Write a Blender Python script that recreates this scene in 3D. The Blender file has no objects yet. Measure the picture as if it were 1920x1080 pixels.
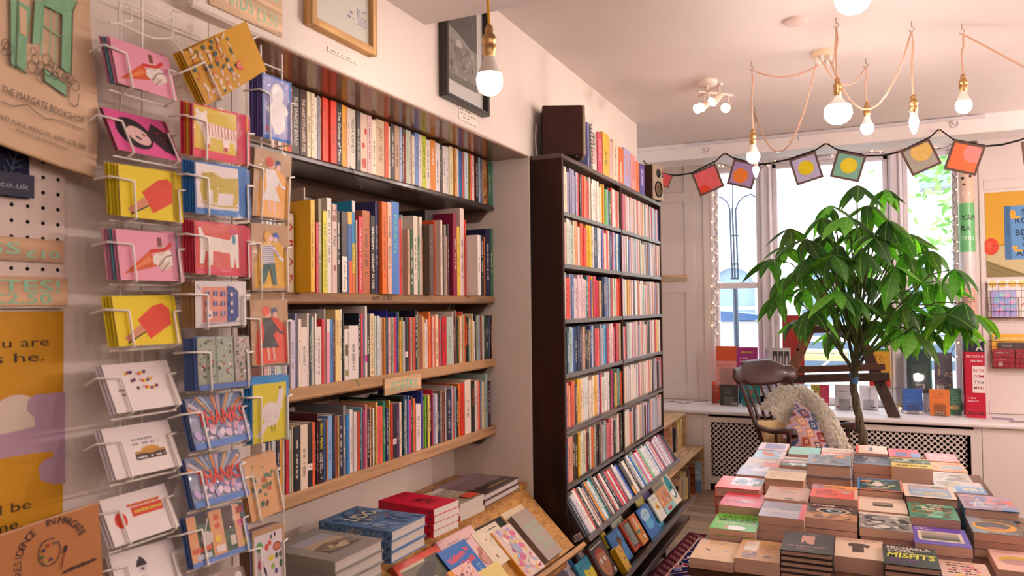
import bpy, math, random
from mathutils import Vector, Matrix
# ------------------------------------------------------------------ camera, world, lights, exposure
SC = bpy.context.scene
COL = SC.collection
random.seed(7)
F = 1405.07
YAW, PITCH, ROLL = .430397, .0252343, -.0107586
EYE = Vector((0, 0, 1.6))
_f = Vector((-math.sin(YAW)*math.cos(PITCH), math.cos(YAW)*math.cos(PITCH), math.sin(PITCH)))
_r = Vector((math.cos(YAW), math.sin(YAW), 0)); _u = _r.cross(_f)
_r, _u = _r*math.cos(ROLL)+_u*math.sin(ROLL), -_r*math.sin(ROLL)+_u*math.cos(ROLL)
cd = bpy.data.cameras.new('camera'); cam = bpy.data.objects.new('camera', cd); COL.objects.link(cam)
cd.sensor_width = 36; cd.lens = F/1920*36; cd.clip_start = .02
cam.matrix_world = Matrix(((_r.x, _u.x, -_f.x, EYE.x), (_r.y, _u.y, -_f.y, EYE.y), (_r.z, _u.z, -_f.z, EYE.z), (0, 0, 0, 1)))
cd.dof.use_dof = True; cd.dof.focus_distance = 3.9; cd.dof.aperture_fstop = 6.3
SC.camera = cam
W = bpy.data.worlds.new('overcast_sky'); SC.world = W; W.use_nodes = True
nt = W.node_tree; nt.nodes.clear()
wo = nt.nodes.new('ShaderNodeOutputWorld'); wb = nt.nodes.new('ShaderNodeBackground')
wb.inputs[0].default_value = (.82, .88, 1, 1); wb.inputs[1].default_value = 6.5
nt.links.new(wb.outputs[0], wo.inputs[0])
def area(name, loc, rot, sx, sy, power, col):
    l = bpy.data.lights.new(name, 'AREA'); l.shape = 'RECTANGLE'; l.size = sx; l.size_y = sy; l.energy = power; l.color = col
    o = bpy.data.objects.new(name, l); COL.objects.link(o); o.location = loc; o.rotation_euler = rot; return o
WARM = (1, .835, .80)
def lamp(loc, power, r=.06):  # unseen fill light added to brighten the room, with no fitting modelled
    l = bpy.data.lights.new('added_fill_light', 'POINT'); l.energy = power; l.color = WARM; l.shadow_soft_size = r
    o = bpy.data.objects.new('added_fill_light', l); COL.objects.link(o); o.location = loc; return o
for q, e in (((.9, .35, 2.3), 10), ((2.1, .9, 2.3), 15), ((.4, -.7, 2.3), 12), ((1.7, -1.0, 2.3), 15), ((2.0, 2.6, 2.3), 34), ((2.1, 4.2, 2.3), 76), ((2.2, 5.3, 2.3), 80), ((-.7, -1.2, 2.3), 6)): lamp(q, e)
for i, (x, w) in enumerate(((-.96, .46), (-.2, 1.0), (.55, .44))):      # sky portals in the three window openings
    p = area('window_portal', (x, 7.4, 1.8), (math.radians(-90), 0, 0), w, 2.1, 1, (1, 1, 1)); p.data.cycles.is_portal = True
SC.view_settings.view_transform = 'Standard'; SC.view_settings.look = 'None'
SC.view_settings.exposure = -0.12; SC.view_settings.gamma = 1; SC.view_settings.use_curve_mapping = False
SC.cycles.use_denoising = True; SC.cycles.max_bounces = 8; SC.cycles.diffuse_bounces = 4; SC.cycles.glossy_bounces = 3
SC.cycles.transparent_max_bounces = 16; SC.cycles.transmission_bounces = 6; SC.cycles.sample_clamp_indirect = 6
SC.cycles.caustics_reflective = False; SC.cycles.caustics_refractive = False
BULB_E = 125.0

# ------------------------------------------------------------------ survey helpers: sight lines met with real planes
def ray(px, py): return _f + _r*((px-960)/F) - _u*((py-540)/F)
def PX(px, py, X): d = ray(px, py); return EYE + d*(X/d.x)
def PY(px, py, Y): d = ray(px, py); return EYE + d*(Y/d.y)
def PZ(px, py, Z): d = ray(px, py); return EYE + d*((Z-1.6)/d.z)
def PP(px, py, p, n): d = ray(px, py); return EYE + d*((p-EYE).dot(n)/d.dot(n))
def PT(px, py, t): return EYE + ray(px, py)*t

# ------------------------------------------------------------------ colour and materials
def lin(c): return c/12.92 if c <= .04045 else ((c+.055)/1.055)**2.4
_hx = {}
def hx(s):
    if not isinstance(s, str): return s
    if s not in _hx: _hx[s] = tuple(lin(int(s[i:i+2], 16)/255) for i in (0, 2, 4))
    return _hx[s]
def nodes(name):
    m = bpy.data.materials.new(name); m.use_nodes = True; t = m.node_tree; t.nodes.clear()
    o = t.nodes.new('ShaderNodeOutputMaterial'); b = t.nodes.new('ShaderNodeBsdfPrincipled'); t.links.new(b.outputs[0], o.inputs[0])
    return m, t, b, o
def N(t, k, **kw):
    n = t.nodes.new('ShaderNode'+k)
    for a, v in kw.items():
        if a.startswith('i_'):
            key = a[2:]; n.inputs[int(key) if key.isdigit() else key].default_value = v
        else: setattr(n, a, v)
    return n
def mix(t, fac, a, b, mode='MIX'):
    n = N(t, 'Mix', data_type='RGBA', blend_type=mode)
    for sock, v in ((n.inputs[0], fac), (n.inputs[6], a), (n.inputs[7], b)):
        if hasattr(v, 'links') or hasattr(v, 'is_linked'): t.links.new(v, sock)
        else: sock.default_value = v if not isinstance(v, tuple) else (*v, 1)
    return n.outputs[2]
def attr(t): return N(t, 'Attribute', attribute_name='Col').outputs['Color']
def simple(name, rough, spec=.5, metal=0, noise=0, nscale=8, bump=0, bscale=60, coat=0):
    m, t, b, o = nodes(name); c = attr(t)
    tc = N(t, 'TexCoord')
    if noise:
        n = N(t, 'TexNoise', i_Scale=nscale, i_Detail=4.0); t.links.new(tc.outputs['Object'], n.inputs['Vector'])
        r = N(t, 'MapRange', i_1=.3, i_2=.7, i_3=1-noise, i_4=1+noise*.5); t.links.new(n.outputs[0], r.inputs[0])
        c = mix(t, 1.0, c, r.outputs[0], 'MULTIPLY')
    t.links.new(c, b.inputs['Base Color'])
    if bump:
        n = N(t, 'TexNoise', i_Scale=bscale, i_Detail=3.0); t.links.new(tc.outputs['Object'], n.inputs['Vector'])
        bp = N(t, 'Bump', i_Strength=bump, i_Distance=.004); t.links.new(n.outputs[0], bp.inputs['Height']); t.links.new(bp.outputs[0], b.inputs['Normal'])
    b.inputs['Roughness'].default_value = rough; b.inputs['Specular IOR Level'].default_value = spec; b.inputs['Metallic'].default_value = metal
    if coat: b.inputs['Coat Weight'].default_value = coat; b.inputs['Coat Roughness'].default_value = .08
    return m
MAT = {}
MAT['wall'] = simple('painted_plaster', .75, .25, noise=.04, nscale=1.5, bump=.25, bscale=45)
MAT['panel'] = simple('eggshell_paint', .45, .4, noise=.03, nscale=2)
MAT['paper'] = simple('paper_print', .6, .35)
MAT['matte'] = simple('matte', .85, .2, noise=.06, nscale=12)
MAT['gloss'] = simple('laminated_print', .28, .5)
MAT['lacquer'] = simple('brown_lacquer', .17, .6, noise=.18, nscale=3)
MAT['plastic'] = simple('plastic', .35, .5)
MAT['metal'] = simple('metal', .3, .5, metal=1)
MAT['wire'] = simple('white_enamel_wire', .35, .5)
MAT['cloth'] = simple('cotton_canvas', .95, .1, noise=.12, nscale=5, bump=.5, bscale=28)
MAT['fabric'] = simple('fabric', .9, .15, noise=.1, nscale=20)
MAT['stone'] = simple('render_wall', .9, .2, noise=.08, nscale=1)
MAT['bark'] = simple('bark', .75, .3, noise=.4, nscale=30, bump=.6, bscale=80)
def pages_mat():
    m, t, b, o = nodes('page_edges'); c = attr(t); tc = N(t, 'TexCoord')
    mp = N(t, 'Mapping'); mp.inputs['Scale'].default_value = (3, 3, 900); t.links.new(tc.outputs['Object'], mp.inputs[0])
    n = N(t, 'TexNoise', i_Scale=1.0, i_Detail=1.0); t.links.new(mp.outputs[0], n.inputs[0])
    r = N(t, 'MapRange', i_1=.3, i_2=.7, i_3=.82, i_4=1.05); t.links.new(n.outputs[0], r.inputs[0])
    t.links.new(mix(t, 1.0, c, r.outputs[0], 'MULTIPLY'), b.inputs['Base Color']); b.inputs['Roughness'].default_value = .9; return m
MAT['pages'] = pages_mat()
def wood(name, rough, axis=1, stretch=14, strength=.45, scale=6, coat=0, knots=False, bump=.1):
    m, t, b, o = nodes(name); c = attr(t); tc = N(t, 'TexCoord'); mp = N(t, 'Mapping')
    s = [scale*stretch]*3; s[axis] = scale; mp.inputs['Scale'].default_value = s
    oi = N(t, 'ObjectInfo'); ad = N(t, 'VectorMath', operation='ADD'); t.links.new(tc.outputs['Object'], ad.inputs[0])
    t.links.new(oi.outputs['Random'], ad.inputs[1]); t.links.new(ad.outputs[0], mp.inputs[0])
    n = N(t, 'TexNoise', i_Scale=.28, i_Detail=6.0, i_Distortion=1.2); t.links.new(mp.outputs[0], n.inputs[0])
    r = N(t, 'MapRange', i_1=.32, i_2=.68, i_3=1-strength, i_4=1+strength*.45); t.links.new(n.outputs[0], r.inputs[0])
    cc = mix(t, 1.0, c, r.outputs[0], 'MULTIPLY')
    if knots:
        n2 = N(t, 'TexNoise', i_Scale=2.3, i_Detail=3.0); t.links.new(tc.outputs['Object'], n2.inputs[0])
        r2 = N(t, 'MapRange', i_1=.62, i_2=.72, i_3=0., i_4=.6); t.links.new(n2.outputs[0], r2.inputs[0]); cc = mix(t, r2.outputs[0], cc, (.09, .07, .055))
    t.links.new(cc, b.inputs['Base Color']); b.inputs['Roughness'].default_value = rough
    bp = N(t, 'Bump', i_Strength=bump, i_Distance=.003); t.links.new(n.outputs[0], bp.inputs['Height']); t.links.new(bp.outputs[0], b.inputs['Normal'])
    if coat: b.inputs['Coat Weight'].default_value = coat; b.inputs['Coat Roughness'].default_value = .12
    return m
MAT['wood'] = wood('sawn_pine', .6, 1)
MAT['woodz'] = wood('sawn_wood_upright', .55, 2)
MAT['woodx'] = wood('sawn_wood_across', .55, 0)
MAT['dark'] = wood('dark_stained_wood', .32, 1, strength=.5, coat=.25)
MAT['darkz'] = wood('dark_stained_side', .6, 2, strength=.6, coat=0, scale=3, stretch=6)
MAT['darkz'].node_tree.nodes['Principled BSDF'].inputs['Specular IOR Level'].default_value = .2
MAT['mahog'] = wood('mahogany', .38, 0, strength=.3, coat=.2)
MAT['floor'] = wood('worn_floorboard', .55, 0, strength=.35, knots=True, scale=4)
def osb():
    m, t, b, o = nodes('strand_board'); tc = N(t, 'TexCoord'); mp = N(t, 'Mapping'); mp.inputs['Scale'].default_value = (1, .45, 1); t.links.new(tc.outputs['Object'], mp.inputs[0])
    n0 = N(t, 'TexNoise', i_Scale=16.0, i_Detail=2.0); t.links.new(mp.outputs[0], n0.inputs[0])
    mx = N(t, 'VectorMath', operation='MULTIPLY_ADD'); t.links.new(n0.outputs['Color'], mx.inputs[0]); mx.inputs[1].default_value = (.06, .06, .06); t.links.new(mp.outputs[0], mx.inputs[2])
    v = N(t, 'TexVoronoi', i_Scale=95.0); t.links.new(mx.outputs[0], v.inputs['Vector'])
    sp = N(t, 'SeparateColor'); t.links.new(v.outputs['Color'], sp.inputs[0])
    r = N(t, 'ValToRGB'); e = r.color_ramp; e.elements[0].color = (*hx('a06e38'), 1); e.elements[1].color = (*hx('cc9c5a'), 1)
    x = e.elements.new(.5); x.color = (*hx('ba874a'), 1); t.links.new(sp.outputs[0], r.inputs[0])
    n2 = N(t, 'TexNoise', i_Scale=5.0, i_Detail=4.0); t.links.new(tc.outputs['Object'], n2.inputs[0])
    r2 = N(t, 'MapRange', i_1=.6, i_2=.75, i_3=0., i_4=.5); t.links.new(n2.outputs[0], r2.inputs[0])
    t.links.new(mix(t, r2.outputs[0], r.outputs[0], hx('6b4420')), b.inputs['Base Color']); b.inputs['Roughness'].default_value = .42; return m
MAT['osb'] = osb()
def cover(name, rough, printed=True):
    # laminated cover; tiny unreadable spine print varies with each object
    m, t, b, o = nodes(name); c = attr(t); tc = N(t, 'TexCoord'); oi = N(t, 'ObjectInfo')
    g = N(t, 'SeparateXYZ'); t.links.new(tc.outputs['Generated'], g.inputs[0])
    nn = N(t, 'SeparateXYZ'); t.links.new(tc.outputs['Normal'], nn.inputs[0])
    def M(op, a, bb=0.0, cc=0.0):
        n = N(t, 'Math', operation=op)
        for i, v in enumerate((a, bb, cc)):
            if hasattr(v, 'is_linked'): t.links.new(v, n.inputs[i])
            else: n.inputs[i].default_value = v
        return n.outputs[0]
    spine = M('LESS_THAN', nn.outputs[0], -.7)
    q = M('MULTIPLY', g.outputs[1], 46.0); cell = M('FLOOR', M('ADD', q, M('MULTIPLY', oi.outputs['Random'], 999.0)))
    wn = N(t, 'TexWhiteNoise', noise_dimensions='1D'); t.links.new(cell, wn.inputs['W'])
    fr = M('FRACT', q); stroke = M('MULTIPLY', M('GREATER_THAN', fr, .25), M('GREATER_THAN', wn.outputs['Value'], .28))
    half = M('ABSOLUTE', M('SUBTRACT', g.outputs[2], .5)); band = M('LESS_THAN', half, M('MULTIPLY_ADD', wn.outputs['Value'], .1, .10))
    lo = M('MULTIPLY_ADD', oi.outputs['Random'], .25, .12); hi = M('MULTIPLY_ADD', M('FRACT', M('MULTIPLY', oi.outputs['Random'], 37.0)), .3, .62)
    rng = M('MULTIPLY', M('GREATER_THAN', g.outputs[1], lo), M('LESS_THAN', g.outputs[1], hi))
    mask = M('MULTIPLY', M('MULTIPLY', M('MULTIPLY', spine, stroke), M('MULTIPLY', band, rng)), .75 if printed else 0.0)
    hsv = N(t, 'SeparateColor', mode='HSV'); t.links.new(c, hsv.inputs[0])
    light = M('GREATER_THAN', hsv.outputs[2], .32)
    ink = mix(t, light, hx('e8ddc8'), hx('43302c'))
    t.links.new(mix(t, mask, c, ink), b.inputs['Base Color']); b.inputs['Roughness'].default_value = rough; b.inputs['Specular IOR Level'].default_value = .4
    return m
MAT['cover'] = cover('book_cover', .38)
MAT['plain'] = cover('plain_book_cover', .38, False)
def emis(name, col, s):
    m, t, b, o = nodes(name); e = N(t, 'Emission'); e.inputs[0].default_value = (*col, 1); e.inputs[1].default_value = s; t.links.new(e.outputs[0], o.inputs[0]); return m
MAT['bulb'] = emis('lit_bulb', (1, .835, .75), BULB_E)
MAT['spot'] = emis('lit_spot', (1, .84, .7), 12)
MAT['fairy'] = emis('lit_fairy_bulb', (1, .55, .2), 14)
def thin(name, tint, gl, bump=0, alpha=0.0, rough=.03):
    m, t, b, o = nodes(name); tr = N(t, 'BsdfTransparent'); tr.inputs[0].default_value = (*tint, 1); g = N(t, 'BsdfGlossy', i_Roughness=rough)
    ge = N(t, 'NewGeometry'); dt = N(t, 'VectorMath', operation='DOT_PRODUCT'); t.links.new(ge.outputs['Normal'], dt.inputs[0]); t.links.new(ge.outputs['Incoming'], dt.inputs[1])
    ab = N(t, 'Math', operation='ABSOLUTE'); t.links.new(dt.outputs['Value'], ab.inputs[0]); om = N(t, 'Math', operation='SUBTRACT', i_0=1.0); t.links.new(ab.outputs[0], om.inputs[1])
    pw5 = N(t, 'Math', operation='POWER', i_1=5.0); t.links.new(om.outputs[0], pw5.inputs[0]); fz = N(t, 'Math', operation='MULTIPLY_ADD', i_1=.96, i_2=.04); t.links.new(pw5.outputs[0], fz.inputs[0]); ms = N(t, 'MixShader'); mu = N(t, 'Math', operation='MULTIPLY_ADD'); t.links.new(fz.outputs[0], mu.inputs[0]); mu.inputs[1].default_value = gl; mu.inputs[2].default_value = alpha
    if bump:
        tc = N(t, 'TexCoord'); n = N(t, 'TexNoise', i_Scale=28.0, i_Detail=3.0, i_Distortion=1.5); t.links.new(tc.outputs['Object'], n.inputs[0])
        bp = N(t, 'Bump', i_Strength=bump, i_Distance=.01); t.links.new(n.outputs[0], bp.inputs['Height']); t.links.new(bp.outputs[0], g.inputs['Normal'])
    t.links.new(mu.outputs[0], ms.inputs[0]); t.links.new(tr.outputs[0], ms.inputs[1]); t.links.new(g.outputs[0], ms.inputs[2]); t.links.new(ms.outputs[0], o.inputs[0]); return m
MAT['glass'] = thin('window_glass', (.97, .985, .98), 1.0)
MAT['acrylic'] = thin('clear_acrylic', (.93, .94, .95), 1.2, alpha=.05)
MAT['sleeve'] = thin('clear_sleeve', (.985, .985, .985), .8, bump=.9, alpha=.0, rough=.06)
def leafm():
    m, t, b, o = nodes('leaf'); c = attr(t); tc = N(t, 'TexCoord'); g = N(t, 'SeparateXYZ'); t.links.new(tc.outputs['Object'], g.inputs[0])
    w = N(t, 'TexWave', i_Scale=9.0, i_Distortion=.6); w.bands_direction = 'X'; t.links.new(tc.outputs['Object'], w.inputs[0])
    r = N(t, 'MapRange', i_1=0., i_2=1., i_3=.88, i_4=1.05); t.links.new(w.outputs[0], r.inputs[0])
    cc = mix(t, 1.0, c, r.outputs[0], 'MULTIPLY'); am = N(t, 'Math', operation='ABSOLUTE'); t.links.new(g.outputs[1], am.inputs[0]); lm = N(t, 'Math', operation='LESS_THAN', i_1=.0016); t.links.new(am.outputs[0], lm.inputs[0])
    mf = N(t, 'Math', operation='MULTIPLY', i_1=.6); t.links.new(lm.outputs[0], mf.inputs[0]); cc = mix(t, mf.outputs[0], cc, hx('9ab86a')); t.links.new(cc, b.inputs['Base Color']); b.inputs['Roughness'].default_value = .38
    tl = N(t, 'BsdfTranslucent'); t.links.new(mix(t, 1.0, cc, (2.0, 3.1, .6), 'MULTIPLY'), tl.inputs[0])
    ms = N(t, 'MixShader', i_0=.5); t.links.new(b.outputs[0], ms.inputs[1]); t.links.new(tl.outputs[0], ms.inputs[2]); t.links.new(ms.outputs[0], o.inputs[0]); return m
MAT['leaf'] = leafm()
def furm():
    m, t, b, o = nodes('wool_pile'); c = attr(t); t.links.new(c, b.inputs['Base Color']); b.inputs['Roughness'].default_value = 1.0; b.inputs['Specular IOR Level'].default_value = .0
    tl = N(t, 'BsdfTranslucent'); t.links.new(c, tl.inputs[0]); ms = N(t, 'MixShader', i_0=.5); t.links.new(b.outputs[0], ms.inputs[1]); t.links.new(tl.outputs[0], ms.inputs[2]); t.links.new(ms.outputs[0], o.inputs[0]); return m
MAT['fur'] = furm()

# ------------------------------------------------------------------ mesh builder
class M:
    def __init__(s, col='ffffff'): s.v = []; s.f = []; s.c = []; s.col = hx(col); s.sm = []
    def add(s, vs, fs, col=None, smooth=False):
        n = len(s.v); s.v += [tuple(p) for p in vs]; c = hx(col) if col else s.col
        for q in fs: s.f.append([n+i for i in q]); s.c.append(c); s.sm.append(smooth)
        return s
    def box(s, a, b, col=None, T=None):
        x0, y0, z0 = a; x1, y1, z1 = b
        vs = [(x0, y0, z0), (x1, y0, z0), (x1, y1, z0), (x0, y1, z0), (x0, y0, z1), (x1, y0, z1), (x1, y1, z1), (x0, y1, z1)]
        if T: vs = [T @ Vector(p) for p in vs]
        return s.add(vs, [(0, 3, 2, 1), (4, 5, 6, 7), (0, 1, 5, 4), (1, 2, 6, 5), (2, 3, 7, 6), (3, 0, 4, 7)], col)
    def cbox(s, a, b, c=.004, col=None, T=None):
        # box with chamfered edges
        a = Vector(a); b = Vector(b); m = (a+b)/2; h = (b-a)/2; vs = []; idx = {}
        c = min(c, min(h)*.9)
        for sx in (-1, 1):
            for sy in (-1, 1):
                for sz in (-1, 1):
                    for ax in range(3):
                        d = [h[i]-(0 if i == ax else c) for i in range(3)]
                        idx[sx, sy, sz, ax] = len(vs); vs.append(m+Vector((sx*d[0], sy*d[1], sz*d[2])))
        if T: vs = [T @ p for p in vs]
        fs = []; S = (-1, 1)
        for ax in range(3):
            o1, o2 = [i for i in range(3) if i != ax]
            for sg in S:
                q = []
                for p, r in ((-1, -1), (1, -1), (1, 1), (-1, 1)):
                    k = [0, 0, 0]; k[ax] = sg; k[o1] = p; k[o2] = r; q.append(idx[(*k, ax)])
                fs.append(q if (sg > 0) == (ax != 1) else q[::-1])
            for p in S:
                for r in S:
                    k0 = [0, 0, 0]; k1 = [0, 0, 0]; k0[o1] = k1[o1] = p; k0[o2] = k1[o2] = r; k0[ax] = -1; k1[ax] = 1
                    q = [idx[(*k0, o1)], idx[(*k1, o1)], idx[(*k1, o2)], idx[(*k0, o2)]]; fs.append(q)
        for sx in S:
            for sy in S:
                for sz in S: fs.append([idx[sx, sy, sz, i] for i in range(3)])
        return s.add(vs, fs, col)
    def tube(s, pts, r, n=6, col=None, cap=True, smooth=True):
        pts = [Vector(p) for p in pts]; rs = r if isinstance(r, (list, tuple)) else [r]*len(pts); vs = []; up = None
        for i, p in enumerate(pts):
            d = (pts[min(i+1, len(pts)-1)]-pts[max(i-1, 0)]); d = d.normalized() if d.length > 1e-9 else Vector((0, 0, 1))
            if up is None: up = d.orthogonal().normalized()
            up = (up-d*up.dot(d)); up = up.normalized() if up.length > 1e-6 else d.orthogonal().normalized(); w = d.cross(up)
            for k in range(n):
                a = 2*math.pi*k/n; vs.append(p+(up*math.cos(a)+w*math.sin(a))*rs[i])
        fs = []
        for i in range(len(pts)-1):
            for k in range(n): fs.append((i*n+k, i*n+(k+1) % n, (i+1)*n+(k+1) % n, (i+1)*n+k))
        s.add(vs, fs, col, smooth)
        if cap: s.add(vs[:n], [tuple(range(n))[::-1]], col); s.add(vs[-n:], [tuple(range(n))], col)
        return s
    def lathe(s, prof, n=16, c=(0, 0, 0), col=None, ax=None, smooth=True):
        # prof: (radius, height); ax: matrix 3x3 mapping z to the axis
        vs = []; fs = []
        for r, h in prof:
            for k in range(n):
                a = 2*math.pi*k/n; p = Vector((r*math.cos(a), r*math.sin(a), h)); p = ax @ p if ax else p; vs.append(p+Vector(c))
        for i in range(len(prof)-1):
            for k in range(n): fs.append((i*n+k, i*n+(k+1) % n, (i+1)*n+(k+1) % n, (i+1)*n+k))
        s.add(vs, fs, col, smooth)
        for i, fl in ((0, True), (len(prof)-1, False)):
            if prof[i][0] > 1e-5:
                q = vs[i*n:(i+1)*n]; s.add(q, [tuple(range(n))[::-1] if fl else tuple(range(n))], col)
        return s
    def prism(s, poly, o, u, v, w, col=None):
        # polygon (2D) on plane o,u,v extruded by vector w
        n = len(poly); o = Vector(o); u = Vector(u); v = Vector(v); w = Vector(w)
        a = [o+u*x+v*y for x, y in poly]; vs = a+[p+w for p in a]
        fs = [tuple(range(n))[::-1], tuple(range(n, 2*n))]+[(i, (i+1) % n, n+(i+1) % n, n+i) for i in range(n)]
        return s.add(vs, fs, col)
    def grid(s, fn, nu, nv, col=None, smooth=True):
        vs = [fn(i/nu, j/nv) for j in range(nv+1) for i in range(nu+1)]
        fs = [(j*(nu+1)+i, j*(nu+1)+i+1, (j+1)*(nu+1)+i+1, (j+1)*(nu+1)+i) for j in range(nv) for i in range(nu)]
        return s.add(vs, fs, col, smooth)
    def mesh(s, name):
        me = bpy.data.meshes.new(name); me.from_pydata(s.v, [], s.f)
        ca = me.attributes.new('Col', 'FLOAT_COLOR', 'FACE') if False else me.color_attributes.new('Col', 'FLOAT_COLOR', 'CORNER')
        buf = []
        for q, c in zip(s.f, s.c): buf += [c[0], c[1], c[2], 1.0]*len(q)
        ca.data.foreach_set('color', buf)
        if any(s.sm): me.polygons.foreach_set('use_smooth', s.sm)
        return me
I4 = Matrix.Identity(4)
def obj(name, m, mat, parent=None, mw=None, world=True):
    # world=True: geometry given in world space, moved into the parent's space
    me = m if isinstance(m, bpy.types.Mesh) else m.mesh(name)
    if not me.materials: me.materials.append(MAT[mat] if isinstance(mat, str) else mat)
    o = bpy.data.objects.new(name, me); COL.objects.link(o)
    if parent is not None:
        o.parent = parent
        if world:
            pm = parent.matrix_world
            if parent.parent: pm = parent.parent.matrix_basis @ parent.matrix_basis
            else: pm = parent.matrix_basis
            me.transform(pm.inverted())
    if mw is not None: o.matrix_basis = mw
    return o
USED = {}
def tag(o, label, cat, group=None, kind=None):
    if label:
        k = label
        USED[k] = USED.get(k, 0)+1
        o['label'] = label
    if cat: o['category'] = cat
    if group: o['group'] = group
    if kind: o['kind'] = kind
    return o
def thing(name, label, cat, loc=(0, 0, 0), group=None, mw=None):
    o = bpy.data.objects.new(name, None); COL.objects.link(o); o.empty_display_size = .05
    if mw is not None: o.matrix_basis = mw
    else: o.matrix_basis = Matrix.Translation(Vector(loc))
    return tag(o, label, cat, group)
def struct(name, m, mat, parent=None):
    o = obj(name, m, mat, parent)
    if parent is None: o['kind'] = 'structure'
    return o
def frame(o, u, v, n):
    u = Vector(u).normalized(); v = Vector(v); v = (v-u*v.dot(u)).normalized(); n = u.cross(v)
    return Matrix(((u.x, v.x, n.x, o[0]), (u.y, v.y, n.y, o[1]), (u.z, v.z, n.z, o[2]), (0, 0, 0, 1)))

# ------------------------------------------------------------------ flat print: shapes and lettering as thin inked geometry
_glyph = {}
def text2d(s, bold=0.0):
    k = (s, bold)
    if k not in _glyph:
        cu = bpy.data.curves.new('lettering', 'FONT'); cu.body = s; cu.resolution_u = 2; cu.offset = bold
        ob = bpy.data.objects.new('lettering', cu); me = ob.to_mesh()
        vs = [(v.co.x/.72, v.co.y/.72) for v in me.vertices]; fs = [tuple(p.vertices) for p in me.polygons]
        ob.to_mesh_clear(); bpy.data.objects.remove(ob); bpy.data.curves.remove(cu)
        x0 = min((v[0] for v in vs), default=0); x1 = max((v[0] for v in vs), default=1)
        _glyph[k] = ([(x-x0, y) for x, y in vs], fs, x1-x0)
    return _glyph[k]
class Art:
    def __init__(s): s.v = []; s.f = []; s.c = []; s.k = 1
    def _add(s, pts, fs, col, dk=1.0):
        n = len(s.v); z = s.k*.0001; s.k += dk
        s.v += [(x, y, z) for x, y in pts]; c = hx(col)
        for q in fs: s.f.append([n+i for i in q]); s.c.append(c)
        return s
    def poly(s, pts, col, dk=1.0): return s._add(pts, [tuple(range(len(pts)))], col, dk)
    def rect(s, x0, y0, x1, y1, col): return s.poly([(x0, y0), (x1, y0), (x1, y1), (x0, y1)], col)
    def ell(s, cx, cy, rx, ry=None, col='000000', rot=0, n=18, a0=0, a1=360):
        ry = ry or rx; c, d = math.cos(math.radians(rot)), math.sin(math.radians(rot)); p = []
        full = a1-a0 >= 360; m = n if full else n+1
        for i in range(m):
            a = math.radians(a0+(a1-a0)*i/n); x, y = rx*math.cos(a), ry*math.sin(a); p.append((cx+x*c-y*d, cy+x*d+y*c))
        return s.poly(p, col, .25)
    def line(s, pts, w, col):
        q = []; fs = []
        for (x0, y0), (x1, y1) in zip(pts, pts[1:]):
            dx, dy = x1-x0, y1-y0; L = math.hypot(dx, dy) or 1; nx, ny = -dy/L*w/2, dx/L*w/2; n = len(q)
            q += [(x0+nx, y0+ny), (x0-nx, y0-ny), (x1-nx, y1-ny), (x1+nx, y1+ny)]; fs.append((n, n+1, n+2, n+3))
        return s._add(q, fs, col)
    def ring(s, cx, cy, r, w, col, rx=1, a0=0, a1=360, n=24):
        return s.line([(cx+r*rx*math.cos(math.radians(a0+(a1-a0)*i/n)), cy+r*math.sin(math.radians(a0+(a1-a0)*i/n))) for i in range(n+1)], w, col)
    def text(s, t, x, y, h, col, w=None, al='l', rot=0, bold=0.0, shear=0):
        vs, fs, L = text2d(t, bold); sx = h if w is None else w/L; off = {'l': 0, 'c': -.5, 'r': -1}[al]*L*sx
        c, d = math.cos(math.radians(rot)), math.sin(math.radians(rot)); p = []
        for a, b in vs:
            X, Y = a*sx+off+b*h*shear, b*h; p.append((x+X*c-Y*d, y+X*d+Y*c))
        return s._add(p, fs, col)
    def bars(s, x0, y0, x1, y1, rows, col, seed=1, gap=.45, dens=.8):
        # print too small or blurred to read
        rg = random.Random(seed); H = (y1-y0)/rows; q = []; fs = []
        for r in range(rows):
            yb = y1-(r+1)*H+H*gap/2; x = x0; end = x0+(x1-x0)*(rg.uniform(.6, 1) if rows > 1 else 1)
            while x < end:
                w = H*rg.uniform(.3, .75); n = len(q); hh = H*(1-gap)*rg.uniform(.7, 1)
                if rg.random() < dens: q += [(x, yb), (min(x+w, end), yb), (min(x+w, end), yb+hh), (x, yb+hh)]; fs.append((n, n+1, n+2, n+3))
                x += w*1.25
        return s._add(q, fs, col) if q else s
    def blobs(s, x0, y0, x1, y1, cols, n, r0, r1, seed=1):
        rg = random.Random(seed)
        for i in range(n):
            a = rg.uniform(r0, r1); s.ell(rg.uniform(x0+a, x1-a), rg.uniform(y0+a, y1-a), a, a*rg.uniform(.4, .9), rg.choice(cols), rg.uniform(0, 180), 8)
        return s
    def mesh(s, name, T=None):
        m = M(); m.v = [tuple(T @ Vector(p)) for p in s.v] if T else s.v; m.f = s.f; m.c = s.c; m.sm = [False]*len(s.f); return m.mesh(name)
def put_art(name, art, parent, T, mat='paper'):
    # T: plane frame in the parent's local space
    if not art.f: return None
    me = art.mesh(name, T); me.materials.append(MAT[mat]); o = bpy.data.objects.new(name, me); COL.objects.link(o); o.parent = parent; return o

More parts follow.
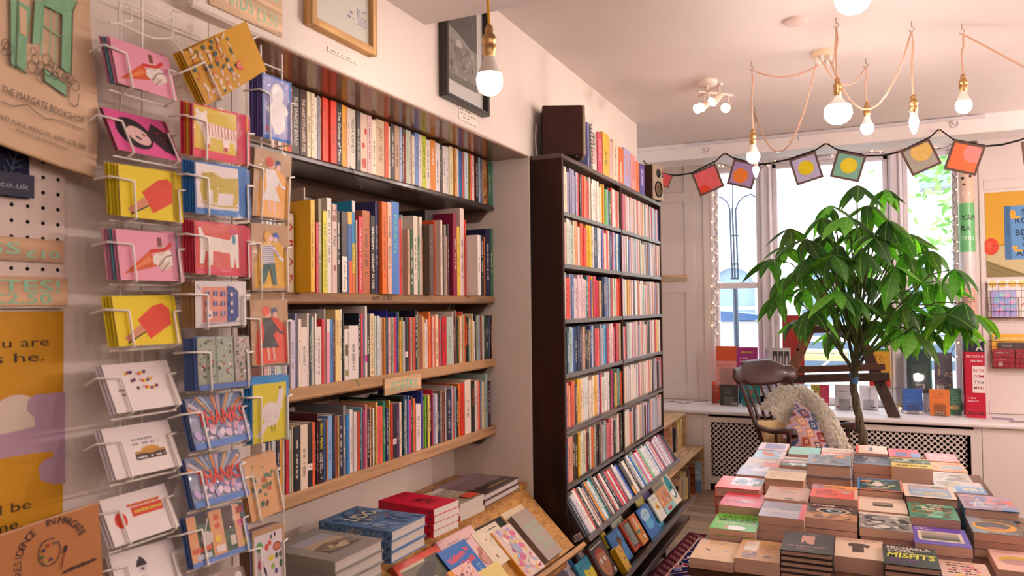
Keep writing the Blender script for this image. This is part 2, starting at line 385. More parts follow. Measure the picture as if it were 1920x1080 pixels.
# ------------------------------------------------------------------ colour words and labels
NAMES = {'white': 'f2ece6', 'cream': 'eadcc0', 'beige': 'd0b490', 'tan': 'b8905a', 'brown': '7a4e30', 'dark brown': '3f2a22', 'black': '1c1b1d', 'charcoal': '43413f', 'grey': '8f8c8a', 'pale grey': 'c4c0bc',
         'slate blue': '5f6e8a', 'navy': '22294a', 'blue': '2f62ae', 'light blue': '8fb4da', 'teal': '28838a', 'pale green': 'b4c8b2', 'green': '4f8f48', 'dark green': '2c5240', 'olive': '8a8a4c',
         'lime': 'c8d422', 'yellow': 'e6c832', 'mustard': 'c9982f', 'orange': 'e8802a', 'orange-red': 'e0532c', 'red': 'cc2f30', 'maroon': '6e2438', 'crimson': 'c02048', 'pink': 'e6a8b0', 'salmon': 'e08a70',
         'magenta': 'b02a70', 'purple': '5a3a82', 'lavender': 'b4aacc'}
_nc = {}
def cname(c):
    if c not in _nc:
        r = [int(c[i:i+2], 16) for i in (0, 2, 4)]
        _nc[c] = min(NAMES, key=lambda k: sum(w*(a-int(NAMES[k][i:i+2], 16))**2 for w, a, i in zip((1, 1.4, .9), r, (0, 2, 4))))
    return _nc[c]
def nth(i):
    return f"{i}{'th' if 10 <= i % 100 <= 20 else {1: 'st', 2: 'nd', 3: 'rd'}.get(i % 10, 'th')}"
def uniq(*cands):
    for l in cands:
        if l not in USED: return l
    return cands[-1]

# ------------------------------------------------------------------ books
def book(name, mw, w, l, t, col, page='d8c4a6', hard=False, mat='plain', art=None, spine=None, spine_col=None, label=None, cat='book', group=None, parts=True, spine_t=None):
    # local frame: spine at x=0 facing -x, fore edge at x=w, bottom edge at y=0, front cover facing +z at z=t
    b = .0026 if hard else .0009; r = .004 if hard else .0; c = hx(col); sc = hx(spine_col) if spine_col else c
    m = M(); m.box((0, 0, 0), (w, l, b), c); m.box((0, 0, t-b), (w, l, t), c)
    m.box((0, 0, b), (b, l, t-b), sc)
    if spine_col: m.add([(-.0002, 0, 0), (-.0002, l, 0), (-.0002, l, t), (-.0002, 0, t)], [(0, 3, 2, 1)], sc)
    pg = ((b, r, b), (w-r, l-r, t-b))
    if not parts: m.box(*pg, page)
    o = obj(name, m, mat, None, mw); tag(o, label, cat, group)
    if parts:
        p = M(page); p.box(*pg); q = obj('page_block', p, 'pages', o, world=False)
    if art: put_art('cover_print', art, o, Matrix.Translation((0, 0, t)), 'gloss')
    if spine: put_art('spine_print', spine, o, frame((-.0003, l, 0), (0, -1, 0), (0, 0, 1), None), 'gloss')
    return o
# ------------------------------------------------------------------ the room
WALLC, CEILC, PANELC = 'e4d8cd', 'e6dbd6', 'e3d6d0'
XW, XP, ZC = -1.281, -1.322, 2.785          # upper wall face, pier wall face, ceiling
YA0, YA1, XB = 1.372, 2.978, -1.665         # alcove
ZS = 2.252                                  # alcove soffit
YBULK, ZBULK = 5.52, 2.668                  # bulkhead before the window bay
YS, ZSILL, YWIN = 6.63, .687, 7.3
# floor planks, laid across the shop
fl = bpy.data.objects.new('floor', None); COL.objects.link(fl); fl['kind'] = 'structure'
rg = random.Random(3); pw = .118; k = 0; y = 2.0
while y < 6.64:
    x = -1.34
    while x < 3.0:
        L = rg.uniform(1.2, 2.2); x1 = min(x+L, 3.0); c = rg.choice(['a48a70', '97806a', 'ab9078', '8f7760', 'a58c78'])
        z = -rg.uniform(.0, .002); m = M(c).cbox((x+.0012, y+.0015, -.03), (x1-.0012, min(y+pw, YS+.02)-.0015, z), .0015)
        obj('floor_plank', m, 'floor', fl); k += 1; x = x1
    y += pw
struct('floor_base', M('4a3b30').box((-2.0, -4.0, -.06), (3.0, 2.0, 0)).box((-2.0, 2.0, -.06), (3.0, 7.6, -.028)), 'matte')
# ceiling, beam, bulkhead, bay ceiling
m = M(CEILC).box((-2.0, -4.0, ZC), (3.0, YBULK, ZC+.1))
struct('ceiling', m, 'wall')
struct('trim_5', M(CEILC).cbox((XW-.2, 1.25, 2.537), (3.0, 2.125, ZC+.02), .006), 'wall')
struct('trim_6', M(CEILC).cbox((-2.0, YBULK, ZBULK), (3.0, YBULK+.26, 3.1), .006).cbox((-2.0, YBULK-.012, ZC-.028), (3.0, YBULK+.01, ZC+.002), .004), 'panel').name = 'trim_6'
struct('ceiling_bay', M('e4dedd').box((-2.0, YBULK+.2, 2.96), (3.0, 7.5, 3.06)), 'wall')
# left wall: pier, upper wall over the alcove, alcove
m = M(WALLC)
m.box((-2.0, -4.0, 0), (XP, YA0, 3.0))                                     # pier behind the card rack
m.cbox((XP-.3, 1.158, ZS), (XW, 4.772, 3.0), .006)                         # boxed-out wall above
m.box((-2.0, YA1, 0), (XW, 4.772, 2.4))                                    # pier beside the bookcase
m.box((-2.0, YA0, 0), (XB, YA1, 2.5))                                      # alcove back
m.box((-2.1, 4.77, 0), (-1.92, 7.5, 3.1))
struct('wall_left', m, 'wall')
m = M('85604a')
m.box((XB, YA0, ZS-.004), (XW-.004, YA1, ZS+.02))
struct('trim_7', m, 'lacquer')
struct('wall_right', M(WALLC).box((3.0, -4.0, 0), (3.1, 7.5, 3.1)), 'wall')
struct('wall_back', M('d9c5b0').box((-2.0, -4.1, 0), (3.1, -4.0, 3.1)), 'wall')
# window wall: panelling, frames, panes
WX0, WX1, M1, M2 = -1.23, .80, (-.795, -.692), (.275, .382)
ZH = 2.905
m = M(PANELC)
m.box((-2.1, YWIN, ZSILL-.1), (WX0, YWIN+.12, 3.1)).box((WX1+.13, YWIN-.09, ZSILL-.1), (3.1, YWIN+.12, 3.1)).box((WX0, YWIN, ZH), (WX1+.13, YWIN+.12, 3.1))
def groove_panel(m, x0, x1, z0, z1, y):
    w = .03
    for a in (((x0, z0), (x1, z0+w)), ((x0, z1-w), (x1, z1)), ((x0, z0), (x0+w, z1)), ((x1-w, z0), (x1, z1))):
        m.cbox((a[0][0], y-.014, a[0][1]), (a[1][0], y+.002, a[1][1]), .006)
def stile(m, x0, x1, z0, z1, y): m.cbox((x0, y-.014, z0), (x1, y+.002, z1), .005)
for x0, x1 in ((-1.93, -1.86), (-1.50, -1.40), (-1.325, -1.255)): stile(m, x0, x1, ZSILL, 2.95, YWIN)
for z0, z1 in ((.69, .84), (1.72, 1.90), (2.60, 2.70)): stile(m, -1.93, -1.39, z0, z1, YWIN+.001)
stile(m, .934, .966, ZSILL, 2.95, YWIN-.09); stile(m, 2.0, 2.05, ZSILL, 2.95, YWIN-.09)
for z0, z1 in ((.69, .80), (2.52, 2.60)): stile(m, .966, 2.0, z0, z1, YWIN-.089)
m.box((WX1, YWIN-.09, ZSILL), (WX1+.131, YWIN+.12, ZH))
struct('wall_window', m, 'panel')
FR = 'e6dde0'
for wi, (x0, x1) in enumerate(((WX0, M1[0]), (M1[1], M2[0]), (M2[1], WX1))):
    o = bpy.data.objects.new(f'window_{wi+1}', None); COL.objects.link(o); o['kind'] = 'structure'
    y0, y1 = YWIN+.02, YWIN+.075; fw = .045; zt = 1.78
    def bar(n, a, b): obj(n, M(FR).cbox(a, b, .008), 'panel', o)
    bar('stile', (x0, y0, ZSILL), (x0+fw, y1, ZH)); bar('stile', (x1-fw, y0, ZSILL), (x1, y1, ZH))
    bar('top_rail', (x0, y0, ZH-.05), (x1, y1, ZH)); bar('bottom_rail', (x0, y0, ZSILL), (x1, y1, ZSILL+.07))
    bar('meeting_rail', (x0+fw, y0-.01, zt-.028), (x1-fw, y1, zt+.028))
    for z0, z1 in ((ZSILL+.07, zt-.028), (zt+.028, ZH-.05)):
        obj('pane', M().box((x0+fw, y0+.02, z0), (x1-fw, y0+.024, z1)), 'glass', o)
for i, (a, b) in enumerate((M1, M2)):
    struct(f'trim_{i+1}', M(FR).cbox((a, YWIN-.005, ZSILL), (b, YWIN+.1, ZH), .012).cbox((a+.012, YWIN-.025, ZSILL), (a+.03, YWIN, ZH), .006).cbox((b-.03, YWIN-.025, ZSILL), (b-.012, YWIN, ZH), .006), 'panel')
struct('trim_3', M(FR).cbox((WX0-.03, YWIN-.02, ZSILL), (WX0+.01, YWIN+.1, ZH), .01), 'panel')
struct('trim_4', M(FR).cbox((WX0-.03, YWIN-.022, ZH-.005), (WX1+.03, YWIN+.1, ZH+.05), .01), 'panel')
# sill, radiator casing with a punched sheet, plain side panels
struct('window_sill', M('e8e0e0').cbox((-1.95, YS-.035, ZSILL-.032), (3.0, YWIN+.1, ZSILL), .008), 'panel')
m = M(PANELC)
RX0, RX1 = -1.232, .838; GX0, GX1, GZ0, GZ1 = -1.168, .767, .118, .588
m.box((RX0, YS, .06), (GX0, YS+.02, .632)).box((GX1, YS, .06), (RX1, YS+.02, .632)).box((GX0, YS, GZ1), (GX1, YS+.02, .632)).box((GX0, YS, .06), (GX1, YS+.02, GZ0))
m.box((RX0, YS+.002, .632), (RX0+.045, YS+.02, ZSILL-.03)).box((RX1-.05, YS+.002, .632), (RX1, YS+.02, ZSILL-.03))
for x in (RX0, RX1-.06, -.2): m.box((x, YS+.01, 0), (x+.05, YS+.04, .06))
rad = bpy.data.objects.new('radiator_casing', None); COL.objects.link(rad); rad['kind'] = 'structure'
obj('casing_frame', m, 'panel', rad)
def punched(m, o, u, v, W_, H_, pitch, r, col):
    # diagonal lattice of round holes: square tiles, each with a hole in the middle and quarter holes shared at the corners
    o = Vector(o); u = Vector(u); v = Vector(v); n = 10; nx = int(W_/pitch); ny = int(H_/pitch)
    for j in range(ny):
        for i in range(nx):
            for dx, dy in ((0, 0), (.5, .5)):
                cx, cy = (i+.5+dx)*pitch, (j+.5+dy)*pitch
                if cx+pitch/2 > W_ or cy+pitch/2 > H_: continue
                h = pitch/2; ring = [(cx+r*math.cos(2*math.pi*(k+.5)/8), cy+r*math.sin(2*math.pi*(k+.5)/8)) for k in range(8)]
                dm = [(cx+h, cy), (cx, cy+h), (cx-h, cy), (cx, cy-h)]
                vs = [o+u*x+v*y for x, y in ring+dm]
                fs = []
                for q in range(4):
                    a = 8+q; b = 8+(q+1) % 4; k = q*2
                    fs += [(a, b, (k+1) % 8), (a, (k+1) % 8, k), (a, k, (k+7) % 8)] if False else [(a, (k+1) % 8, k), (a, b, (k+1) % 8), (a, k, (k+7) % 8)]
                m.add(vs, fs, col)
    return m
sh = punched(M(PANELC), (GX0, YS+.008, GZ0), (1, 0, 0), (0, 0, 1), GX1-GX0, GZ1-GZ0+.02, .0435, .0125, PANELC)
o = obj('punched_sheet', sh, 'panel', rad); o['kind'] = 'stuff'
for x in (RX0+.03, RX1-.035):
    for z in (.10, .612): obj('screw', M('b9a8a0').lathe([(.004, 0), (.003, .002), (0, .003)], 8, (x, YS, z), ax=Matrix.Rotation(math.radians(90), 3, 'X')), 'metal', rad)
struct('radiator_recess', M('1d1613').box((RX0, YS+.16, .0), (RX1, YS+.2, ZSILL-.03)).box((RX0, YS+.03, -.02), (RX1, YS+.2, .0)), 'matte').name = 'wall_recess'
struct('wall_below_sill', M(PANELC).box((-1.95, YS, 0), (RX0-.004, YS+.2, ZSILL-.03)).box((RX1+.004, YS, 0), (3.0, YS+.2, ZSILL-.03)).cbox((-1.95, YS-.006, .62), (RX0-.004, YS+.002, ZSILL-.03), .003), 'panel')

# ------------------------------------------------------------------ the street beyond the glass
struct('street_ground', M('cfc8c4').box((-12, 7.6, -.16), (12, 22, .42)), 'stone')
bd = bpy.data.objects.new('street_building', None); COL.objects.link(bd); tag(bd, 'white rendered building with arched windows across the street', 'building')
YB = 15.0
AR = [(-2.18, .42), (-.52, .42), (.86, .42), (2.3, .42), (-3.9, .42)]
m = M('efece8').box((-12, YB+.25, -.12), (9, YB+.5, 9))
obj('facade', m, 'stone', bd)
fc = M('efece8'); zs0, zs1 = 1.15, 1.98
xs = sorted(AR); xprev = -12
for cx, hw in xs:
    fc.box((xprev, YB, -.12), (cx-hw, YB+.25, 3.2)); xprev = cx+hw
    fc.box((cx-hw, YB, -.12), (cx+hw, YB+.25, 1.25))
    arc = [(cx-hw, 3.2), (cx-hw, 1.9)]+[(cx-hw*math.cos(math.pi*k/12), 1.9+hw*math.sin(math.pi*k/12)) for k in range(1, 12)]+[(cx+hw, 1.9), (cx+hw, 3.2)]
    fc.prism(arc, (0, YB, 0), (1, 0, 0), (0, 0, 1), (0, .25, 0))
fc.box((xprev, YB, -.12), (9, YB+.25, 3.2)); fc.box((-12, YB, 3.2), (9, YB+.25, 9)); fc.box((-12, YB-.06, .9), (9, YB, 1.0)); fc.box((-12, YB-.1, 4.4), (9, YB, 4.7)); fc.box((-12, YB-.08, 6.9), (9, YB, 7.1))
obj('front_wall', fc, 'stone', bd)
for cx, hw in xs:
    obj('arched_window', M('7f95a6').box((cx-hw, YB+.18, 1.2), (cx+hw, YB+.2, 2.4)), 'plastic', bd)
    obj('window_sill_stone', M('e6e2de').cbox((cx-hw-.05, YB-.08, 1.5), (cx+hw+.05, YB+.02, 1.56), .01), 'stone', bd)
    obj('arch_moulding', M('e2ddd8').tube([(cx-(hw+.08)*math.cos(math.pi*k/14), YB-.02, 1.9+(hw+.08)*math.sin(math.pi*k/14)) for k in range(15)], .04, 6), 'stone', bd)
obj('blue_plinth', M('5f6f80').box((-1.0, YB-.04, .3), (4.6, YB+.02, 1.2)), 'stone', bd)
obj('grey_fascia', M('8f979a').box((1.05, YB-.5, 3.55), (4.4, YB, 4.35)), 'stone', bd)
obj('drain_pipe', M('d9d4d0').tube([(-2.9, YB-.06, -.1), (-2.9, YB-.06, 8)], .05, 8), 'plastic', bd)
# iron frame close outside the first window
t = thing('wrought_iron_arch', 'blue-grey iron post with twin curved arches outside the narrow window', 'ironwork', (-1.0, 8.2, 0))
IC = '34465a'
for q in ((1378, 640), (1370, 450), (1372, 395)): pass
pa = [PY(1384, 650, 8.2), PY(1378, 535, 8.2)]
obj('post', M(IC).tube([(pa[0].x, 8.2, -.12), (pa[1].x, 8.2, pa[1].z)], .028, 8), 'plastic', t)
for dx in (-5, 0, 6): a = PY(1378+dx, 522, 8.2); b = PY(1373+dx, 390, 8.2); obj('upright', M(IC).tube([a, b], .011, 6), 'plastic', t)
for py in (442, 495, 522): a = PY(1370, py, 8.2); b = PY(1385, py, 8.2); obj('cross_tie', M(IC).tube([a, b], .010, 6), 'plastic', t)
obj('arch', M(IC).tube([PY(x, y, 8.2) for x, y in ((1344, 368), (1354, 371), (1364, 380), (1369, 395))], .009, 6), 'plastic', t)
obj('arch', M(IC).tube([PY(x, y, 8.2) for x, y in ((1379, 395), (1384, 380), (1394, 369), (1408, 364), (1421, 372), (1424, 390))], .009, 6), 'plastic', t)
obj('upright', M(IC).tube([PY(1374, 340, 8.2), PY(1374, 395, 8.2)], .009, 6), 'plastic', t)
# wheelie bin
b0 = PY(1378, 640, 9.2); t = thing('wheelie_bin', 'pale grey wheeled bin with blue lid out in the street', 'bin', (b0.x, 9.2, .42))
m = M('c9c8c4'); x, yb = b0.x, 9.2
m.prism([(-.24, .1), (.24, .1), (.30, .98), (-.30, .98)], (x, yb, .42), (1, 0, 0), (0, 0, 1), (0, .55, 0)); obj('bin_body', m, 'plastic', t)
obj('bin_lid', M('3f5f8c').prism([(-.33, .97), (.34, 1.0), (.36, 1.05), (-.30, 1.12), (-.35, 1.02)], (x, yb-.05, .42), (1, 0, 0), (0, 0, 1), (0, .65, 0)), 'plastic', t)
for s in (-.2, .2): obj('wheel', M('2a2a2c').lathe([(.09, -.03), (.09, .03)], 12, (x+s, yb+.5, .51), ax=Matrix.Rotation(math.radians(90), 3, 'Y')), 'plastic', t)
# cafe furniture out on the pavement
GZ = .54
def cafe_chair(x, y, c, lab):
    t = thing('folding_chair', lab, 'chair', (x, y, -.12+GZ), 'cafe furniture on the pavement')
    for s in (-.2, .2):
        obj('leg', M(c).tube([(x+s, y-.2, .42), (x+s, y+.22, 1.29)], .016, 6), 'plastic', t)
        obj('leg', M(c).tube([(x+s, y+.25, .42), (x+s, y-.2, .88)], .016, 6), 'plastic', t)
    for k in range(4): obj('seat_slat', M(c).cbox((x-.22, y-.2+k*.1, .87), (x+.22, y-.12+k*.1, .89), .005), 'plastic', t)
    for k in range(2): obj('back_slat', M(c).cbox((x-.22, y+.16+k*.04, 1.06+k*.12), (x+.22, y+.18+k*.04, 1.14+k*.12), .005), 'plastic', t)
cafe_chair(.12, 10.3, 'bcd6cf', 'pale mint folding chair seen between the easel legs')
cafe_chair(1.0, 10.9, 'c6dcd4', 'pale mint folding chair in the street behind the plant')
t = thing('cafe_table', 'yellow slatted folding table on the pavement behind the easel', 'table', (-.5, 10.0, .42), 'cafe furniture on the pavement')
for k in range(4): obj('table_slat', M('dcc98a').cbox((-.95, 9.8+k*.13, 1.0), (-.1, 9.91+k*.13, 1.025), .005), 'plastic', t)
obj('table_apron', M('dcc98a').cbox((-.95, 9.79, .91), (-.1, 9.82, .99), .005), 'plastic', t)
for a, b in (((-.85, 9.85), (-.2, 10.2)), ((-.2, 9.85), (-.85, 10.2))): obj('leg', M('e4e6e4').tube([(a[0], a[1], .42), (b[0], b[1], 1.0)], .016, 6), 'plastic', t)
# street tree, upper part of the third window
tr = thing('street_tree', 'leafy street tree seen through the pane beside the dog poster', 'tree', (2.6, 12.5, .42))
obj('trunk', M('6f6458').tube([(2.6, 12.5, .42), (2.5, 12.5, 3), (2.2, 12.4, 5.2)], [.12, .1, .05], 8), 'bark', tr)
for e in ((1.5, 12.2, 4.6), (1.2, 12.3, 3.7), (1.9, 12.4, 5.4), (1.4, 12.6, 2.9)): obj('branch', M('6f6458').tube([(2.48, 12.5, 2.4), ((2.48+e[0])/2, 12.4, e[2]*.5+1.4), e], [.05, .03, .012], 6), 'bark', tr)
m = M(); rg = random.Random(5)
for k in range(900):
    c0 = rg.choice(((1.5, 12.2, 4.6), (1.25, 12.3, 3.6), (1.9, 12.4, 5.3), (1.5, 12.6, 2.75), (2.4, 12.4, 4.6), (2.2, 12.2, 3.4)))
    p = Vector(c0)+Vector((rg.gauss(0, .32), rg.gauss(0, .3), rg.gauss(0, .3))); a = Vector((rg.uniform(-1, 1), rg.uniform(-1, 1), rg.uniform(-.6, .6))).normalized(); b = a.orthogonal().normalized(); L = rg.uniform(.07, .12)
    m.add([p-a*L, p-b*L*.5, p+a*L, p+b*L*.5], [(0, 1, 2, 3)], rg.choice(['7fae5a', '93bf6a', '6a9c50', 'a9c98a']))
o = obj('leaves', m, 'fur', tr); o['kind'] = 'stuff'
# ------------------------------------------------------------------ alcove shelves
XF = -1.447
def shelf(name, z1, t, mat, col, label, x1=XF):
    o = thing(name, label, 'shelf', (XB, 2.17, z1-t))
    obj('board', M(col).cbox((XB, YA0+.002, z1-t), (x1, YA1-.002, z1), .006), mat, o)
    obj('wall_batten', M('5b463b' if mat == 'dark' else '6a5348').prism([(YA0+.03, 0), (YA1-.06, 0), (YA1-.11, -.05), (YA0+.08, -.05)], (XB, 0, z1-t), (0, 1, 0), (0, 0, 1), (.022, 0, 0)), 'matte', o)
    obj('end_batten', M('6d574a').prism([(XB+.025, 0), (x1-.03, 0), (x1-.075, -.045), (XB+.025, -.045)], (0, YA1-.024, z1-t), (1, 0, 0), (0, 0, 1), (0, .022, 0)), 'matte', o)
    return o
SHELVES = [
    shelf('alcove_shelf', 2.047, .022, 'dark', '2f2523', 'thin dark painted shelf, topmost in the alcove'),
    shelf('alcove_shelf', 1.648, .032, 'wood', '97714e', 'old scaffold board shelf with stencilled letters on its edge'),
    shelf('alcove_shelf', 1.376, .038, 'wood', 'b48b60', 'pale scaffold board shelf that carries the poetry sign'),
    shelf('alcove_shelf', 1.083, .042, 'wood', 'b48b62', 'pale scaffold board shelf, lowest in the alcove'),
]
a = Art().text('WW  SCAFF', 0, 0, .016, '2e2018', w=.12); p = PX(697, 549, XF); put_art('stencil_lettering', a, SHELVES[1], SHELVES[1].matrix_basis.inverted() @ frame((XF+.0006, p.y, 1.626), (0, 1, 0), (0, 0, 1), None))
a = Art().text('SCAFF', 0, 0, .013, '4d6a86', w=.075); put_art('stencil_lettering', a, SHELVES[1], SHELVES[1].matrix_basis.inverted() @ frame((XF+.0006, PX(893, 549, XF).y, 1.626), (0, 1, 0), (0, 0, 1), None))
o = obj('edge_clip', M('23201f').tube([(XF+.003, 1.93, 2.05), (XF+.006, 1.945, 2.03), (XF+.002, 1.975, 2.0), (XF+.004, 1.99, 1.985)], .0016, 5), 'plastic', SHELVES[0])
# ribbon bookmark hanging over the poetry shelf edge
q = [PX(655, 711, XF+.004), PX(666, 712, XF+.012), PX(672, 720, XF+.008), PX(674, 724, XF+.006)]
m = M('2f7a55')
for a, b in zip(q, q[1:]): m.add([a+Vector((0, -.002, 0)), a+Vector((0, .003, 0)), b+Vector((0, .003, 0)), b+Vector((0, -.002, 0))], [(0, 1, 2, 3)])
m.v = [tuple(v) for v in m.v]; tag(obj('ribbon_bookmark', m, 'fabric'), 'green ribbon bookmark dangling over the poetry shelf edge', 'bookmark')
# POETRY sign
t = thing('shelf_sign', 'small plywood sign lettered POETRY on the shelf edge', 'sign', (XF+.004, PX(752, 712, XF).y, 1.338))
y0, y1 = PX(718.5, 715, XF).y, PX(787, 710, XF).y
obj('board', M('e0b88c').cbox((XF+.001, y0, 1.3065), (XF+.007, y1, 1.3625), .001), 'wood', t)
put_art('painted_lettering', Art().text('POETRY', 0, 0, .032, '86c4a8', w=(y1-y0)*.74, bold=.01), t, t.matrix_basis.inverted() @ frame((XF+.0075, y0+(y1-y0)*.16, 1.318), (0, 1, 0), (0, 0, 1), None))

# books: crop origin, crop scale, then per book (left px, right px, top px, colour[, set-back, text, text colour])
def B(s):
    out = []
    for w in s.split('|'):
        w = w.strip()
        if w:
            p = w.split(','); out.append([int(p[0]), int(p[1]), int(p[2]), p[3]]+[float(p[4]) if len(p) > 4 and p[4] else 0.0]+[x.strip() for x in p[5:7]])
    return out
ROWS = []
ROWS.append(('topmost alcove shelf', 2.047, [((540, 140), 6.0, B('''-190,-150,-60,d9c8b0|-150,-110,-40,8a4a3a|-110,-70,0,e0d4c4|-70,-30,40,c23a2e|-30,0,40,e3b04a|0,48,60,b84034|50,140,105,4a4342,,THE WHOLE ROAD,d8ccc0|145,220,145,4a2a22,,THE HARE WITH AMBER EYES,d9c6ae|222,268,100,e8d9b0,,,|269,310,105,e9dcba|312,340,260,f0e2cc|341,370,190,8a8c9c|371,394,270,c9b49a|395,427,235,e8452f|428,460,247,e8452f|461,492,260,e64430|493,560,277,e8452f|564,622,322,2c2a2b,,The Colour of Time,efe6da|624,665,325,f0a81e|666,685,340,d98a4a|686,712,318,e9d3c4|714,788,375,e3d8c6,,FRIDA KAHLO,6a6a64|790,835,400,4a4848|837,913,415,e6c9b2|914,962,450,e9c0be|964,1015,520,eee0c4|1017,1115,485,d9bf9a,,JENNY UGLOW,8a6a48|1117,1155,520,e8613a|1156,1180,595,efe0cc''')),
    ((730, 200), 5.686, B('''41,80,180,4a4440|82,130,170,c9a283|132,158,210,a8b8d8|159,190,225,5a4238,,The Whole Picture,efe0d0|191,203,295,c0392b|204,235,240,b9cfb0|236,268,250,e6d8c8|269,295,318,e8dac6|300,340,275,6f8fc4|342,373,290,e3d3c2|375,416,300,c8d422,,LUST FOR LIFE,2a2a1c|418,465,365,eadacb|467,517,345,e08a22,,TURNER,f6e6cc|519,565,400,e2d8d8|567,597,370,3a3a36|599,628,430,e2d6cf|629,668,445,d8cfcf|669,705,362,d9cfa0|706,722,420,d9a93a|723,748,430,d99a52|749,768,440,e6dccf|769,806,440,2d63a8|807,830,460,d95a45|832,868,470,c9d0d6|869,888,485,6fae45|889,905,490,e2582f|906,933,495,e6d8cc|934,941,500,c02c34|943,980,520,1b1b1b,,PHILIP PULLMAN,f0e8de|982,1000,520,9aa8c0|1001,1018,520,2f4f8a|1020,1068,540,c79a62|1069,1085,548,d9452c|1087,1120,545,2f6b4a|1121,1136,548,3a7f7a'''))]))
ROWS.append(('scaffold board shelf', 1.648, [((530, 350), 5.4, B('''-210,-170,180,8a8f9a|-170,-130,200,e2d6c4|-130,-105,190,d8dce0|-105,-75,215,2f3a55|-75,-50,180,e6dac8|-48,-20,200,c2b090|-18,20,220,d8c8a8|22,52,240,b98a3a|62,125,275,ecdcc2,,ARAK,c23a26|127,165,235,6b5a48,-.02|297,352,143,e9b21c,.055|240,290,20,b8a08c,-.07|362,383,365,d8475a|385,414,130,8f8a6a|416,474,250,d9d030,,THE ARTIST'S WAY,8a8f60|476,527,122,e9ddd0|529,576,180,d9c0b0,,Clay,3a4460|578,624,255,2c2724|626,685,260,4a4643,,Cabin Porn,f0e8dc|690,734,262,2f5fa0|736,774,155,1e86b8|776,790,345,c9b8a0|806,843,310,d83a48,,THE STORY OF LOOKING,e8b8b0|845,925,253,b8653a|930,974,300,1d1d1f,,SEE/SAW  GEOFF DYER,f0e8e0|977,1044,165,3a3a62|1046,1108,165,e8701f,.02''')),
    ((730, 370), 5.686, B('''26,68,65,e9b9a0,.02|71,150,60,4a7fc8,.015,FASHION,5fc0b8|152,177,245,d8362c|180,207,200,e0d8c8|228,270,350,c9a588,.02|276,307,350,2f5a3c|309,352,210,e2d4c2|353,374,430,3f7a4a|376,400,220,e9dcca|401,420,440,e08a2a|480,524,300,5a4a40,.03|440,528,155,1c1a18,-.05|527,560,258,df5226|600,638,258,e3d3c0,.02|641,664,305,9a8f88|665,680,430,e0a890|681,694,300,55504c|738,779,188,8a1f42,.015|780,807,325,e0c02a|812,864,135,e6cfc6|866,889,255,d8412c|1000,1034,415,e6dcd8,.055|1040,1069,410,1f2f38|1071,1084,435,e07a22|1087,1139,360,1c2350|1141,1168,350,2f6a4a'''))]))
ROWS.append(('poetry shelf', 1.376, [((535, 560), 6.0, B('''-240,-200,300,c9a0a0|-198,-160,290,d8d0c4|-158,-120,310,5a6a8a|-118,-80,270,e0d8d0|-78,-40,300,c0dcd0|-38,-10,320,7a3a4a|-8,18,310,d8d0d0|20,44,330,3a3a55|46,107,245,c9c0d0|109,145,170,7f86b0,,Collected Poems,d0c8d4|147,178,232,eadcca|180,244,320,e6d6ce|246,265,168,e9dfd3|267,284,185,3a3d4a|285,299,232,2f8f85|301,335,205,d9cfc6|336,350,170,efe6da|352,410,315,e6d8d2|411,437,232,d02a30|438,455,118,c3c3bd|458,502,232,e8a0b0|504,534,232,3a86c0|536,559,235,6a2a35|562,611,125,ecd08a,,ALONE,b08a48|613,640,120,e9dcc6|645,660,170,2a2a30|664,714,345,e9ded8|716,820,305,e6d9d3|822,850,165,262a38|851,869,168,e2492f|870,882,200,7a86d0|884,918,82,e9ddd5|920,949,172,3a3326|951,1002,170,e6d2a8,,LEONARD COHEN,6a4a2a|1004,1034,195,c9d0c0|1036,1062,195,cfd8d6|1063,1090,215,c9bcb6|1091,1112,215,efe3d8|1113,1127,218,e08a2a|1128,1139,215,2a6a7a|1140,1154,135,2a2a9a|1156,1188,215,e9b8ae''')),
    ((730, 560), 7.2, B('''28,60,255,9a9a80|62,95,255,d02a5a|96,114,190,2a3a9a|115,135,170,4f6a3a|136,160,300,e2a020|161,184,255,9aa070|186,209,305,c9c0c0|211,244,255,1f2330|245,259,255,6f9a8a|261,288,255,b8283a|289,303,260,e6d6c6|304,317,260,a07a40|319,348,252,e0402a|349,378,160,22243a|379,397,185,a0b080|399,444,215,9a5a3a|445,461,240,e6c8b0|462,477,245,e2b020|479,497,330,d8d0d8|498,529,275,ecd0d0|531,552,175,e87a3a|553,579,250,d8402a|581,604,240,e6b8a8|606,621,240,e2582a|623,660,215,e9cfae|663,692,265,b83a3a|693,709,240,7fb8d0|711,771,240,c8202a|773,849,250,a9bcae|851,864,180,e6dcd0|866,894,235,5a2a38|896,917,160,b8a08a|919,939,260,3f4a35|940,954,235,d8a020|956,974,235,e8d8c8|975,989,175,e2604a|991,1011,225,8fa070|1012,1029,228,d8522a|1031,1059,235,26262e|1061,1077,260,3a5a4a|1079,1104,275,e6d6b8|1105,1117,285,c9a868|1119,1137,205,ead8b0|1138,1151,305,efe0d0|1153,1174,228,1f3a4a|1176,1204,228,93a08a|1206,1221,228,7a93b0|1222,1234,232,a85a38|1236,1252,240,2a2020|1254,1274,228,e9c6b6|1276,1291,228,1f7a7a|1293,1339,225,20302c|1341,1369,225,55607a|1371,1385,228,262430|1387,1399,232,c9a070'''))]))
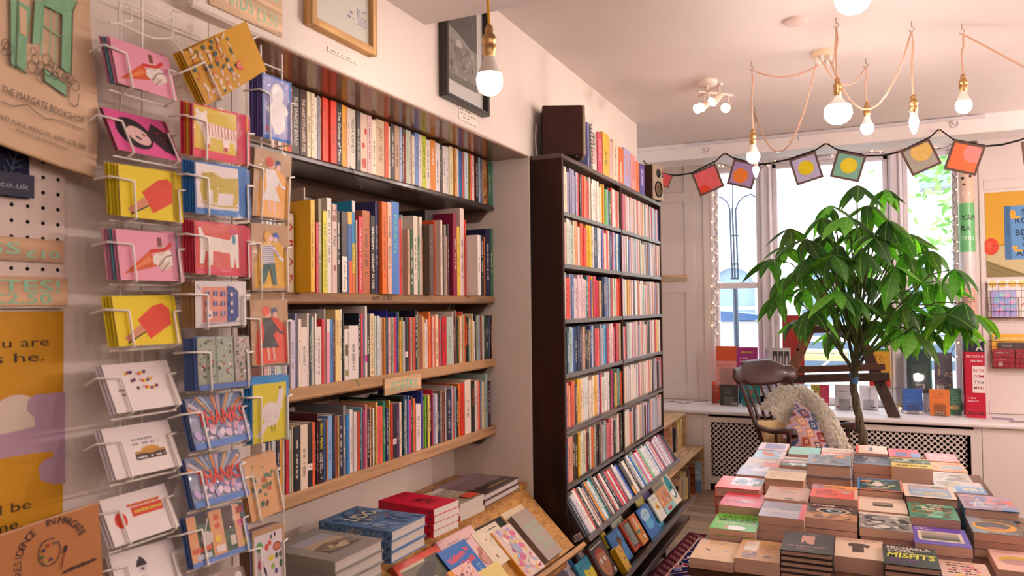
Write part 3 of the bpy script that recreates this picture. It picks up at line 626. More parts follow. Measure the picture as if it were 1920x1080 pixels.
ROWS.append(('lowest alcove shelf', 1.083, [((525, 740), 5.686, B('''-180,-150,520,e0d4c8|-148,-120,500,2a3550|-118,-90,510,d8c8b4|-88,-60,490,b8c4c8|-58,-30,500,d9d0c8|-28,-2,490,3a3a44|0,28,470,e0a030|31,60,470,1c1a1e|62,97,460,b81f35|101,125,380,b0c8bc|127,144,340,e2cfa8|147,214,340,23252e|220,294,320,e2cfb8|297,344,300,1f2026|346,371,295,e0602f|373,387,300,2a2a2a|389,412,200,5a2430|416,467,270,1d1b20,,Eileen Myles,e2c82a|469,482,265,2f7ad0|484,508,270,c98a60|511,559,225,7fa8d8|561,589,212,20242e,,MAGGIE NELSON  BLUETS,4a70b0|591,611,235,e07050|613,631,235,b8905a|633,669,225,1f2a45|673,707,115,7f8088|709,740,210,1f80c8|743,785,160,e9dcd6|788,811,185,dcd2ce|813,831,190,e2d6d0|833,849,185,e2482a|851,864,180,243040|866,884,135,6fb0b8|886,907,170,a02f6a|909,929,105,c87a80|931,957,155,2a1a2a|959,971,130,e8a870|973,987,150,22283a|989,1002,145,efe2d2|1004,1021,145,8a7a2a|1023,1042,80,d8a060|1045,1071,125,e0505a|1073,1099,120,e86a3a|1101,1117,68,1f8a68|1118,1129,45,1a2a28|1131,1159,140,2a3a70|1161,1182,60,c9a448''')),
    ((725, 690), 5.4, B('''45,62,360,dc3a3a|63,100,360,22242f|101,127,355,4a2a5a|129,149,345,e9d0b8|151,162,300,2a2a2a|164,186,285,2a5a68|188,214,320,e6dcd0|216,227,280,5a7ac0|229,244,325,e0207a|246,261,290,4a4a38|269,296,310,e0704a|298,347,365,e9d8d2|349,364,230,2a3a9a|366,379,330,d8a888|381,399,290,6fc030|401,414,290,20301f|416,436,275,e0c060|438,454,270,23222f|456,469,220,d02040|471,494,260,9a93b0|496,514,265,e2d8d8|516,539,260,2f3f52|541,564,230,7f7468|566,579,240,a04a3a|581,592,240,2a3040|594,609,205,d9c4b4|611,657,225,2a2c48|659,667,180,c9c0d0|669,681,205,d85030|683,704,190,7f98a0|706,724,210,1c1c20|726,741,160,e0702a|746,785,155,d0341f|791,857,122,e6d4c4|861,889,130,1f1a1c,,STING,d8602a|891,911,130,d8c8c0|913,929,120,e09a88|931,945,135,d8482a|947,961,135,1f7a98|963,994,140,e0c8a0|996,1020,60,9fb8b4|1026,1053,130,3a2030'''))]))
HARD = {'3a3a62', 'e9b21c', 'b8653a', '7f8088', '2a2c48'}
rg = random.Random(11)
for rname, zs, segs in ROWS:
    L = []
    for (ox, oy), s, bs in segs:
        for bk_ in bs:
            xl, xr, top, col, dx = bk_[:5]; tx = bk_[5:]
            X = XF-.008+dx+rg.uniform(-.004, .004)
            pm = (oy+top/s)
            a = PX(ox+xl/s, pm+25, X); b = PX(ox+xr/s, pm+25, X); zt = PX(ox+(xl+xr)/2/s, pm, X).z
            L.append([a.y, b.y, X, zt, col, tx])
    L.sort(key=lambda q: q[0]+q[1])
    prev = YA0+.003
    for i, q in enumerate(L):
        q[0] = max(q[0], prev+.0006); q[1] = max(q[1], q[0]+.005)
        if i+1 < len(L) and q[1] > L[i+1][0] and L[i+1][1]-q[0] > .012: q[1] = min(q[1], max(q[0]+.005, L[i+1][0]-.0004))
        prev = q[1]
    over = L[-1][1]-(YA1-.004)
    if over > 0:
        sc = (YA1-.004-L[0][0])/(L[-1][1]-L[0][0])
        y00 = L[0][0]
        for q in L: q[0] = y00+(q[0]-y00)*sc; q[1] = y00+(q[1]-y00)*sc
    zlim = {0: ZS-.012, 1: 2.047-.024, 2: 1.648-.034, 3: 1.376-.04}[[r[0] for r in ROWS].index(rname)]
    for i, (y0, y1, X, zt, col, tx) in enumerate(L):
        h = min(max(zt-zs, .13), zlim-zs); dp = min(.145 if h < .21 else .19, X-XB-.004)
        tone = 'tall ' if h > .245 else ('short ' if h < .18 else ''); th = 'thick' if y1-y0 > .03 else ('thin' if y1-y0 < .012 else '')
        c = cname(col); pc = cname(L[i-1][4]) if i else 'shelf end'; nc = cname(L[i+1][4]) if i+1 < len(L) else 'shelf end'
        base = f"{tone}{th+' ' if th else ''}{c} book on the {rname}"
        lab = uniq(f"{base}, between {pc} and {nc}", f"{base}, {nth(i+1)} along, beside {pc}")
        sp = None; t = y1-y0; bold = .012
        if tx and tx[0]:
            sp = Art(); s_, cc = tx[0], tx[1]
            if s_ == 'Cabin Porn': sp.rect(h*.55, t*.06, h*.985, t*.94, 'f0e8dc').text(s_, h*.6, t*.3, t*.5, '2a2624', w=h*.34)
            elif s_ == 'Eileen Myles': sp.text(s_, h*.06, t*.3, t*.5, cc, w=h*.4, bold=.02).text('I must be', h*.52, t*.55, t*.3, 'f0e8dc', w=h*.25, bold=.02).text('living twice', h*.52, t*.18, t*.3, 'f0e8dc', w=h*.32, bold=.02).text('S', h*.9, t*.3, t*.45, 'f0e8dc')
            elif s_ == 'Clay': sp.rect(0, 0, h*.2, t, '8a4a44').bars(h*.01, t*.1, h*.19, t*.9, 3, 'e8d8c8', 4).text(s_, h*.28, t*.3, t*.5, cc, w=h*.2, bold=.01).ell(h*.72, t*.5, h*.035, t*.3, '9a5a48')
            elif s_ == 'LEONARD COHEN': sp.text(s_, h*.07, t*.3, t*.42, cc, w=h*.8, bold=.0).ell(h*.5, t*.5, h*.02, t*.22, 'c8862a').rect(h*.92, t*.35, h*.96, t*.65, 'c8402a')
            elif s_ == 'ARAK': [sp.text(ch, h*(.12+.22*j), t*.25, t*.62, cc, w=h*.11, bold=.02) for j, ch in enumerate(s_)]
            else: sp.text(s_, h*.14, t*.27, t*.48, cc, w=h*min(.8, max(.35, len(s_)*.045+.1)), bold=bold)
        elif col == '22242f' or col == '1f2330' or col == '1f2026': sp = Art().rect(h*.64, 0, h*.74, t, 'ece4dc').ell(h*.69, t*.5, t*.16, t*.16, 'b83a3a')
        elif col == '1e86b8': sp = Art().rect(h*.46, 0, h*.78, t, 'e8c82a').rect(h*.78, 0, h, t, 'e0702a').rect(0, 0, h*.12, t, 'd8d4cc').bars(h*.48, t*.3, h*.76, t*.7, 1, '4a3a20', 3)
        elif col == '2f5fa0': sp = Art().rect(0, 0, h*.15, t, 'e8b030').rect(h*.6, t*.3, h, t, 'e0622a')
        elif col == 'e9ddd5': sp = Art().rect(h*.69, 0, h*.79, t, 'c0208a')
        elif col == 'e9ded8': sp = Art().rect(h*.3, t*.2, h*.52, t*.85, '6a5f3a').rect(h*.8, t*.2, h*.92, t*.85, '8a8a4c').bars(h*.05, t*.75, h*.95, t*.95, 1, '4a4038', 2)
        elif col == 'e8a0b0': sp = Art().rect(0, 0, h*.2, t, 'e9ddd6')
        elif col == 'e6c9b2': sp = Art().ell(h*.3, t*.75, h*.06, t*.2, 'c8402a').ell(h*.55, t*.4, h*.05, t*.25, 'd0503a').ell(h*.85, t*.5, h*.09, t*.35, 'c03a2a')
        elif col == 'e3d8c6': pass
        elif col == 'c79a62': sp = Art().blobs(0, 0, h, t, ['3f3a30', 'e0c090', 'a05a2a'], 40, t*.08, t*.2, 3)
        elif col == '5a4a40': sp = Art().bars(h*.2, t*.2, h*.6, t*.8, 2, '8a7a6a', 3)
        elif col == '26262e': sp = Art().poly([(h*.16, 0), (h*.62, 0), (h*.66, t), (h*.12, t)], 'd8522a')
        mw = frame((X, y0, zs+.0004), (-1, 0, 0), (0, 0, 1), None)
        book('shelf_book', mw, dp, h, t, col, page=rg.choice(['d8c8ac', 'cdb896', 'e0d2b8']), hard=col in HARD, mat='plain' if sp else 'cover', spine=sp, label=lab, cat='book', group=f'books on the {rname}')
# ------------------------------------------------------------------ strand-board counter under the alcove with a sloping display front
TA, TB = Vector((-1.395, 1.35, .845)), Vector((-1.303, 2.972, .845))
DU = (TB-TA).normalized(); DN = Vector((DU.y, -DU.x, 0))
t = thing('display_counter', 'strand board counter with sloping display front under the alcove shelves', 'counter', (-1.4, 2.2, 0))
L_ = (TB-TA).length
def cq(s, w, z): q = TA+DU*s+DN*w; return Vector((q.x, q.y, z))
m = M()
def slab(pts_lo, dz):
    vs = pts_lo+[p+Vector((0, 0, dz)) for p in pts_lo]; return vs
def quadbox(m, a, b, c, d, th):
    # four corners (ccw seen from outside), thickness vector
    vs = [a, b, c, d]+[p+th for p in (a, b, c, d)]
    m.add(vs, [(0, 1, 2, 3), (7, 6, 5, 4), (0, 4, 5, 1), (1, 5, 6, 2), (2, 6, 7, 3), (3, 7, 4, 0)])
ma = M(); quadbox(ma, Vector((XB+.002, TA.y+.03, .845)), cq(.03, .0, .845), cq(L_, 0, .845), Vector((XB+.002, 2.972, .845)), Vector((0, 0, -.02)))
obj('top_board', ma, 'osb', t)
W0, Z0_, W1, Z1_ = -.012, .826, .222, .606
ma = M(); quadbox(ma, cq(0, W0, Z0_), cq(0, W1, Z1_), cq(L_-.01, W1, Z1_), cq(L_-.01, W0, Z0_), Vector((-.012*DN.x, -.012*DN.y, -.012)))
obj('sloping_front', ma, 'osb', t)
SN = (cq(0, W0, Z0_)-cq(0, W1, Z1_)).normalized(); SNRM = DU.cross(SN)          # up the slope, outward normal
ma = M('b98d5e'); a0 = cq(0, W1+.006, Z1_-.012); quadbox(ma, a0, a0+SNRM*.045, a0+DU*(L_+.004)+SNRM*.045, a0+DU*(L_+.004), -SN*.018)
obj('ledge', ma, 'wood', t)
ma = M(); quadbox(ma, cq(0, W1-.03, Z1_-.02), cq(0, W1-.03, 0.0), cq(L_-.02, W1-.03, 0.0), cq(L_-.02, W1-.03, Z1_-.02), -DN*.018)
obj('lower_front', ma, 'osb', t)
ma = M(); ma.prism([(TB.x-.33, 0), (TB.x+W1-.06, 0), (TB.x+W1-.06, Z1_-.03), (TB.x-.03, .82), (TB.x-.33, .82)], (0, 2.955, 0), (1, 0, 0), (0, 0, 1), (0, .015, 0))
obj('end_panel', ma, 'osb', t)
# second, lower ledge with books
a1 = cq(0, W1+.075, .40); ma = M('a9825a'); quadbox(ma, a1, a1+SNRM*.045, a1+DU*(L_-.02)+SNRM*.045, a1+DU*(L_-.02), -SN*.018); obj('ledge', ma, 'wood', t)
ma = M(); quadbox(ma, a1+SN*.25, a1, a1+DU*(L_-.02), a1+DU*(L_-.02)+SN*.25, -SNRM*.012); obj('sloping_front', ma, 'osb', t)

def counter_stack(n, th, fc, rc, lc, col, art, labs, hard=True, spine=None, page='e0d6c8', group=None, grow=0):
    # fc: px of the near corner of the top cover, rc: the corner along the counter edge, lc: along the spine
    zt = .846+n*th; O = PZ(*fc, zt); R = PZ(*rc, zt); L = PZ(*lc, zt)
    w = (R-O).length; l = (L-O).length; u = (R-O).normalized(); v = Vector((-u.y, u.x, 0)); l = min(l, (O.x-XB)*.98)
    rg = random.Random(n*7+len(labs[0]))
    for k in range(n):
        top = k == n-1; j = 0 if top else rg.uniform(-.004, .004)
        o = O+u*j+v*rg.uniform(-.002, .004)*(0 if top else 1); o.z = .8463+k*th
        book('art_book', frame(o, u, v, None), w, l, th-.0006, col, page, hard, 'plain', art(w, l) if top else None, spine(l, th) if spine else None, label=labs[n-1-k], cat='book', group=group)
def a_grey(w, l):
    a = Art(); a.rect(w*.22, l*.2, w*.86, l*.78, 'b9a88e'); a.rect(w*.22, l*.2, w*.86, l*.36, '5f564c'); a.poly([(w*.22, l*.36), (w*.86, l*.36), (w*.86, l*.42), (w*.5, l*.5), (w*.22, l*.44)], '7d6f60'); a.rect(w*.22, l*.6, w*.86, l*.78, 'a9a8b4')
    a.blobs(w*.24, l*.21, w*.84, l*.4, ['8a7c6a', '3f3a36', 'c8b898'], 22, .008, .02, 2); return a
counter_stack(4, .031, (628, 1053), (718, 1010), (535, 1015), '8f8c86', a_grey, [f'grey photo book, {k} of the grey pile on the counter' for k in ('topmost', 'second', 'third', 'lowest')], page='c8beb4', group='grey photo books on the counter')
def a_lido(w, l):
    a = Art(); a.blobs(0, 0, w, l, ['4a74a4', '7a9cc0', '3f6494', '8fabc8', '56749a'], 90, .006, .022, 5); a.blobs(0, 0, w, l, ['c4603a', '3a2a3a'], 8, .003, .007, 6)
    a.text('LIDO', w*.5, l*.58, .05, 'f2e4c4', w=w*.62, al='c', bold=.015).bars(w*.3, l*.45, w*.7, l*.53, 2, 'd8c8a0', 2); return a
def s_lido(l, th): return Art().blobs(0, 0, l, th, ['3f6a9c', '86a6c4', '2c4f80', '8aa4be'], 46, .003, .007, 8).text('LIDO', l*.4, th*.22, th*.55, 'e0cfa8', w=l*.2)
counter_stack(3, .032, (735, 996.5), (800, 965), (603, 975), '5f84ae', a_lido, [f'blue dappled swimming book, {k} of three on the counter' for k in ('topmost', 'middle one', 'lowest')], spine=s_lido, page='d6ccc2', group='blue books on the counter')
def a_red(w, l):
    a = Art(); c = '4a0a1c'
    a.text('folk', w*.5, l*.42, .036, c, al='c', w=w*.46, bold=.015).text('ART', w*.56, l*.24, .04, c, al='c', w=w*.42, bold=.015)
    for s in (-1, 1): a.line([(w*(.5+s*.22), l*.36), (w*(.5+s*.1), l*.4)], .003, c)
    a.ell(w*.5, l*.52, .006, .012, c).ell(w*.47, l*.5, .01, .004, c, 30).ell(w*.54, l*.5, .01, .004, c, -30); a.bars(w*.55, l*.8, w*.95, l*.93, 4, '8a0f2c', 3); return a
def s_red(l, th): return Art().text('folk ART', l*.55, th*.3, th*.4, '6a0a20').rect(l*.9, th*.35, l*.95, th*.6, '4a0a1c')
counter_stack(4, .0235, (813.3, 955), (860, 936.7), (710, 938), 'd0173e', a_red, [f'crimson folk art paperback, {k} of the red pile' for k in ('topmost', 'second', 'third', 'lowest')], hard=False, spine=s_red, page='e6dcd2', group='crimson books on the counter')
def a_pat(w, l):
    a = Art(); rg = random.Random(4)
    for i in range(12):
        for j in range(16): a.ell(w*(i+.5)/12, l*(j+.5)/16*.8, .005, .003, '3a302c', 35, 6)
    a.rect(w*.5, l*.05, w*.95, l*.3, 'cf4a34'); return a
counter_stack(3, .02, (862, 946.7), (907.7, 926.7), (790, 930), 'd8c8b4', a_pat, [f'black and cream patterned paperback, {k} in its pile' for k in ('topmost', 'middle', 'lowest')], hard=False, spine=lambda l, th: Art().rect(0, 0, l, th, 'c4402c'), page='d0c4b8', group='patterned paperbacks on the counter')
def a_dark(w, l):
    a = Art(); a.rect(0, 0, w, l, '7d6468').rect(0, 0, w, l*.3, '3a2c2c').rect(0, l*.75, w, l, '8f767c'); rg = random.Random(9)
    for i in range(26): x = rg.uniform(0, w); a.poly([(x, l*.25), (x+.012, l*.25), (x+.006, l*(.3+rg.uniform(.02, .12)))], '2c2222')
    a.text('HARLEM', w*.5, l*.13, .014, 'b8923a', w=w*.5, al='c') if False else a.bars(w*.3, l*.1, w*.8, l*.16, 1, 'b8923a', 7, dens=1); return a
counter_stack(2, .024, (908, 928.3), (972.7, 895), (820, 914), '5a464a', a_dark, [f'dusky treeline landscape hardback, {k} on the counter end' for k in ('upper copy', 'lower copy')], page='c8bcb4', group='dusky landscape books on the counter')
# teal book corner, nearest the card rack
o = PZ(560, 1088, .875); book('art_book', frame(Vector((o.x, o.y, .8463)), (0, 1, 0), (-1, 0, 0), None), .2, .2, .027, '2a8f98', label='teal and purple book at the near end of the counter', art=Art().rect(.09, 0, .2, .2, '5a4a7a'))

# face-out books on the slope
SP = cq(0, W1, Z1_)
def slope_book(tl, tr, bl, th, col, art, label, spine_col=None, hard=True, lift=0.0, base=None, group='face-out books on the sloping counter'):
    p0 = SP+SNRM*(th+lift); TL = PP(*tl, p0, SNRM); TR = PP(*tr, p0, SNRM); BL = PP(*bl, p0, SNRM)
    w = (TR-TL).length; h = (TL-BL).length; mw = frame(BL-SNRM*th, DU, SN, None)
    return book('display_book', mw, w, h, th, col, hard=hard, art=art(w, h), label=label, cat='book', group=group, spine_col=spine_col)
def a_bg(w, h):
    a = Art().rect(0, 0, w, h, 'a99a90'); c = '8fc09a'
    for i, s in enumerate(('BROWN', 'GIRLS', 'WHO', 'WRITE')): a.text(s, w*.2, h*(.66-.15*i), h*.085, c, w=w*(.72 if s != 'WHO' else .45))
    return a.text('A', w*.18, h*.83, h*.06, c)
slope_book((986.6, 965), (1012, 947.6), (1028.4, 1051.5), .028, 'a99a90', a_bg, 'grey paperback with mint green title at the end of the slope', spine_col='8a786c', hard=False)
def a_floral(w, h): return Art().rect(0, 0, w*.05, h, 'd8902c').blobs(w*.06, 0, w, h, ['e0a8b8', 'd86a90', 'e8d0c8', 'b0a0c8', 'e8c070', 'c84a80', 'd8c4b0', '9ab0c0'], 80, .006, .02, 3)
slope_book((949, 995.5), (978.4, 973), (990, 1085), .022, 'd8c0b8', a_floral, 'orange-spined book with pink floral painting on the slope', spine_col='d8902c', lift=.001)
def a_draw(w, h):
    a = Art().rect(0, 0, w, h, 'e2d3b8'); c = '5f7080'; a.line([(w*.1, h*.08), (w*.1, h*.95), (w*.95, h*.95)], .001, '9a8a70')
    P_ = lambda q: [(w*x, h*y) for x, y in q]
    a.line(P_([(.4, .6), (.5, .68), (.62, .64), (.7, .7), (.78, .6), (.72, .5), (.8, .42), (.72, .33), (.6, .36), (.62, .46), (.5, .44), (.42, .5), (.4, .6)]), .0018, c).line(P_([(.5, .44), (.55, .32), (.65, .25), (.7, .33)]), .0018, c).ell(w*.3, h*.7, .006, .005, 'c88a6a').ell(w*.25, h*.22, .004, .008, '6a3a2a').bars(w*.6, h*.85, w*.9, h*.92, 1, '4a4a4a', 2); return a.line(P_([(.4, .84), (.48, .88), (.6, .86)]), .0012, c)
slope_book((906, 998.5), (946, 971), (932.6, 1063.7), .018, 'e2d3b8', a_draw, 'cream book with fine blue line drawing on the slope', spine_col='b89878', lift=.0)
slope_book((905, 990), (950, 962), (935, 1050), .012, '262422', lambda w, h: Art(), 'black book half hidden behind the cream drawing book', lift=-.010)
def a_arch(w, h): return Art().rect(0, 0, w, h, 'ddc9a8').ring(w*.55, h*.5, w*.26, .006, 'b08a78').ring(w*.55, h*.5, w*.2, .005, 'c8a890').ell(w*.85, h*.8, .008, .006, '9a5a48').blobs(w*.3, h*.2, w*.8, h*.5, ['7a6a8a', 'a86a5a'], 8, .004, .008, 2)
slope_book((955, 962), (989.6, 940.5), (985, 1020), .010, 'ddc9a8', a_arch, 'cream book with a faint arch, behind the floral book', lift=-.009)
def a_fem(w, h): return Art().text('THE ART OF', w*.2, h*.83, h*.04, '3a3034', w=w*.32).text('FEMINISM', w*.2, h*.75, h*.065, '2e262a', w=w*.55).ell(w*.8, h*.25, w*.1, h*.3, 'b87a6a', 10).blobs(w*.6, h*.02, w*.98, h*.5, ['c89088', 'a86a5a', 'd8a89c'], 14, .01, .03, 3)
slope_book((836, 1012.6), (898.5, 979), (880, 1100), .02, 'e2bcb8', a_fem, 'pale pink feminism book on the slope', spine_col='d8aaa6', lift=-.004)
def a_blue(w, h):
    a = Art().rect(0, 0, w, h, '2f6ab4'); c = 'd84a50'
    return a.text('Velkom', w*.1, h*.62, h*.14, c, w=w*.62, rot=8, bold=.05).text('to', w*.74, h*.76, h*.12, c, w=w*.16, bold=.05).text('Inklandt', w*.26, h*.42, h*.14, c, w=w*.66, rot=8, bold=.05).bars(w*.78, h*.1, w*.92, h*.4, 5, '8fb0dc', 2)
slope_book((842, 1032.6), (889, 1005), (876, 1110), .012, '2f6ab4', a_blue, 'blue book with red blobby lettering in front of the pink one', spine_col='23406e', lift=.018)
def a_paint(w, h):
    a = Art().rect(w*.0, 0, w, h, 'd85a4a').rect(w*.06, h*.0, w*.9, h*.88, '6a5c48').rect(w*.55, 0, w*.9, h*.88, '4a4a38').ell(w*.45, h*.62, w*.3, h*.14, '3a3230', 15).ell(w*.5, h*.3, w*.18, h*.22, 'c09078').ell(w*.42, h*.5, w*.2, h*.1, '34302c', 20); return a.rect(w*.06, h*.83, w*.6, h*.88, 'c8b898')
slope_book((755.6, 1057.8), (832.6, 1014.8), (800, 1150), .022, 'd85a4a', a_paint, 'red-bordered book with portrait of a hatted figure', spine_col='b84a3a')
slope_book((858.5, 1069.6), (897, 1046), (885, 1135), .014, 'e8b0a8', lambda w, h: Art().rect(0, 0, w, h, 'e6b8b0').rect(0, 0, w*.2, h, 'd8902c').blobs(w*.2, 0, w, h, ['c83a3a', 'e07a3a', '6a8a8a', 'b04a6a'], 30, .003, .006, 2).bars(w*.3, h*.6, w*.8, h*.8, 2, '6a3a3a', 3), 'pink speckled little book in front of the blue one', lift=.032)
slope_book((926.5, 1072), (959, 1048.5), (940, 1130), .012, 'e2cf84', lambda w, h: Art().rect(0, 0, w, h, 'e0cc80').bars(w*.5, h*.4, w*.8, h*.5, 1, '8a7a40', 4), 'plain pale yellow book in front of the cream drawing book', lift=.02)
# books on the lower ledge, only their tops in view
SP2 = a1
for px0, px1, py, c, lab in ((1015, 1052, 1062, '6a6478', 'dusk-blue night sky book on the lower ledge'), (1052, 1075, 1062, 'cfc8d0', 'pale lilac book at the end of the lower ledge'), (960, 1010, 1085, '8a7a70', 'brown book on the lower ledge')):
    p0 = SP2+SNRM*.016; A = PP(px0, py, p0, SNRM); Bq = PP(px1, py-20, p0, SNRM); d = (A-SP2).dot(SN); w = (Bq-A).dot(DU)
    book('display_book', frame(A-SN*d-SNRM*.015, DU, SN, None), w, d, .015, c, hard=True, art=Art().blobs(0, 0, w, d, [c, 'd8b060', '4a4a60', '9a94a8'], 16, .004, .012, 3), label=lab, group='face-out books on the sloping counter')
# ------------------------------------------------------------------ the black paperback bookcase
BX0, BX1, BY0, BY1, BZ = XW+.002, -1.131, 2.985, 4.765, 2.255
DK = '341c13'
t = thing('bookcase', 'tall dark-stained bookcase of paperbacks standing against the wall', 'bookcase', (-1.2, 3.87, 0))
obj('side_panel', M(DK).cbox((BX0, BY0, 0), (BX1, BY0+.02, BZ-.02), .002).prism([(BX1-.002, 0), (-1.02, 0), (-1.02, .24), (BX1-.002, .74)], (0, BY0+.003, 0), (1, 0, 0), (0, 0, 1), (0, .016, 0)), 'darkz', t)
obj('side_panel', M(DK).cbox((BX0, BY1-.02, 0), (BX1, BY1, BZ-.02), .002), 'darkz', t)
obj('top_board', M('4a342a').cbox((BX0, BY0-.004, BZ-.022), (BX1+.004, BY1+.004, BZ), .003), 'dark', t)
obj('back_panel', M('2a1c17').box((BX0, BY0+.02, .02), (BX0+.006, BY1-.02, BZ-.02)), 'matte', t)
YD = 3.868
obj('divider', M(DK).cbox((BX0+.006, YD-.010, .80), (BX1, YD+.010, BZ-.02), .002), 'darkz', t)
SH = [2.009, 1.783, 1.545, 1.31, 1.073, .837]
for z in SH:
    for a, b in ((BY0+.02, YD-.01), (YD+.01, BY1-.02)):
        s = obj('shelf', M('554a48').cbox((BX0+.006, a, z-.019), (BX1-.001, b, z), .002), 'dark', t)
        obj('shelf_edging', M('6e6a6a').box((BX1-.001, a, z-.019), (BX1+.0006, b, z-.001)), 'plastic', s)
        if z < 1.1: obj('acrylic_lip', M().box((BX1+.001, a, z-.005), (BX1+.003, b, z+.012)), 'acrylic', s)
SV = Vector((-.52, 0, .854)).normalized(); SNR = Vector((.854, 0, .52)).normalized(); DY = Vector((0, 1, 0))
LP = Vector((-1.047, BY0, .626))
def qb(m, a, b, c, d, th):
    vs = [a, b, c, d]+[p+th for p in (a, b, c, d)]
    return m.add(vs, [(0, 1, 2, 3), (7, 6, 5, 4), (0, 4, 5, 1), (1, 5, 6, 2), (2, 6, 7, 3), (3, 7, 4, 0)])
WB = DY*(BY1-BY0)
obj('sloping_shelf', qb(M('3c2c26'), LP-SNR*.135, LP+SNR*.014, LP+SNR*.014+WB, LP-SNR*.135+WB, -SV*.016), 'dark', t)
obj('shelf_edging', qb(M('5c5658'), LP+SNR*.014-SV*.016, LP+SNR*.014+SV*.006, LP+SNR*.014+SV*.006+WB, LP+SNR*.014-SV*.016+WB, SNR*.004), 'plastic', t)
LB = Vector((-1.003, BY0, .375))
obj('sloping_back', qb(M('2a1d18'), LB-SNR*.06+SV*.27, LB-SNR*.06, LB-SNR*.06+WB, LB-SNR*.06+SV*.27+WB, -SNR*.012), 'matte', t)
obj('display_ledge', qb(M('463632'), LB-SNR*.06, LB+SNR*.062, LB+SNR*.062+WB, LB-SNR*.06+WB, -SV*.016), 'dark', t)
obj('shelf_edging', qb(M('4c464a'), LB+SNR*.062-SV*.016, LB+SNR*.062+SV*.001, LB+SNR*.062+SV*.001+WB, LB+SNR*.062-SV*.016+WB, SNR*.004), 'plastic', t)
obj('plinth', M('2c201b').cbox((BX0+.01, BY0+.03, 0), (-1.15, BY1-.02, .25), .003).cbox((BX0+.01, BY0+.03, .25), (-.978, BY1, .282), .003), 'dark', t)
for k in range(9):
    y = BY0+.15+k*.2; p = LP+SNR*.019+DY*(y-BY0)-SV*.012
    obj('label_clip', M('b8b8be').box((0, 0, 0), (.004, .016, .003), None, frame(p, DY, SV, None)), 'plastic', t)

PAL = ['''d8d0c8 dcc8a8 c9c6b4 8f8aa8 8a86a8 9a94b0 8a84a6 9c98b0 d8403a 3a3436 5a5250 e0503a e27050 d8d0c0 e04838 e0d8cc 3a4a48 d8c8b0 e8ddd0 d9cfc0 ece0d4 e2d2ae e8d8c8 e8c040 d89030 f0e0c8 4fae50 8a8aa8 3a3a44 2f6a44 e04040 e8d8d0 e2b8b0 d8c8c0 d05050 c8b8a0''',
'''8a4a50 d8b8a8 c8ccc0 c0c8c0 a8b8a8 e0d0b0 e8a070 e06050 e0d8c8 d8602a d84a3a e8402a e8b020 e8c020 3a3a40 d8d0c8 3a4a68 2a3450 c8d0d8 e8e0d8 4a5aa0 d84a40 e8d8c8 e25a48 dcd4c8 4a4a78 6a4a7a d8a0a8 e04a50 3a7ab8 dcdcd0 2f6aa0''',
'''c8ccc8 e0503a d8402a 9aa8b8 5a6a98 c8d0d8 d8b8b8 d9bcc0 e2c4c0 d8b0b8 d8c0c0 d0b8b8 3a6a70 c03a44 e8483a 3a4a9a e8c030 a04068 d03050 c82848 c82848 c8a070 3a3028 2a3048 3a4468 5a6a90 8a98b8 a8b0b8 2a3858 c84a54 dcd4c4 5a8a60 e2d8c8 d83a30 c87030 d02a2a''',
'''4a6a58 2a3a4a 5a7a88 98b0b0 a8c0c0 3a5a9a 22304a 3a4460 2a2a40 9a90a0 c8a080 5a4038 2a2a2a 3a3a48 c8a84a 2f4a8a d0d0d8 3a4a68 d84848 d87068 e06a5a 9a9aa8 d8b8b8 6ab0c8 4a6aa0 c03a4a b85a3a d8c0c0 e0ccc8 d8a8b8 d85070 3a4a48 c83048 8a4a3a c8b090''',
'''2f5a98 e08a60 e0a088 d85a40 c88060 3a3a48 e2b030 e8c8a0 dcd8cc c8d8d0 e8e0d8 e8dcd0 d8c8b8 f0e0c8 e0a840 d8b8c0 3a3a88 c83a3a d8d0c8 c8d0c0 e8e4dc dcd4d0 2a2428 3a3a38 c03a70 4a4a40 e0b030 4a4a60 4a7a70 3f8a80 d85028''',
'''3a5a88 d89080 d8a080 3a3028 2a2424 e8b828 c8c8b0 e2e0d0 c8d0b0 d02a40 3a3a30 d8d8c8 d86a2a 8a8a80 2a2624 3a3434 c89098 a8c0b8 8a98a0 c86a70 b85060 e0a0b0 d8b8c0 3a4438 c8d0c8 e8e0d4 d04050 2a3a30''']
ORD = ['first', 'second', 'third', 'fourth', 'fifth', 'sixth']
rg = random.Random(21); packed = M()
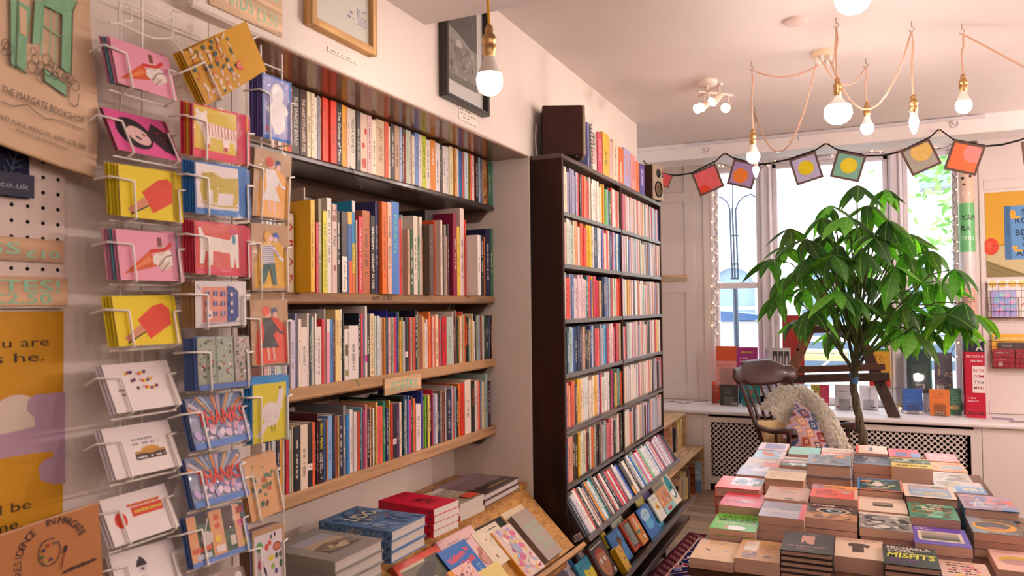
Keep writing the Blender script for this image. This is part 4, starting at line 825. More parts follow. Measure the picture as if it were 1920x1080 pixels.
for r, z in enumerate(SH):
    cols = PAL[r].split(); room = ([BZ-.022]+[q-.019 for q in SH])[r]-z
    ws = [rg.uniform(.7, 1.5) for _ in cols]; y = BY0+.0215; sc = (YD-.012-y)/sum(ws)
    for i, c in enumerate(cols):
        w = ws[i]*sc; h = min(rg.choice([.178, .18, .196, .197, .198, .2]), room-.008)
        pc = cname(cols[i-1]) if i else 'side panel'; nc = cname(cols[i+1]) if i+1 < len(cols) else 'divider'
        b_ = f"{cname(c)} paperback, near bay, {ORD[r]} row down"
        lab = uniq(f"{b_}, {pc} and {nc} beside it", f"{b_}, {nth(i+1)} along, {pc} and {nc} beside it")
        book('paperback', frame((BX1-.008+rg.uniform(-.004, .003), y, z+.0004), (-1, 0, 0), (0, 0, 1), None), .112, h, w-.0005, c, page='d9ccb4', mat='cover', label=lab, cat='paperback', group='paperbacks in the near bay of the dark bookcase', parts=False)
        y += w
    # far bay: past the countable limit, joined
    c2 = PAL[(r+2) % 6].split()+PAL[(r+4) % 6].split()[:8]; rg.shuffle(c2); y = YD+.012
    ws = [rg.uniform(.7, 1.4) for _ in c2]; sc = (BY1-.022-y)/sum(ws)
    for i, c in enumerate(c2):
        w = ws[i]*sc; h = min(rg.choice([.178, .196, .197, .198, .2]), room-.008); x = BX1-.008+rg.uniform(-.004, .003)
        cl = hx(c); cl = tuple(.38*.8+.62*q for q in cl) if rg.random() < .6 else cl  # most covers paled: window reflection put into their colour
        packed.box((x-.112, y, z+.0003), (x, y+w-.0006, z+h), cl); packed.box((x-.111, y+.001, z+h-.0005), (x-.003, y+w-.0016, z+h+.0003), 'd9ccb4'); y += w
o = obj('packed_paperbacks', packed, 'cover'); o['kind'] = 'stuff'; o['label'] = 'rows of paperbacks packed into the far bay of the dark bookcase'; o['category'] = 'paperbacks'
# leaning row on the sloping shelf
cols = '''3a4a5a b8b4c0 d8d0d8 e8e0d4 d84a50 2a2a2e e8ded0 c8a8a0 2a3a58 d8902c 8ac0d8 e8e0d8 2a8a90 6a5a58 d8ccc4 e8dcd0 4a4a50 d04038 e8e4e0 2a2428 3a4a78 e25048 d8e0e4 c8484a e04058 8a4a5a d8d0d4 e8e4e0 b8bcc8 2a58b0 2f5ab0 3a3432 4a4644 3c3836 e8e0d8 d8c8b0 2a2a2c e8e0dc c8c8d0 e8e4e8 3a80c8 e8c838 c8d8b0 9ac0b8 e050a0 d8d4d8 e8e0e0 d02038 e8dcd8 8ac8a0 d8dcd8 dce4e8 e8e8ec e0e4e8 d0d8e4 3a5a8a e8e0e4 d03040 d8d8dc c03048 3a6a9a e8e4e8 d04058 8a8aa0 d8c8d8 e8e0ec 5a4a5a c8c8d0 b04a70 2a2a38 8a98a8 3a3a48'''.split()
y = BY0+.045; ws = [rg.uniform(.75, 1.35) for _ in cols]; sc = (BY1-.015-y)/sum(ws)
for i, c in enumerate(cols):
    w = ws[i]*sc; h = rg.uniform(.176, .2) if i not in (12, 13) else .215; sp = None
    if c in ('3a3432', '4a4644', '3c3836'): sp = Art().rect(h*.72, 0, h, w, {'3a3432': 'e8c030', '4a4644': 'd84858', '3c3836': '7ac070'}[c])
    pc = cname(cols[i-1]) if i else 'grey end'; nc = cname(cols[i+1]) if i+1 < len(cols) else 'shelf end'
    b_ = f"{cname(c)} spine in the leaning row"
    lab = uniq(f"{b_}, {pc} and {nc} beside it", f"{b_}, {nth(i+1)} along, {pc} and {nc} beside it")
    mw = frame(LP+DY*(y-BY0)+SNR*rg.uniform(-.006, .004)+SV*.0006, -SNR, SV, None)
    book('leaning_paperback', mw, .115, h, w-.0006, c, page='d9ccb4', mat='plain' if sp else 'cover', spine=sp, label=lab, cat='picture book', group='leaning spines on the sloping shelf', parts=False)
    y += w
# dark book end-on at the start of the row, with its barcode
mw = frame(LP+DY*.021+SNR*-.004-SV*.0+SV*.0006, -SNR, SV, None)
o = book('leaning_paperback', mw, .13, .215, .02, '2a2228', page='cfc4b4', label='black book with a barcode, first of the leaning row by the side panel', cat='picture book', group='leaning spines on the sloping shelf')
bc = Art().rect(.07, .006, .12, .034, 'e8ded8'); [bc.rect(.075+k*.0034, .010, .075+k*.0034+.0016, .03, '2a2624') for k in range(12)]
put_art('barcode', bc, o, frame((0, 0, 0), (1, 0, 0), (0, 1, 0), None) @ Matrix.Rotation(math.pi, 4, 'Y') @ Matrix.Translation((-.13, 0, 0)))

# face-out picture books on the ledge
def cc(x, y): return (1050+x/4.908, 860+y/4.908)
def ledge_book(tl, tr, bl, th, col, art, label, spine_col=None, lift=0.0, hard=True):
    p0 = LB+SNR*(th+lift); TL, TR, BL = (PP(*cc(*q), p0, SNR) for q in (tl, tr, bl))
    d = (BL-LB).dot(SV)
    if d < .0008: BL = BL+SV*(.0008-d)
    w = max((TR-TL).dot(DY), .05); h = max((TL-BL).dot(SV), .06)
    return book('picture_book', frame(BL-SNR*th, DY, SV, None), w, h, th, col, hard=hard, art=art(w, h), label=label, cat='picture book', group='face-out picture books on the bookcase ledge', spine_col=spine_col)
A0 = lambda w, h: Art()
ledge_book((75, 905), (165, 850), (200, 1150), .012, '2f6aa8', A0, 'plain blue book at the near end of the ledge', lift=-.02)
ledge_book((165, 850), (225, 805), (260, 1050), .008, 'd0c4bc', A0, 'pale grey book behind the blue and yellow picture book', lift=-.012)
ledge_book((152, 965), (265, 880), (240, 1180), .012, '2a92b0', lambda w, h: Art().text('boy or bear', w*.15, h*.72, h*.08, '20303a', w=w*.7).poly([(w*.25, 0), (w, 0), (w, h*.42), (w*.85, h*.52), (w*.7, h*.42), (w*.5, h*.5), (w*.4, h*.58), (w*.32, h*.4)], 'e6d840').ell(w*.6, h*.3, .004, col='2a2a1a'), 'cyan and yellow bear picture book', spine_col='1f7a98')
def a_face(w, h):
    a = Art().rect(0, 0, w, h, '221c1e').bars(w*.1, h*.86, w*.9, h*.95, 1, 'd8d0c8', 5, dens=1)
    a.ell(w*.48, h*.42, w*.34, h*.36, 'b87850').ell(w*.5, h*.2, w*.2, h*.16, 'b87850').poly([(w*.16, h*.58), (w*.14, h*.7), (w*.3, h*.82), (w*.62, h*.82), (w*.82, h*.68), (w*.8, h*.58), (w*.7, h*.68), (w*.3, h*.7)], 'a8302a')
    for x in (.36, .62): a.ell(w*x, h*.5, w*.09, h*.085, '3a2620').ell(w*x, h*.5, w*.075, h*.07, 'ece6e0').ell(w*(x+.01), h*.49, w*.015, h*.015, '2a1a1a')
    return a.line([(w*.48, h*.48), (w*.43, h*.3), (w*.52, h*.28)], .002, '5a3424').line([(w*.36, h*.2), (w*.5, h*.17), (w*.6, h*.21)], .002, '5a3424').ell(w*.88, h*.1, w*.08, h*.06, 'c8b8a0')
ledge_book((275, 800), (385, 690), (430, 1150), .022, '221c1e', a_face, 'black book with a red-haired face in glasses', spine_col='6a3a2e', lift=.004)
ledge_book((390, 680), (420, 650), (450, 830), .012, 'd8b830', A0, 'yellow book edge behind the red-haired face', lift=-.02)
ledge_book((425, 700), (500, 655), (520, 900), .014, '26201e', lambda w, h: Art().bars(w*.1, h*.5, w*.8, h*.7, 2, 'b89a50', 3), 'black book behind the yellow boxed set', lift=-.014)
def a_swim(w, h):
    a = Art().rect(0, 0, w, h, '2f7ac0').blobs(0, 0, w, h, ['3a8ad0', '2468a8', '4a9ad8'], 20, .01, .02, 3)
    return a.ell(w*.6, h*.66, w*.16, h*.12, '3a1f1a').ell(w*.58, h*.6, w*.1, h*.08, '7a4a34').line([(w*.3, h*.42), (w*.45, h*.5), (w*.6, h*.52), (w*.8, h*.62)], w*.07, '7a4a34').poly([(w*.35, h*.36), (w*.55, h*.5), (w*.6, h*.35)], 'd84a3a')
ledge_book((455, 690), (550, 600), (585, 1000), .010, '2f7ac0', a_swim, 'blue picture book of a swimming child', lift=-.002)
ledge_book((455, 615), (548, 520), (560, 780), .008, 'b8c8b0', lambda w, h: Art().blobs(0, 0, w, h, ['8ab080', 'd8d8c8', '5a8a60'], 20, .008, .02, 3), 'pale green leafy picture book behind the swimmer', lift=-.018)
ledge_book((525, 812), (562, 762), (632, 1062), .03, 'e0b030', lambda w, h: Art().rect(0, 0, w, h, 'e4b838').blobs(0, 0, w, h, ['c83a2a', '3a5a3a', 'd87a2a'], 16, .003, .006, 2), 'yellow and red boxed picture book standing proud', spine_col='d8a420', lift=.016)
ledge_book((580, 585), (650, 530), (695, 860), .012, 'c8402a', lambda w, h: Art().rect(0, 0, w, h, 'c8402a').rect(w*.14, h*.12, w*.86, h*.94, '2a2624').rect(w*.2, h*.15, w*.8, h*.9, '8a9890').bars(w*.22, h*.15, w*.5, h*.88, 12, '2f3430', 4), 'red framed book like a tablet screen', lift=-.002)
ledge_book((655, 520), (706, 470), (770, 800), .018, 'e09a30', lambda w, h: Art().rect(0, 0, w, h, 'e09430').rect(0, h*.62, w, h, 'd8703a').ell(w*.5, h*.7, w*.2, h*.22, 'e8c8a0').rect(0, h*.4, w*.8, h*.48, '2a8a98').poly([(w*.4, h*.1), (w*.9, h*.1), (w*.8, h*.5), (w*.55, h*.45)], 'b8702a').rect(w*.6, h*.12, w*.85, h*.26, 'e8e0d8'), 'orange picture book with a bird and blue scarf', spine_col='c07a48', lift=.0)
ledge_book((790, 420), (855, 365), (920, 700), .008, '8ab8dc', lambda w, h: Art().rect(0, 0, w, h*.35, '2aa0c0').ell(w*.4, h*.8, w*.4, h*.16, 'b8cce8'), 'pale blue book behind the moon book', lift=-.016)
ledge_book((720, 465), (815, 398), (850, 755), .014, '2458a8', lambda w, h: Art().rect(0, 0, w, h, '2a68b4').ell(w*.5, h*.72, w*.36, h*.2, 'a8d0e4').ell(w*.5, h*.4, w*.3, h*.18, '5ab0d8').poly([(w*(.2+.1*k), h*(.52 if k % 2 else .58)) for k in range(7)]+[(w*.8, h*.66), (w*.2, h*.66)], 'a8d0e4').text('Quiet!', w*.3, h*.72, h*.06, '2a4a78', w=w*.4), 'dark blue picture book of a moon and its reflection', spine_col='161c2a')
ledge_book((735, 350), (800, 292), (815, 440), .008, '4a4a78', lambda w, h: Art().blobs(0, 0, w, h, ['6a5a8a', '3a3a60', 'a86a6a'], 16, .006, .014, 3), 'dark purple book behind the moon book', lift=-.022)
ledge_book((640, 420), (720, 375), (730, 470), .008, 'a8a050', A0, 'olive book behind the orange bird book', lift=-.024)
ledge_book((832, 345), (896, 308), (935, 585), .010, 'd8d4cc', lambda w, h: Art().rect(0, 0, w, h, 'd8d4cc').bars(w*.2, h*.78, w*.8, h*.9, 2, '6a6a60', 3).ell(w*.5, h*.55, w*.26, h*.15, 'e2c878').ell(w*.5, h*.52, w*.12, h*.08, 'c86a3a').ell(w*.65, h*.45, w*.06, h*.05, '7a9a5a'), 'pale book with a golden egg on its cover', lift=.004)
ledge_book((845, 240), (940, 175), (990, 520), .012, 'b88a6a', lambda w, h: Art().rect(0, 0, w, h, 'c8906a').rect(0, h*.75, w, h, '8a8a78').text('BEACH', w*.2, h*.78, h*.07, '3a3430', w=w*.5).blobs(0, h*.25, w, h*.72, ['e8a880', 'd86a4a', '6a8aa0', 'f0d8b8', 'b84a3a'], 60, .004, .012, 5).rect(0, 0, w, h*.22, '8ac0c0').rect(w*.25, h*.05, w*.65, h*.15, 'c84a4a'), 'busy sandy beach picture book', lift=.0)
ledge_book((935, 165), (988, 118), (1072, 432), .010, 'dcd0bc', lambda w, h: Art().rect(0, 0, w, h, 'dcd0bc').ell(w*.5, h*.58, w*.4, h*.4, '2a8a94').blobs(w*.15, h*.2, w*.9, h*.5, ['f0ece8', '2a3a5a', 'f0ece8', '3a5a80'], 16, .012, .024, 2).ell(w*.55, h*.55, w*.1, h*.07, '1f2a3a'), 'cream picture book with penguins in a teal oval', lift=.002)

# on top of the bookcase
def speaker(x, y, rz, lab, front):
    mw = Matrix.Translation((x, y, BZ)) @ Matrix.Rotation(rz, 4, 'Z')
    t = thing('bookshelf_speaker', lab, 'speaker', group='speakers on the bookcase', mw=mw)
    w, d, h = .14, .175, .225
    obj('cabinet', M('3e1f1a').cbox((-d, -w/2, .006), (0, w/2, h), .003), 'darkz', t, world=False)
    obj('baffle', M('a08c74').cbox((0, -w/2, .006), (.012, w/2, h), .003), 'plastic', t, world=False)
    ax = Matrix.Rotation(math.radians(90), 3, 'Y')
    for z, r, c in ((.075, .052, 'b89868'), (.175, .028, '1c1a1a')):
        dr = obj('woofer' if r > .04 else 'tweeter', M().lathe([(r, .012), (r, .016), (r*.86, .017), (r*.80, .013)], 24, (0, 0, z), '161414', ax).lathe([(r*.8, .013), (r*.3, .006), (r*.22, .012), (0, .014)], 24, (0, 0, z), c, ax), 'metal' if r > .04 else 'plastic', t, world=False)
    for k, c in ((0, 'c03030'), (1, '2a2a2a'), (2, '2a2a2a')): obj('knob', M().lathe([(.006, .012), (.006, .018), (0, .018)], 10, (0, .052, .195-k*.016), c, ax), 'plastic', t, world=False)
    for a in (-.05, .05):
        for b in (-d+.02, -.03): obj('foot', M('1a1818').lathe([(.008, 0), (.008, .006)], 8, (b, a, 0)), 'plastic', t, world=False)
    return t
p = PX(1101, 290, -1.16)
speaker(-1.10, 3.155, math.radians(24), 'dark wooden speaker on the near end of the bookcase', False)
speaker(-1.128, 4.66, math.radians(-12), 'tan-fronted speaker with bare cones on the far end of the bookcase', True)
o = obj('speaker_cable', M('d8ccc0').tube([(-1.262, 3.02, 2.40), (-1.264, 3.018, 2.33), (-1.262, 3.02, 2.27), (-1.25, 3.03, 2.2575), (-1.235, 3.05, 2.258)], .0022, 6), 'plastic'); tag(o, 'thin pale cable behind the near speaker', 'cable')
TOPB = [((437, 447), 180, '7a80b8', ''), ((448, 460), 200, '2a2426', ''), ((461, 497), 200, 'd8d0c4', 'CECILY'), ((503, 536), 252, 'c83a58', 'DREAMLAND'), ((540, 583), 255, 'd8b038', ''), ((585, 605), 305, 'e2b0a0', ''), ((608, 645), 305, 'e2c8ae', ''), ((648, 680), 352, 'e8682a', 'Insatiable'), ((682, 727), 362, 'a8a0c8', 'RUTH OZEKI'), ((730, 764), 400, 'e89890', 'HOW TO KILL YOUR FAMILY'), ((766, 787), 447, 'e8702a', ''), ((790, 823), 465, '4a3a90', 'ELIF SHAFAK')]
prev = 3.24
for (xl, xr), top, c, tx in TOPB:
    X = -1.14; a = PX(980+xl/3.6, 180+(top+60)/3.6, X); b = PX(980+xr/3.6, 180+(top+60)/3.6, X); zt = PX(980+(xl+xr)/7.2, 180+top/3.6, X).z
    y0 = max(a.y, prev+.001); y1 = max(b.y, y0+.008); prev = y1; h = max(zt-BZ, .16); t_ = y1-y0; sp = None
    if tx:
        sp = Art(); ink = {'CECILY': '2a2426', 'DREAMLAND': 'f0c0b0', 'Insatiable': 'f8e8d8', 'RUTH OZEKI': 'e08a4a', 'ELIF SHAFAK': 'f0e8f0'}.get(tx, 'b02a3a')
        if tx == 'CECILY':
            [sp.rect(h*k/12, 0, h*(k+.5)/12, t_*.22, '2a2426') for k in range(12)]; sp.rect(h*.5, t_*.2, h*.85, t_*.8, 'c8a8a0')
        sp.text(tx, h*.16 if tx != 'Insatiable' else h*.4, t_*.3, t_*.45, ink, w=h*(.38 if tx == 'CECILY' else .55), bold=.012)
    book('hardback', frame((X, y0, BZ+.0005), (-1, 0, 0), (0, 0, 1), None), .128, h, t_-.0006, c, hard=True, mat='plain' if sp else 'cover', spine=sp, label=uniq(f"{cname(c)} hardback standing on top of the bookcase", f"{cname(c)} hardback on top of the bookcase beside the {cname(TOPB[[q[2] for q in TOPB].index(c)-1][2])} one"), cat='book', group='hardbacks standing on top of the bookcase')
# ------------------------------------------------------------------ low crates of second-hand books past the bookcase
t = thing('wooden_crate', 'upper pine crate of books between bookcase and window sill', 'crate', (-1.5, 6.0, .39), 'pine book crates')
CW = 'cfa67a'; cx1 = -1.362
for n, a, b in (('crate_top', (-1.66, 4.95, .648), (cx1, 6.58, .662)), ('crate_base', (-1.66, 4.95, .378), (-1.215, 6.56, .39)), ('crate_end', (-1.66, 4.95, .39), (cx1, 4.964, .648)), ('crate_end', (-1.66, 6.566, .39), (cx1, 6.58, .648)), ('crate_divider', (-1.66, 6.0, .39), (cx1, 6.012, .648)), ('crate_back', (-1.67, 4.95, .378), (-1.66, 6.58, .662))):
    obj(n, M(CW).cbox(a, b, .0015), 'wood' if 'end' not in n else 'woodx', t)
t = thing('wooden_crate', 'lower pine crate of books standing on the floorboards', 'crate', (-1.5, 6.0, 0), 'pine book crates')
for n, a, b in (('crate_base', (-1.66, 4.95, .002), (-1.235, 6.56, .014)), ('crate_end', (-1.66, 4.95, .014), (-1.235, 4.964, .376)), ('crate_end', (-1.66, 6.546, .014), (-1.213, 6.56, .376)), ('crate_divider', (-1.66, 6.0, .014), (-1.30, 6.012, .376)), ('crate_back', (-1.67, 4.95, .002), (-1.66, 6.56, .376))):
    obj(n, M('c39a6e').cbox(a, b, .0015), 'woodx' if n == 'crate_end' else 'wood', t)
rg = random.Random(31); used = {}
for ztop, zb, X, y0, cols in ((.64, .3905, -1.385, 5.80, 'c8a080 3a2a28 8a3a34 c86a4a 7a2a2a d8b088 d8c8a8 2a2438 3a3040 c8a070 e0d0a0 dcc070 e6d08a'), (.37, .0145, -1.27, 5.62, '3a3432 c89048 d8b070 2a2a2c c8a078 b88a58 3a4048 a08060 c8b898 e0c888 d8b880 5a4a40')):
    cs = cols.split(); y = y0
    for i, c in enumerate(cs):
        w = rg.uniform(.03, .062)
        if y < 6.012 < y+w+.004: y = 6.014
        if y+w > 6.53: break
        h = min(rg.uniform(.17, .235) if i < 11 else .24, ztop-zb-.012)
        k = 'upper' if ztop > .5 else 'lower'
        pc = cname(cs[i-1]) if i else 'crate end'
        book('used_book', frame((X+rg.uniform(-.02, .01), y, zb), (-1, 0, 0), (0, 0, 1), None), .14, h, w-.001, c, page='d0bc98', hard=True, mat='cover', label=uniq(f"{cname(c)} old book in the {k} crate next to the {pc} one", f"{cname(c)} old book, {nth(i+1)} in the {k} crate, next to the {pc} one"), cat='book', group=f'old books in the {k} crate'); y += w
# two big books stood facing out in the lower crate's end
for px0, px1, py0, py1, Y, c, lab in ((1292, 1303, 875, 925, 6.40, '8a4a30', 'rust-brown tall book in the end of the lower crate'), (1304, 1317, 866, 926, 6.46, '8aa8b8', 'pale blue tall book in the end of the lower crate')):
    a = PY(px0, py0, Y); b = PY(px1, py1, Y); h = a.z-.0145
    book('used_book', frame((a.x, Y, .0145), (1, 0, 0), (0, 0, 1), None), min(b.x-a.x, -1.216-a.x), min(h, .35), .025, c, hard=True, art=Art().ell(.03, .12, .02, .05, '5a2a20').ell(.03, .12, .012, .03, c) if 'rust' in lab else Art().rect(0, 0, .05, .1, '5a7a9a').bars(0, .12, .05, .2, 4, 'e0e4e0', 3), label=lab, group='tall books in the crate end')

# CLASSICS sign on the panelled wall
a, b = PY(1238, 516, YWIN-.015), PY(1289, 528, YWIN-.015)
t = thing('shelf_sign', 'small plywood sign lettered CLASSICS on the window-side panelling', 'sign', (a.x, YWIN-.015, b.z))
obj('board', M('dcb894').cbox((a.x, YWIN-.022, b.z), (b.x, YWIN-.0145, a.z), .001), 'woodx', t)
put_art('painted_lettering', Art().text('CLASSICS', 0, 0, .03, '9ac4a8', w=(b.x-a.x)*.72, bold=.01), t, t.matrix_basis.inverted() @ frame((a.x+.05, YWIN-.0225, b.z+.012), (1, 0, 0), (0, 0, 1), None))
obj('screw', M('3a3230').lathe([(.004, 0), (0, .002)], 8, ((a.x+b.x)/2+.03, YWIN-.0225, a.z-.012), ax=Matrix.Rotation(math.radians(90), 3, 'X')), 'metal', t)

# ------------------------------------------------------------------ books, stands and risers on the sill
def sill_book(x0, x1, ytop, ybot, Y, col, art, label, lean=.14, th=.022, zbase=None, hard=False, stand=True, spine_col=None):
    B0 = PY(x0, ybot, Y); B1 = PY(x1, ybot, Y); T = PY(x0, ytop, Y)
    zb = zbase if zbase is not None else ZSILL+.0005
    w = B1.x-B0.x; h = (T.z-zb)/math.cos(lean)
    v = Vector((0, math.sin(lean), math.cos(lean))); n = Vector((0, -math.cos(lean), math.sin(lean)))
    o = Vector((B0.x, Y, zb+th*0.0))-n*th
    o.z = max(o.z, zb+.0)+.0
    o = Vector((B0.x, Y+.0, zb+math.sin(lean)*.0))-n*th*1.0
    if o.z < zb: o.z = zb+.0002
    b = book('sill_book', frame(o, (1, 0, 0), v, None), w, h, th, col, hard=hard, art=art(w, h), label=label, cat='book', group='books shown on the window sill', spine_col=spine_col)
    if stand:
        s = obj('book_stand', M().box((w*.2, -.004, th+.002), (w*.8, h*.42, th+.0045)).box((w*.2, -.004, th+.0), (w*.8, -.001, th+.03)).box((w*.2, -.0045, -.03), (w*.8, -.0015, th+.004)), 'acrylic', None, b.matrix_basis.copy())
        tag(s, 'clear acrylic stand holding the '+' '.join(label.split()[:6]), 'book stand', 'clear book stands on the sill')
    return b
BL_ = lambda c, **k: (lambda w, h: Art().rect(0, 0, w, h, c).bars(w*.15, h*.5, w*.85, h*.85, 8, k.get('ink', 'c8c0b8'), 3).rect(w*.6, h*.05, w*.92, h*.14, 'e8e2dc').bars(w*.62, h*.06, w*.9, h*.13, 1, '2a2626', 5, dens=1, gap=.1))
def riser(x0, x1, Y0, Y1, h, lab):
    t = thing('acrylic_riser', lab, 'display riser', (x0, Y0, ZSILL), 'acrylic risers on the sill')
    z = ZSILL+.0004
    obj('riser_top', M().box((x0, Y0, z+h-.004), (x1, Y1, z+h)), 'acrylic', t)
    obj('riser_side', M().box((x0, Y0, z), (x0+.004, Y1, z+h-.004)), 'acrylic', t); obj('riser_side', M().box((x1-.004, Y0, z), (x1, Y1, z+h-.004)), 'acrylic', t)
    return z+h
zr = riser(-1.215, -.62, 7.02, 7.27, .165, 'clear acrylic riser under the orange-red and magenta books')
zr2 = riser(.335, .82, 7.02, 7.195, .172, 'clear acrylic riser under the dark green book by the red poster')
sill_book(1341, 1380, 650, 703, 7.12, 'd0502a', lambda w, h: Art().rect(0, 0, w, h, 'd4562c').rect(0, 0, w, h*.62, 'd89088').bars(w*.1, h*.1, w*.9, h*.55, 6, 'c87a70', 2), 'orange-red book high on the riser in the window corner', zbase=zr+.0003, hard=True)
sill_book(1381, 1420, 652, 703, 7.13, 'a01f78', lambda w, h: Art().rect(0, 0, w, h, 'a8247e').bars(w*.2, h*.82, w*.8, h*.92, 1, 'c8a838', 3, dens=1).bars(w*.15, h*.5, w*.85, h*.76, 3, 'e0b0d0', 4).rect(w*.15, h*.2, w*.85, h*.46, 'b85a9a'), 'magenta book on the riser beside the orange-red one', zbase=zr+.0003)
sill_book(1335, 1352, 717, 760, 7.1, 'c8482c', BL_('cf4a2c', ink='e89a80'), 'red-orange book under the riser', stand=False)
sill_book(1350, 1384, 722, 762, 6.98, '2e2a2a', BL_('33302f', ink='6a6460'), 'charcoal paperback in front of the riser')
sill_book(1383, 1395, 722, 755, 7.15, '2a6a78', BL_('2a7080', ink='7ab0b8'), 'dark teal book half hidden beside the charcoal one', stand=False)
sill_book(1392, 1425, 722, 765, 7.0, '1f8a88', lambda w, h: Art().rect(0, 0, w, h, '1f8c8a').ell(w*.52, h*.65, w*.1, h*.08, 'd0482a').bars(w*.2, h*.8, w*.8, h*.86, 1, 'a8d8d0', 2).rect(w*.5, h*.04, w*.9, h*.14, 'e0e0da'), 'teal paperback with an orange dot seen through the chair spindles')
sill_book(1440, 1482, 653, 690, 7.2, 'd8d4d8', lambda w, h: Art().rect(0, 0, w, h, 'dad4d4').rect(w*.2, h*.35, w*.42, h*.9, '3a3436').rect(w*.46, h*.35, w*.68, h*.9, '4a4444').rect(w*.72, h*.35, w*.94, h*.9, '3a3436').ell(w*.31, h*.62, w*.06, h*.16, 'b8b0ae').ell(w*.57, h*.62, w*.06, h*.16, 'b8b0ae').ell(w*.83, h*.62, w*.06, h*.16, 'b8b0ae'), 'white book with three small portraits behind the chair', zbase=ZSILL+.19, stand=False)
rs = riser(-.62, -.36, 7.1, 7.28, .188, 'clear acrylic riser under the three-portrait book behind the chair')
sill_book(1467, 1508, 592, 690, 7.235, 'b02a26', lambda w, h: Art().rect(0, 0, w, h, 'b42c28'), 'tall dark red book standing behind the easel', zbase=ZSILL+.19, hard=True, spine_col='d8b0a0', stand=False)
sill_book(1470, 1506, 720, 764, 7.1, 'c8c8d0', BL_('ccccd4', ink='9a9aa8'), 'pale lilac paperback behind the easel leg', stand=False)
sill_book(1521, 1555, 722, 767, 7.05, 'b8a840', lambda w, h: Art().rect(0, 0, w, h, 'c0b048').rect(w*.5, 0, w, h, 'd03058').bars(w*.05, h*.1, w*.46, h*.95, 9, '7a6a2a', 2).bars(w*.56, h*.3, w*.95, h*.9, 7, 'e87a90', 3).rect(w*.6, h*.02, w*.96, h*.12, 'e8e0dc'), 'half olive half pink paperback in the window middle')
sill_book(1566, 1601, 722, 766, 7.05, 'd0ccd4', lambda w, h: Art().rect(0, 0, w, h, 'd4d0d6').bars(w*.15, h*.7, w*.85, h*.78, 1, '4a4a54', 3).bars(w*.2, h*.25, w*.8, h*.62, 6, '9a98a2', 4).ell(w*.15, h*.1, w*.05, h*.05, '8a3a3a').ell(w*.8, h*.09, w*.08, h*.04, '9a8a8a'), 'white paperback with tiny figures, beside the half pink one')
sill_book(1612, 1647, 724, 766, 7.12, 'd8d8e0', BL_('dcdce2', ink='b0b0ba'), 'plain white paperback just behind the plant stem')
sill_book(1630, 1670, 655, 716, 7.2, 'c8902a', lambda w, h: Art().rect(0, 0, w, h, 'b83028').rect(0, h*.2, w, h, 'd09a30').rect(0, h*.93, w, h, '4a7a3a').bars(w*.15, h*.35, w*.85, h*.85, 9, '7a5a1a', 3), 'mustard book with a red foot behind the right easel leg'.replace('right ', 'far '), zbase=ZSILL+.19, stand=False)
riser(.09, .33, 7.12, 7.28, .188, 'clear acrylic riser under the mustard book behind the easel')
sill_book(1702, 1748, 655, 711, 7.1, '1e3230', lambda w, h: Art().rect(0, 0, w, h, '22383a').rect(w*.16, 0, w*.84, h*.62, '3a4a46').rect(w*.94, 0, w, h, '2a6a54').rect(w*.32, h*.05, w*.7, h*.17, 'e4dcd4').bars(w*.34, h*.06, w*.6, h*.15, 1, '2a2626', 4, dens=1, gap=.1), 'dark green hardback on the riser by the far window frame', zbase=zr2+.0003, hard=True)
sill_book(1753, 1787, 662, 711, 7.1, '4a4456', lambda w, h: Art().rect(0, 0, w, h, '504a5c').blobs(0, 0, w, h*.6, ['8a7a88', 'a89a60', '7a8a5a', 'b07a80', '3a3448'], 40, .006, .016, 5).rect(w*.1, h*.04, w*.5, h*.16, 'e4dcd8'), 'dusky floral book on the riser beside the dark green one', zbase=zr2+.0003)
sill_book(1694, 1731, 729, 777, 6.98, '2455a0', lambda w, h: Art().rect(0, 0, w, h, '2758a6').bars(w*.1, h*.3, w*.8, h*.8, 7, '4a78c0', 3).rect(0, 0, w, h*.1, 'd8d0d0'), 'bright blue paperback on the sill')
sill_book(1732, 1745, 728, 773, 7.12, 'c0bcc8', BL_('c6c2cc', ink='8a8898'), 'pale grey paperback between the blue and orange ones', stand=False)
sill_book(1744, 1782, 731, 779, 6.92, 'cf6a24', lambda w, h: Art().rect(0, 0, w, h, 'd27028').bars(w*.25, h*.66, w*.75, h*.92, 5, '8a4a18', 3, dens=.7).rect(w*.2, h*.2, w*.78, h*.5, 'c46a28').rect(w*.26, h*.04, w*.68, h*.13, 'e8dcd0').bars(w*.28, h*.05, w*.64, h*.12, 1, '2a2626', 4, dens=1, gap=.1), 'orange paperback at the front of the sill')
sill_book(1782, 1804, 729, 776, 7.0, '1f7048', lambda w, h: Art().rect(0, 0, w, h, '217048').bars(w*.1, h*.4, w*.9, h*.9, 7, '7ab89a', 3).ell(w*.4, h*.28, w*.4, h*.1, 'e8c878'), 'green paperback beside the orange one on the sill')
for (a, b, c, d), col, lab in (((1776, 790, 1810, 782), 'e8e4e4', 'white leaflet lying flat on the sill'), ((1840, 786, 1850, 783), '8a7a9a', 'small purple leaflet on the sill under the baskets'), ((1872, 792, 1880, 783), '9a8a80', 'printed postcard lying on the sill under the baskets')):
    p = PZ(a+22, b, ZSILL); q = obj('leaflet', M(col).box((p.x, p.y, ZSILL+.0004), (p.x+.14, p.y+.09, ZSILL+.0018)), 'paper'); tag(q, lab, 'leaflet')
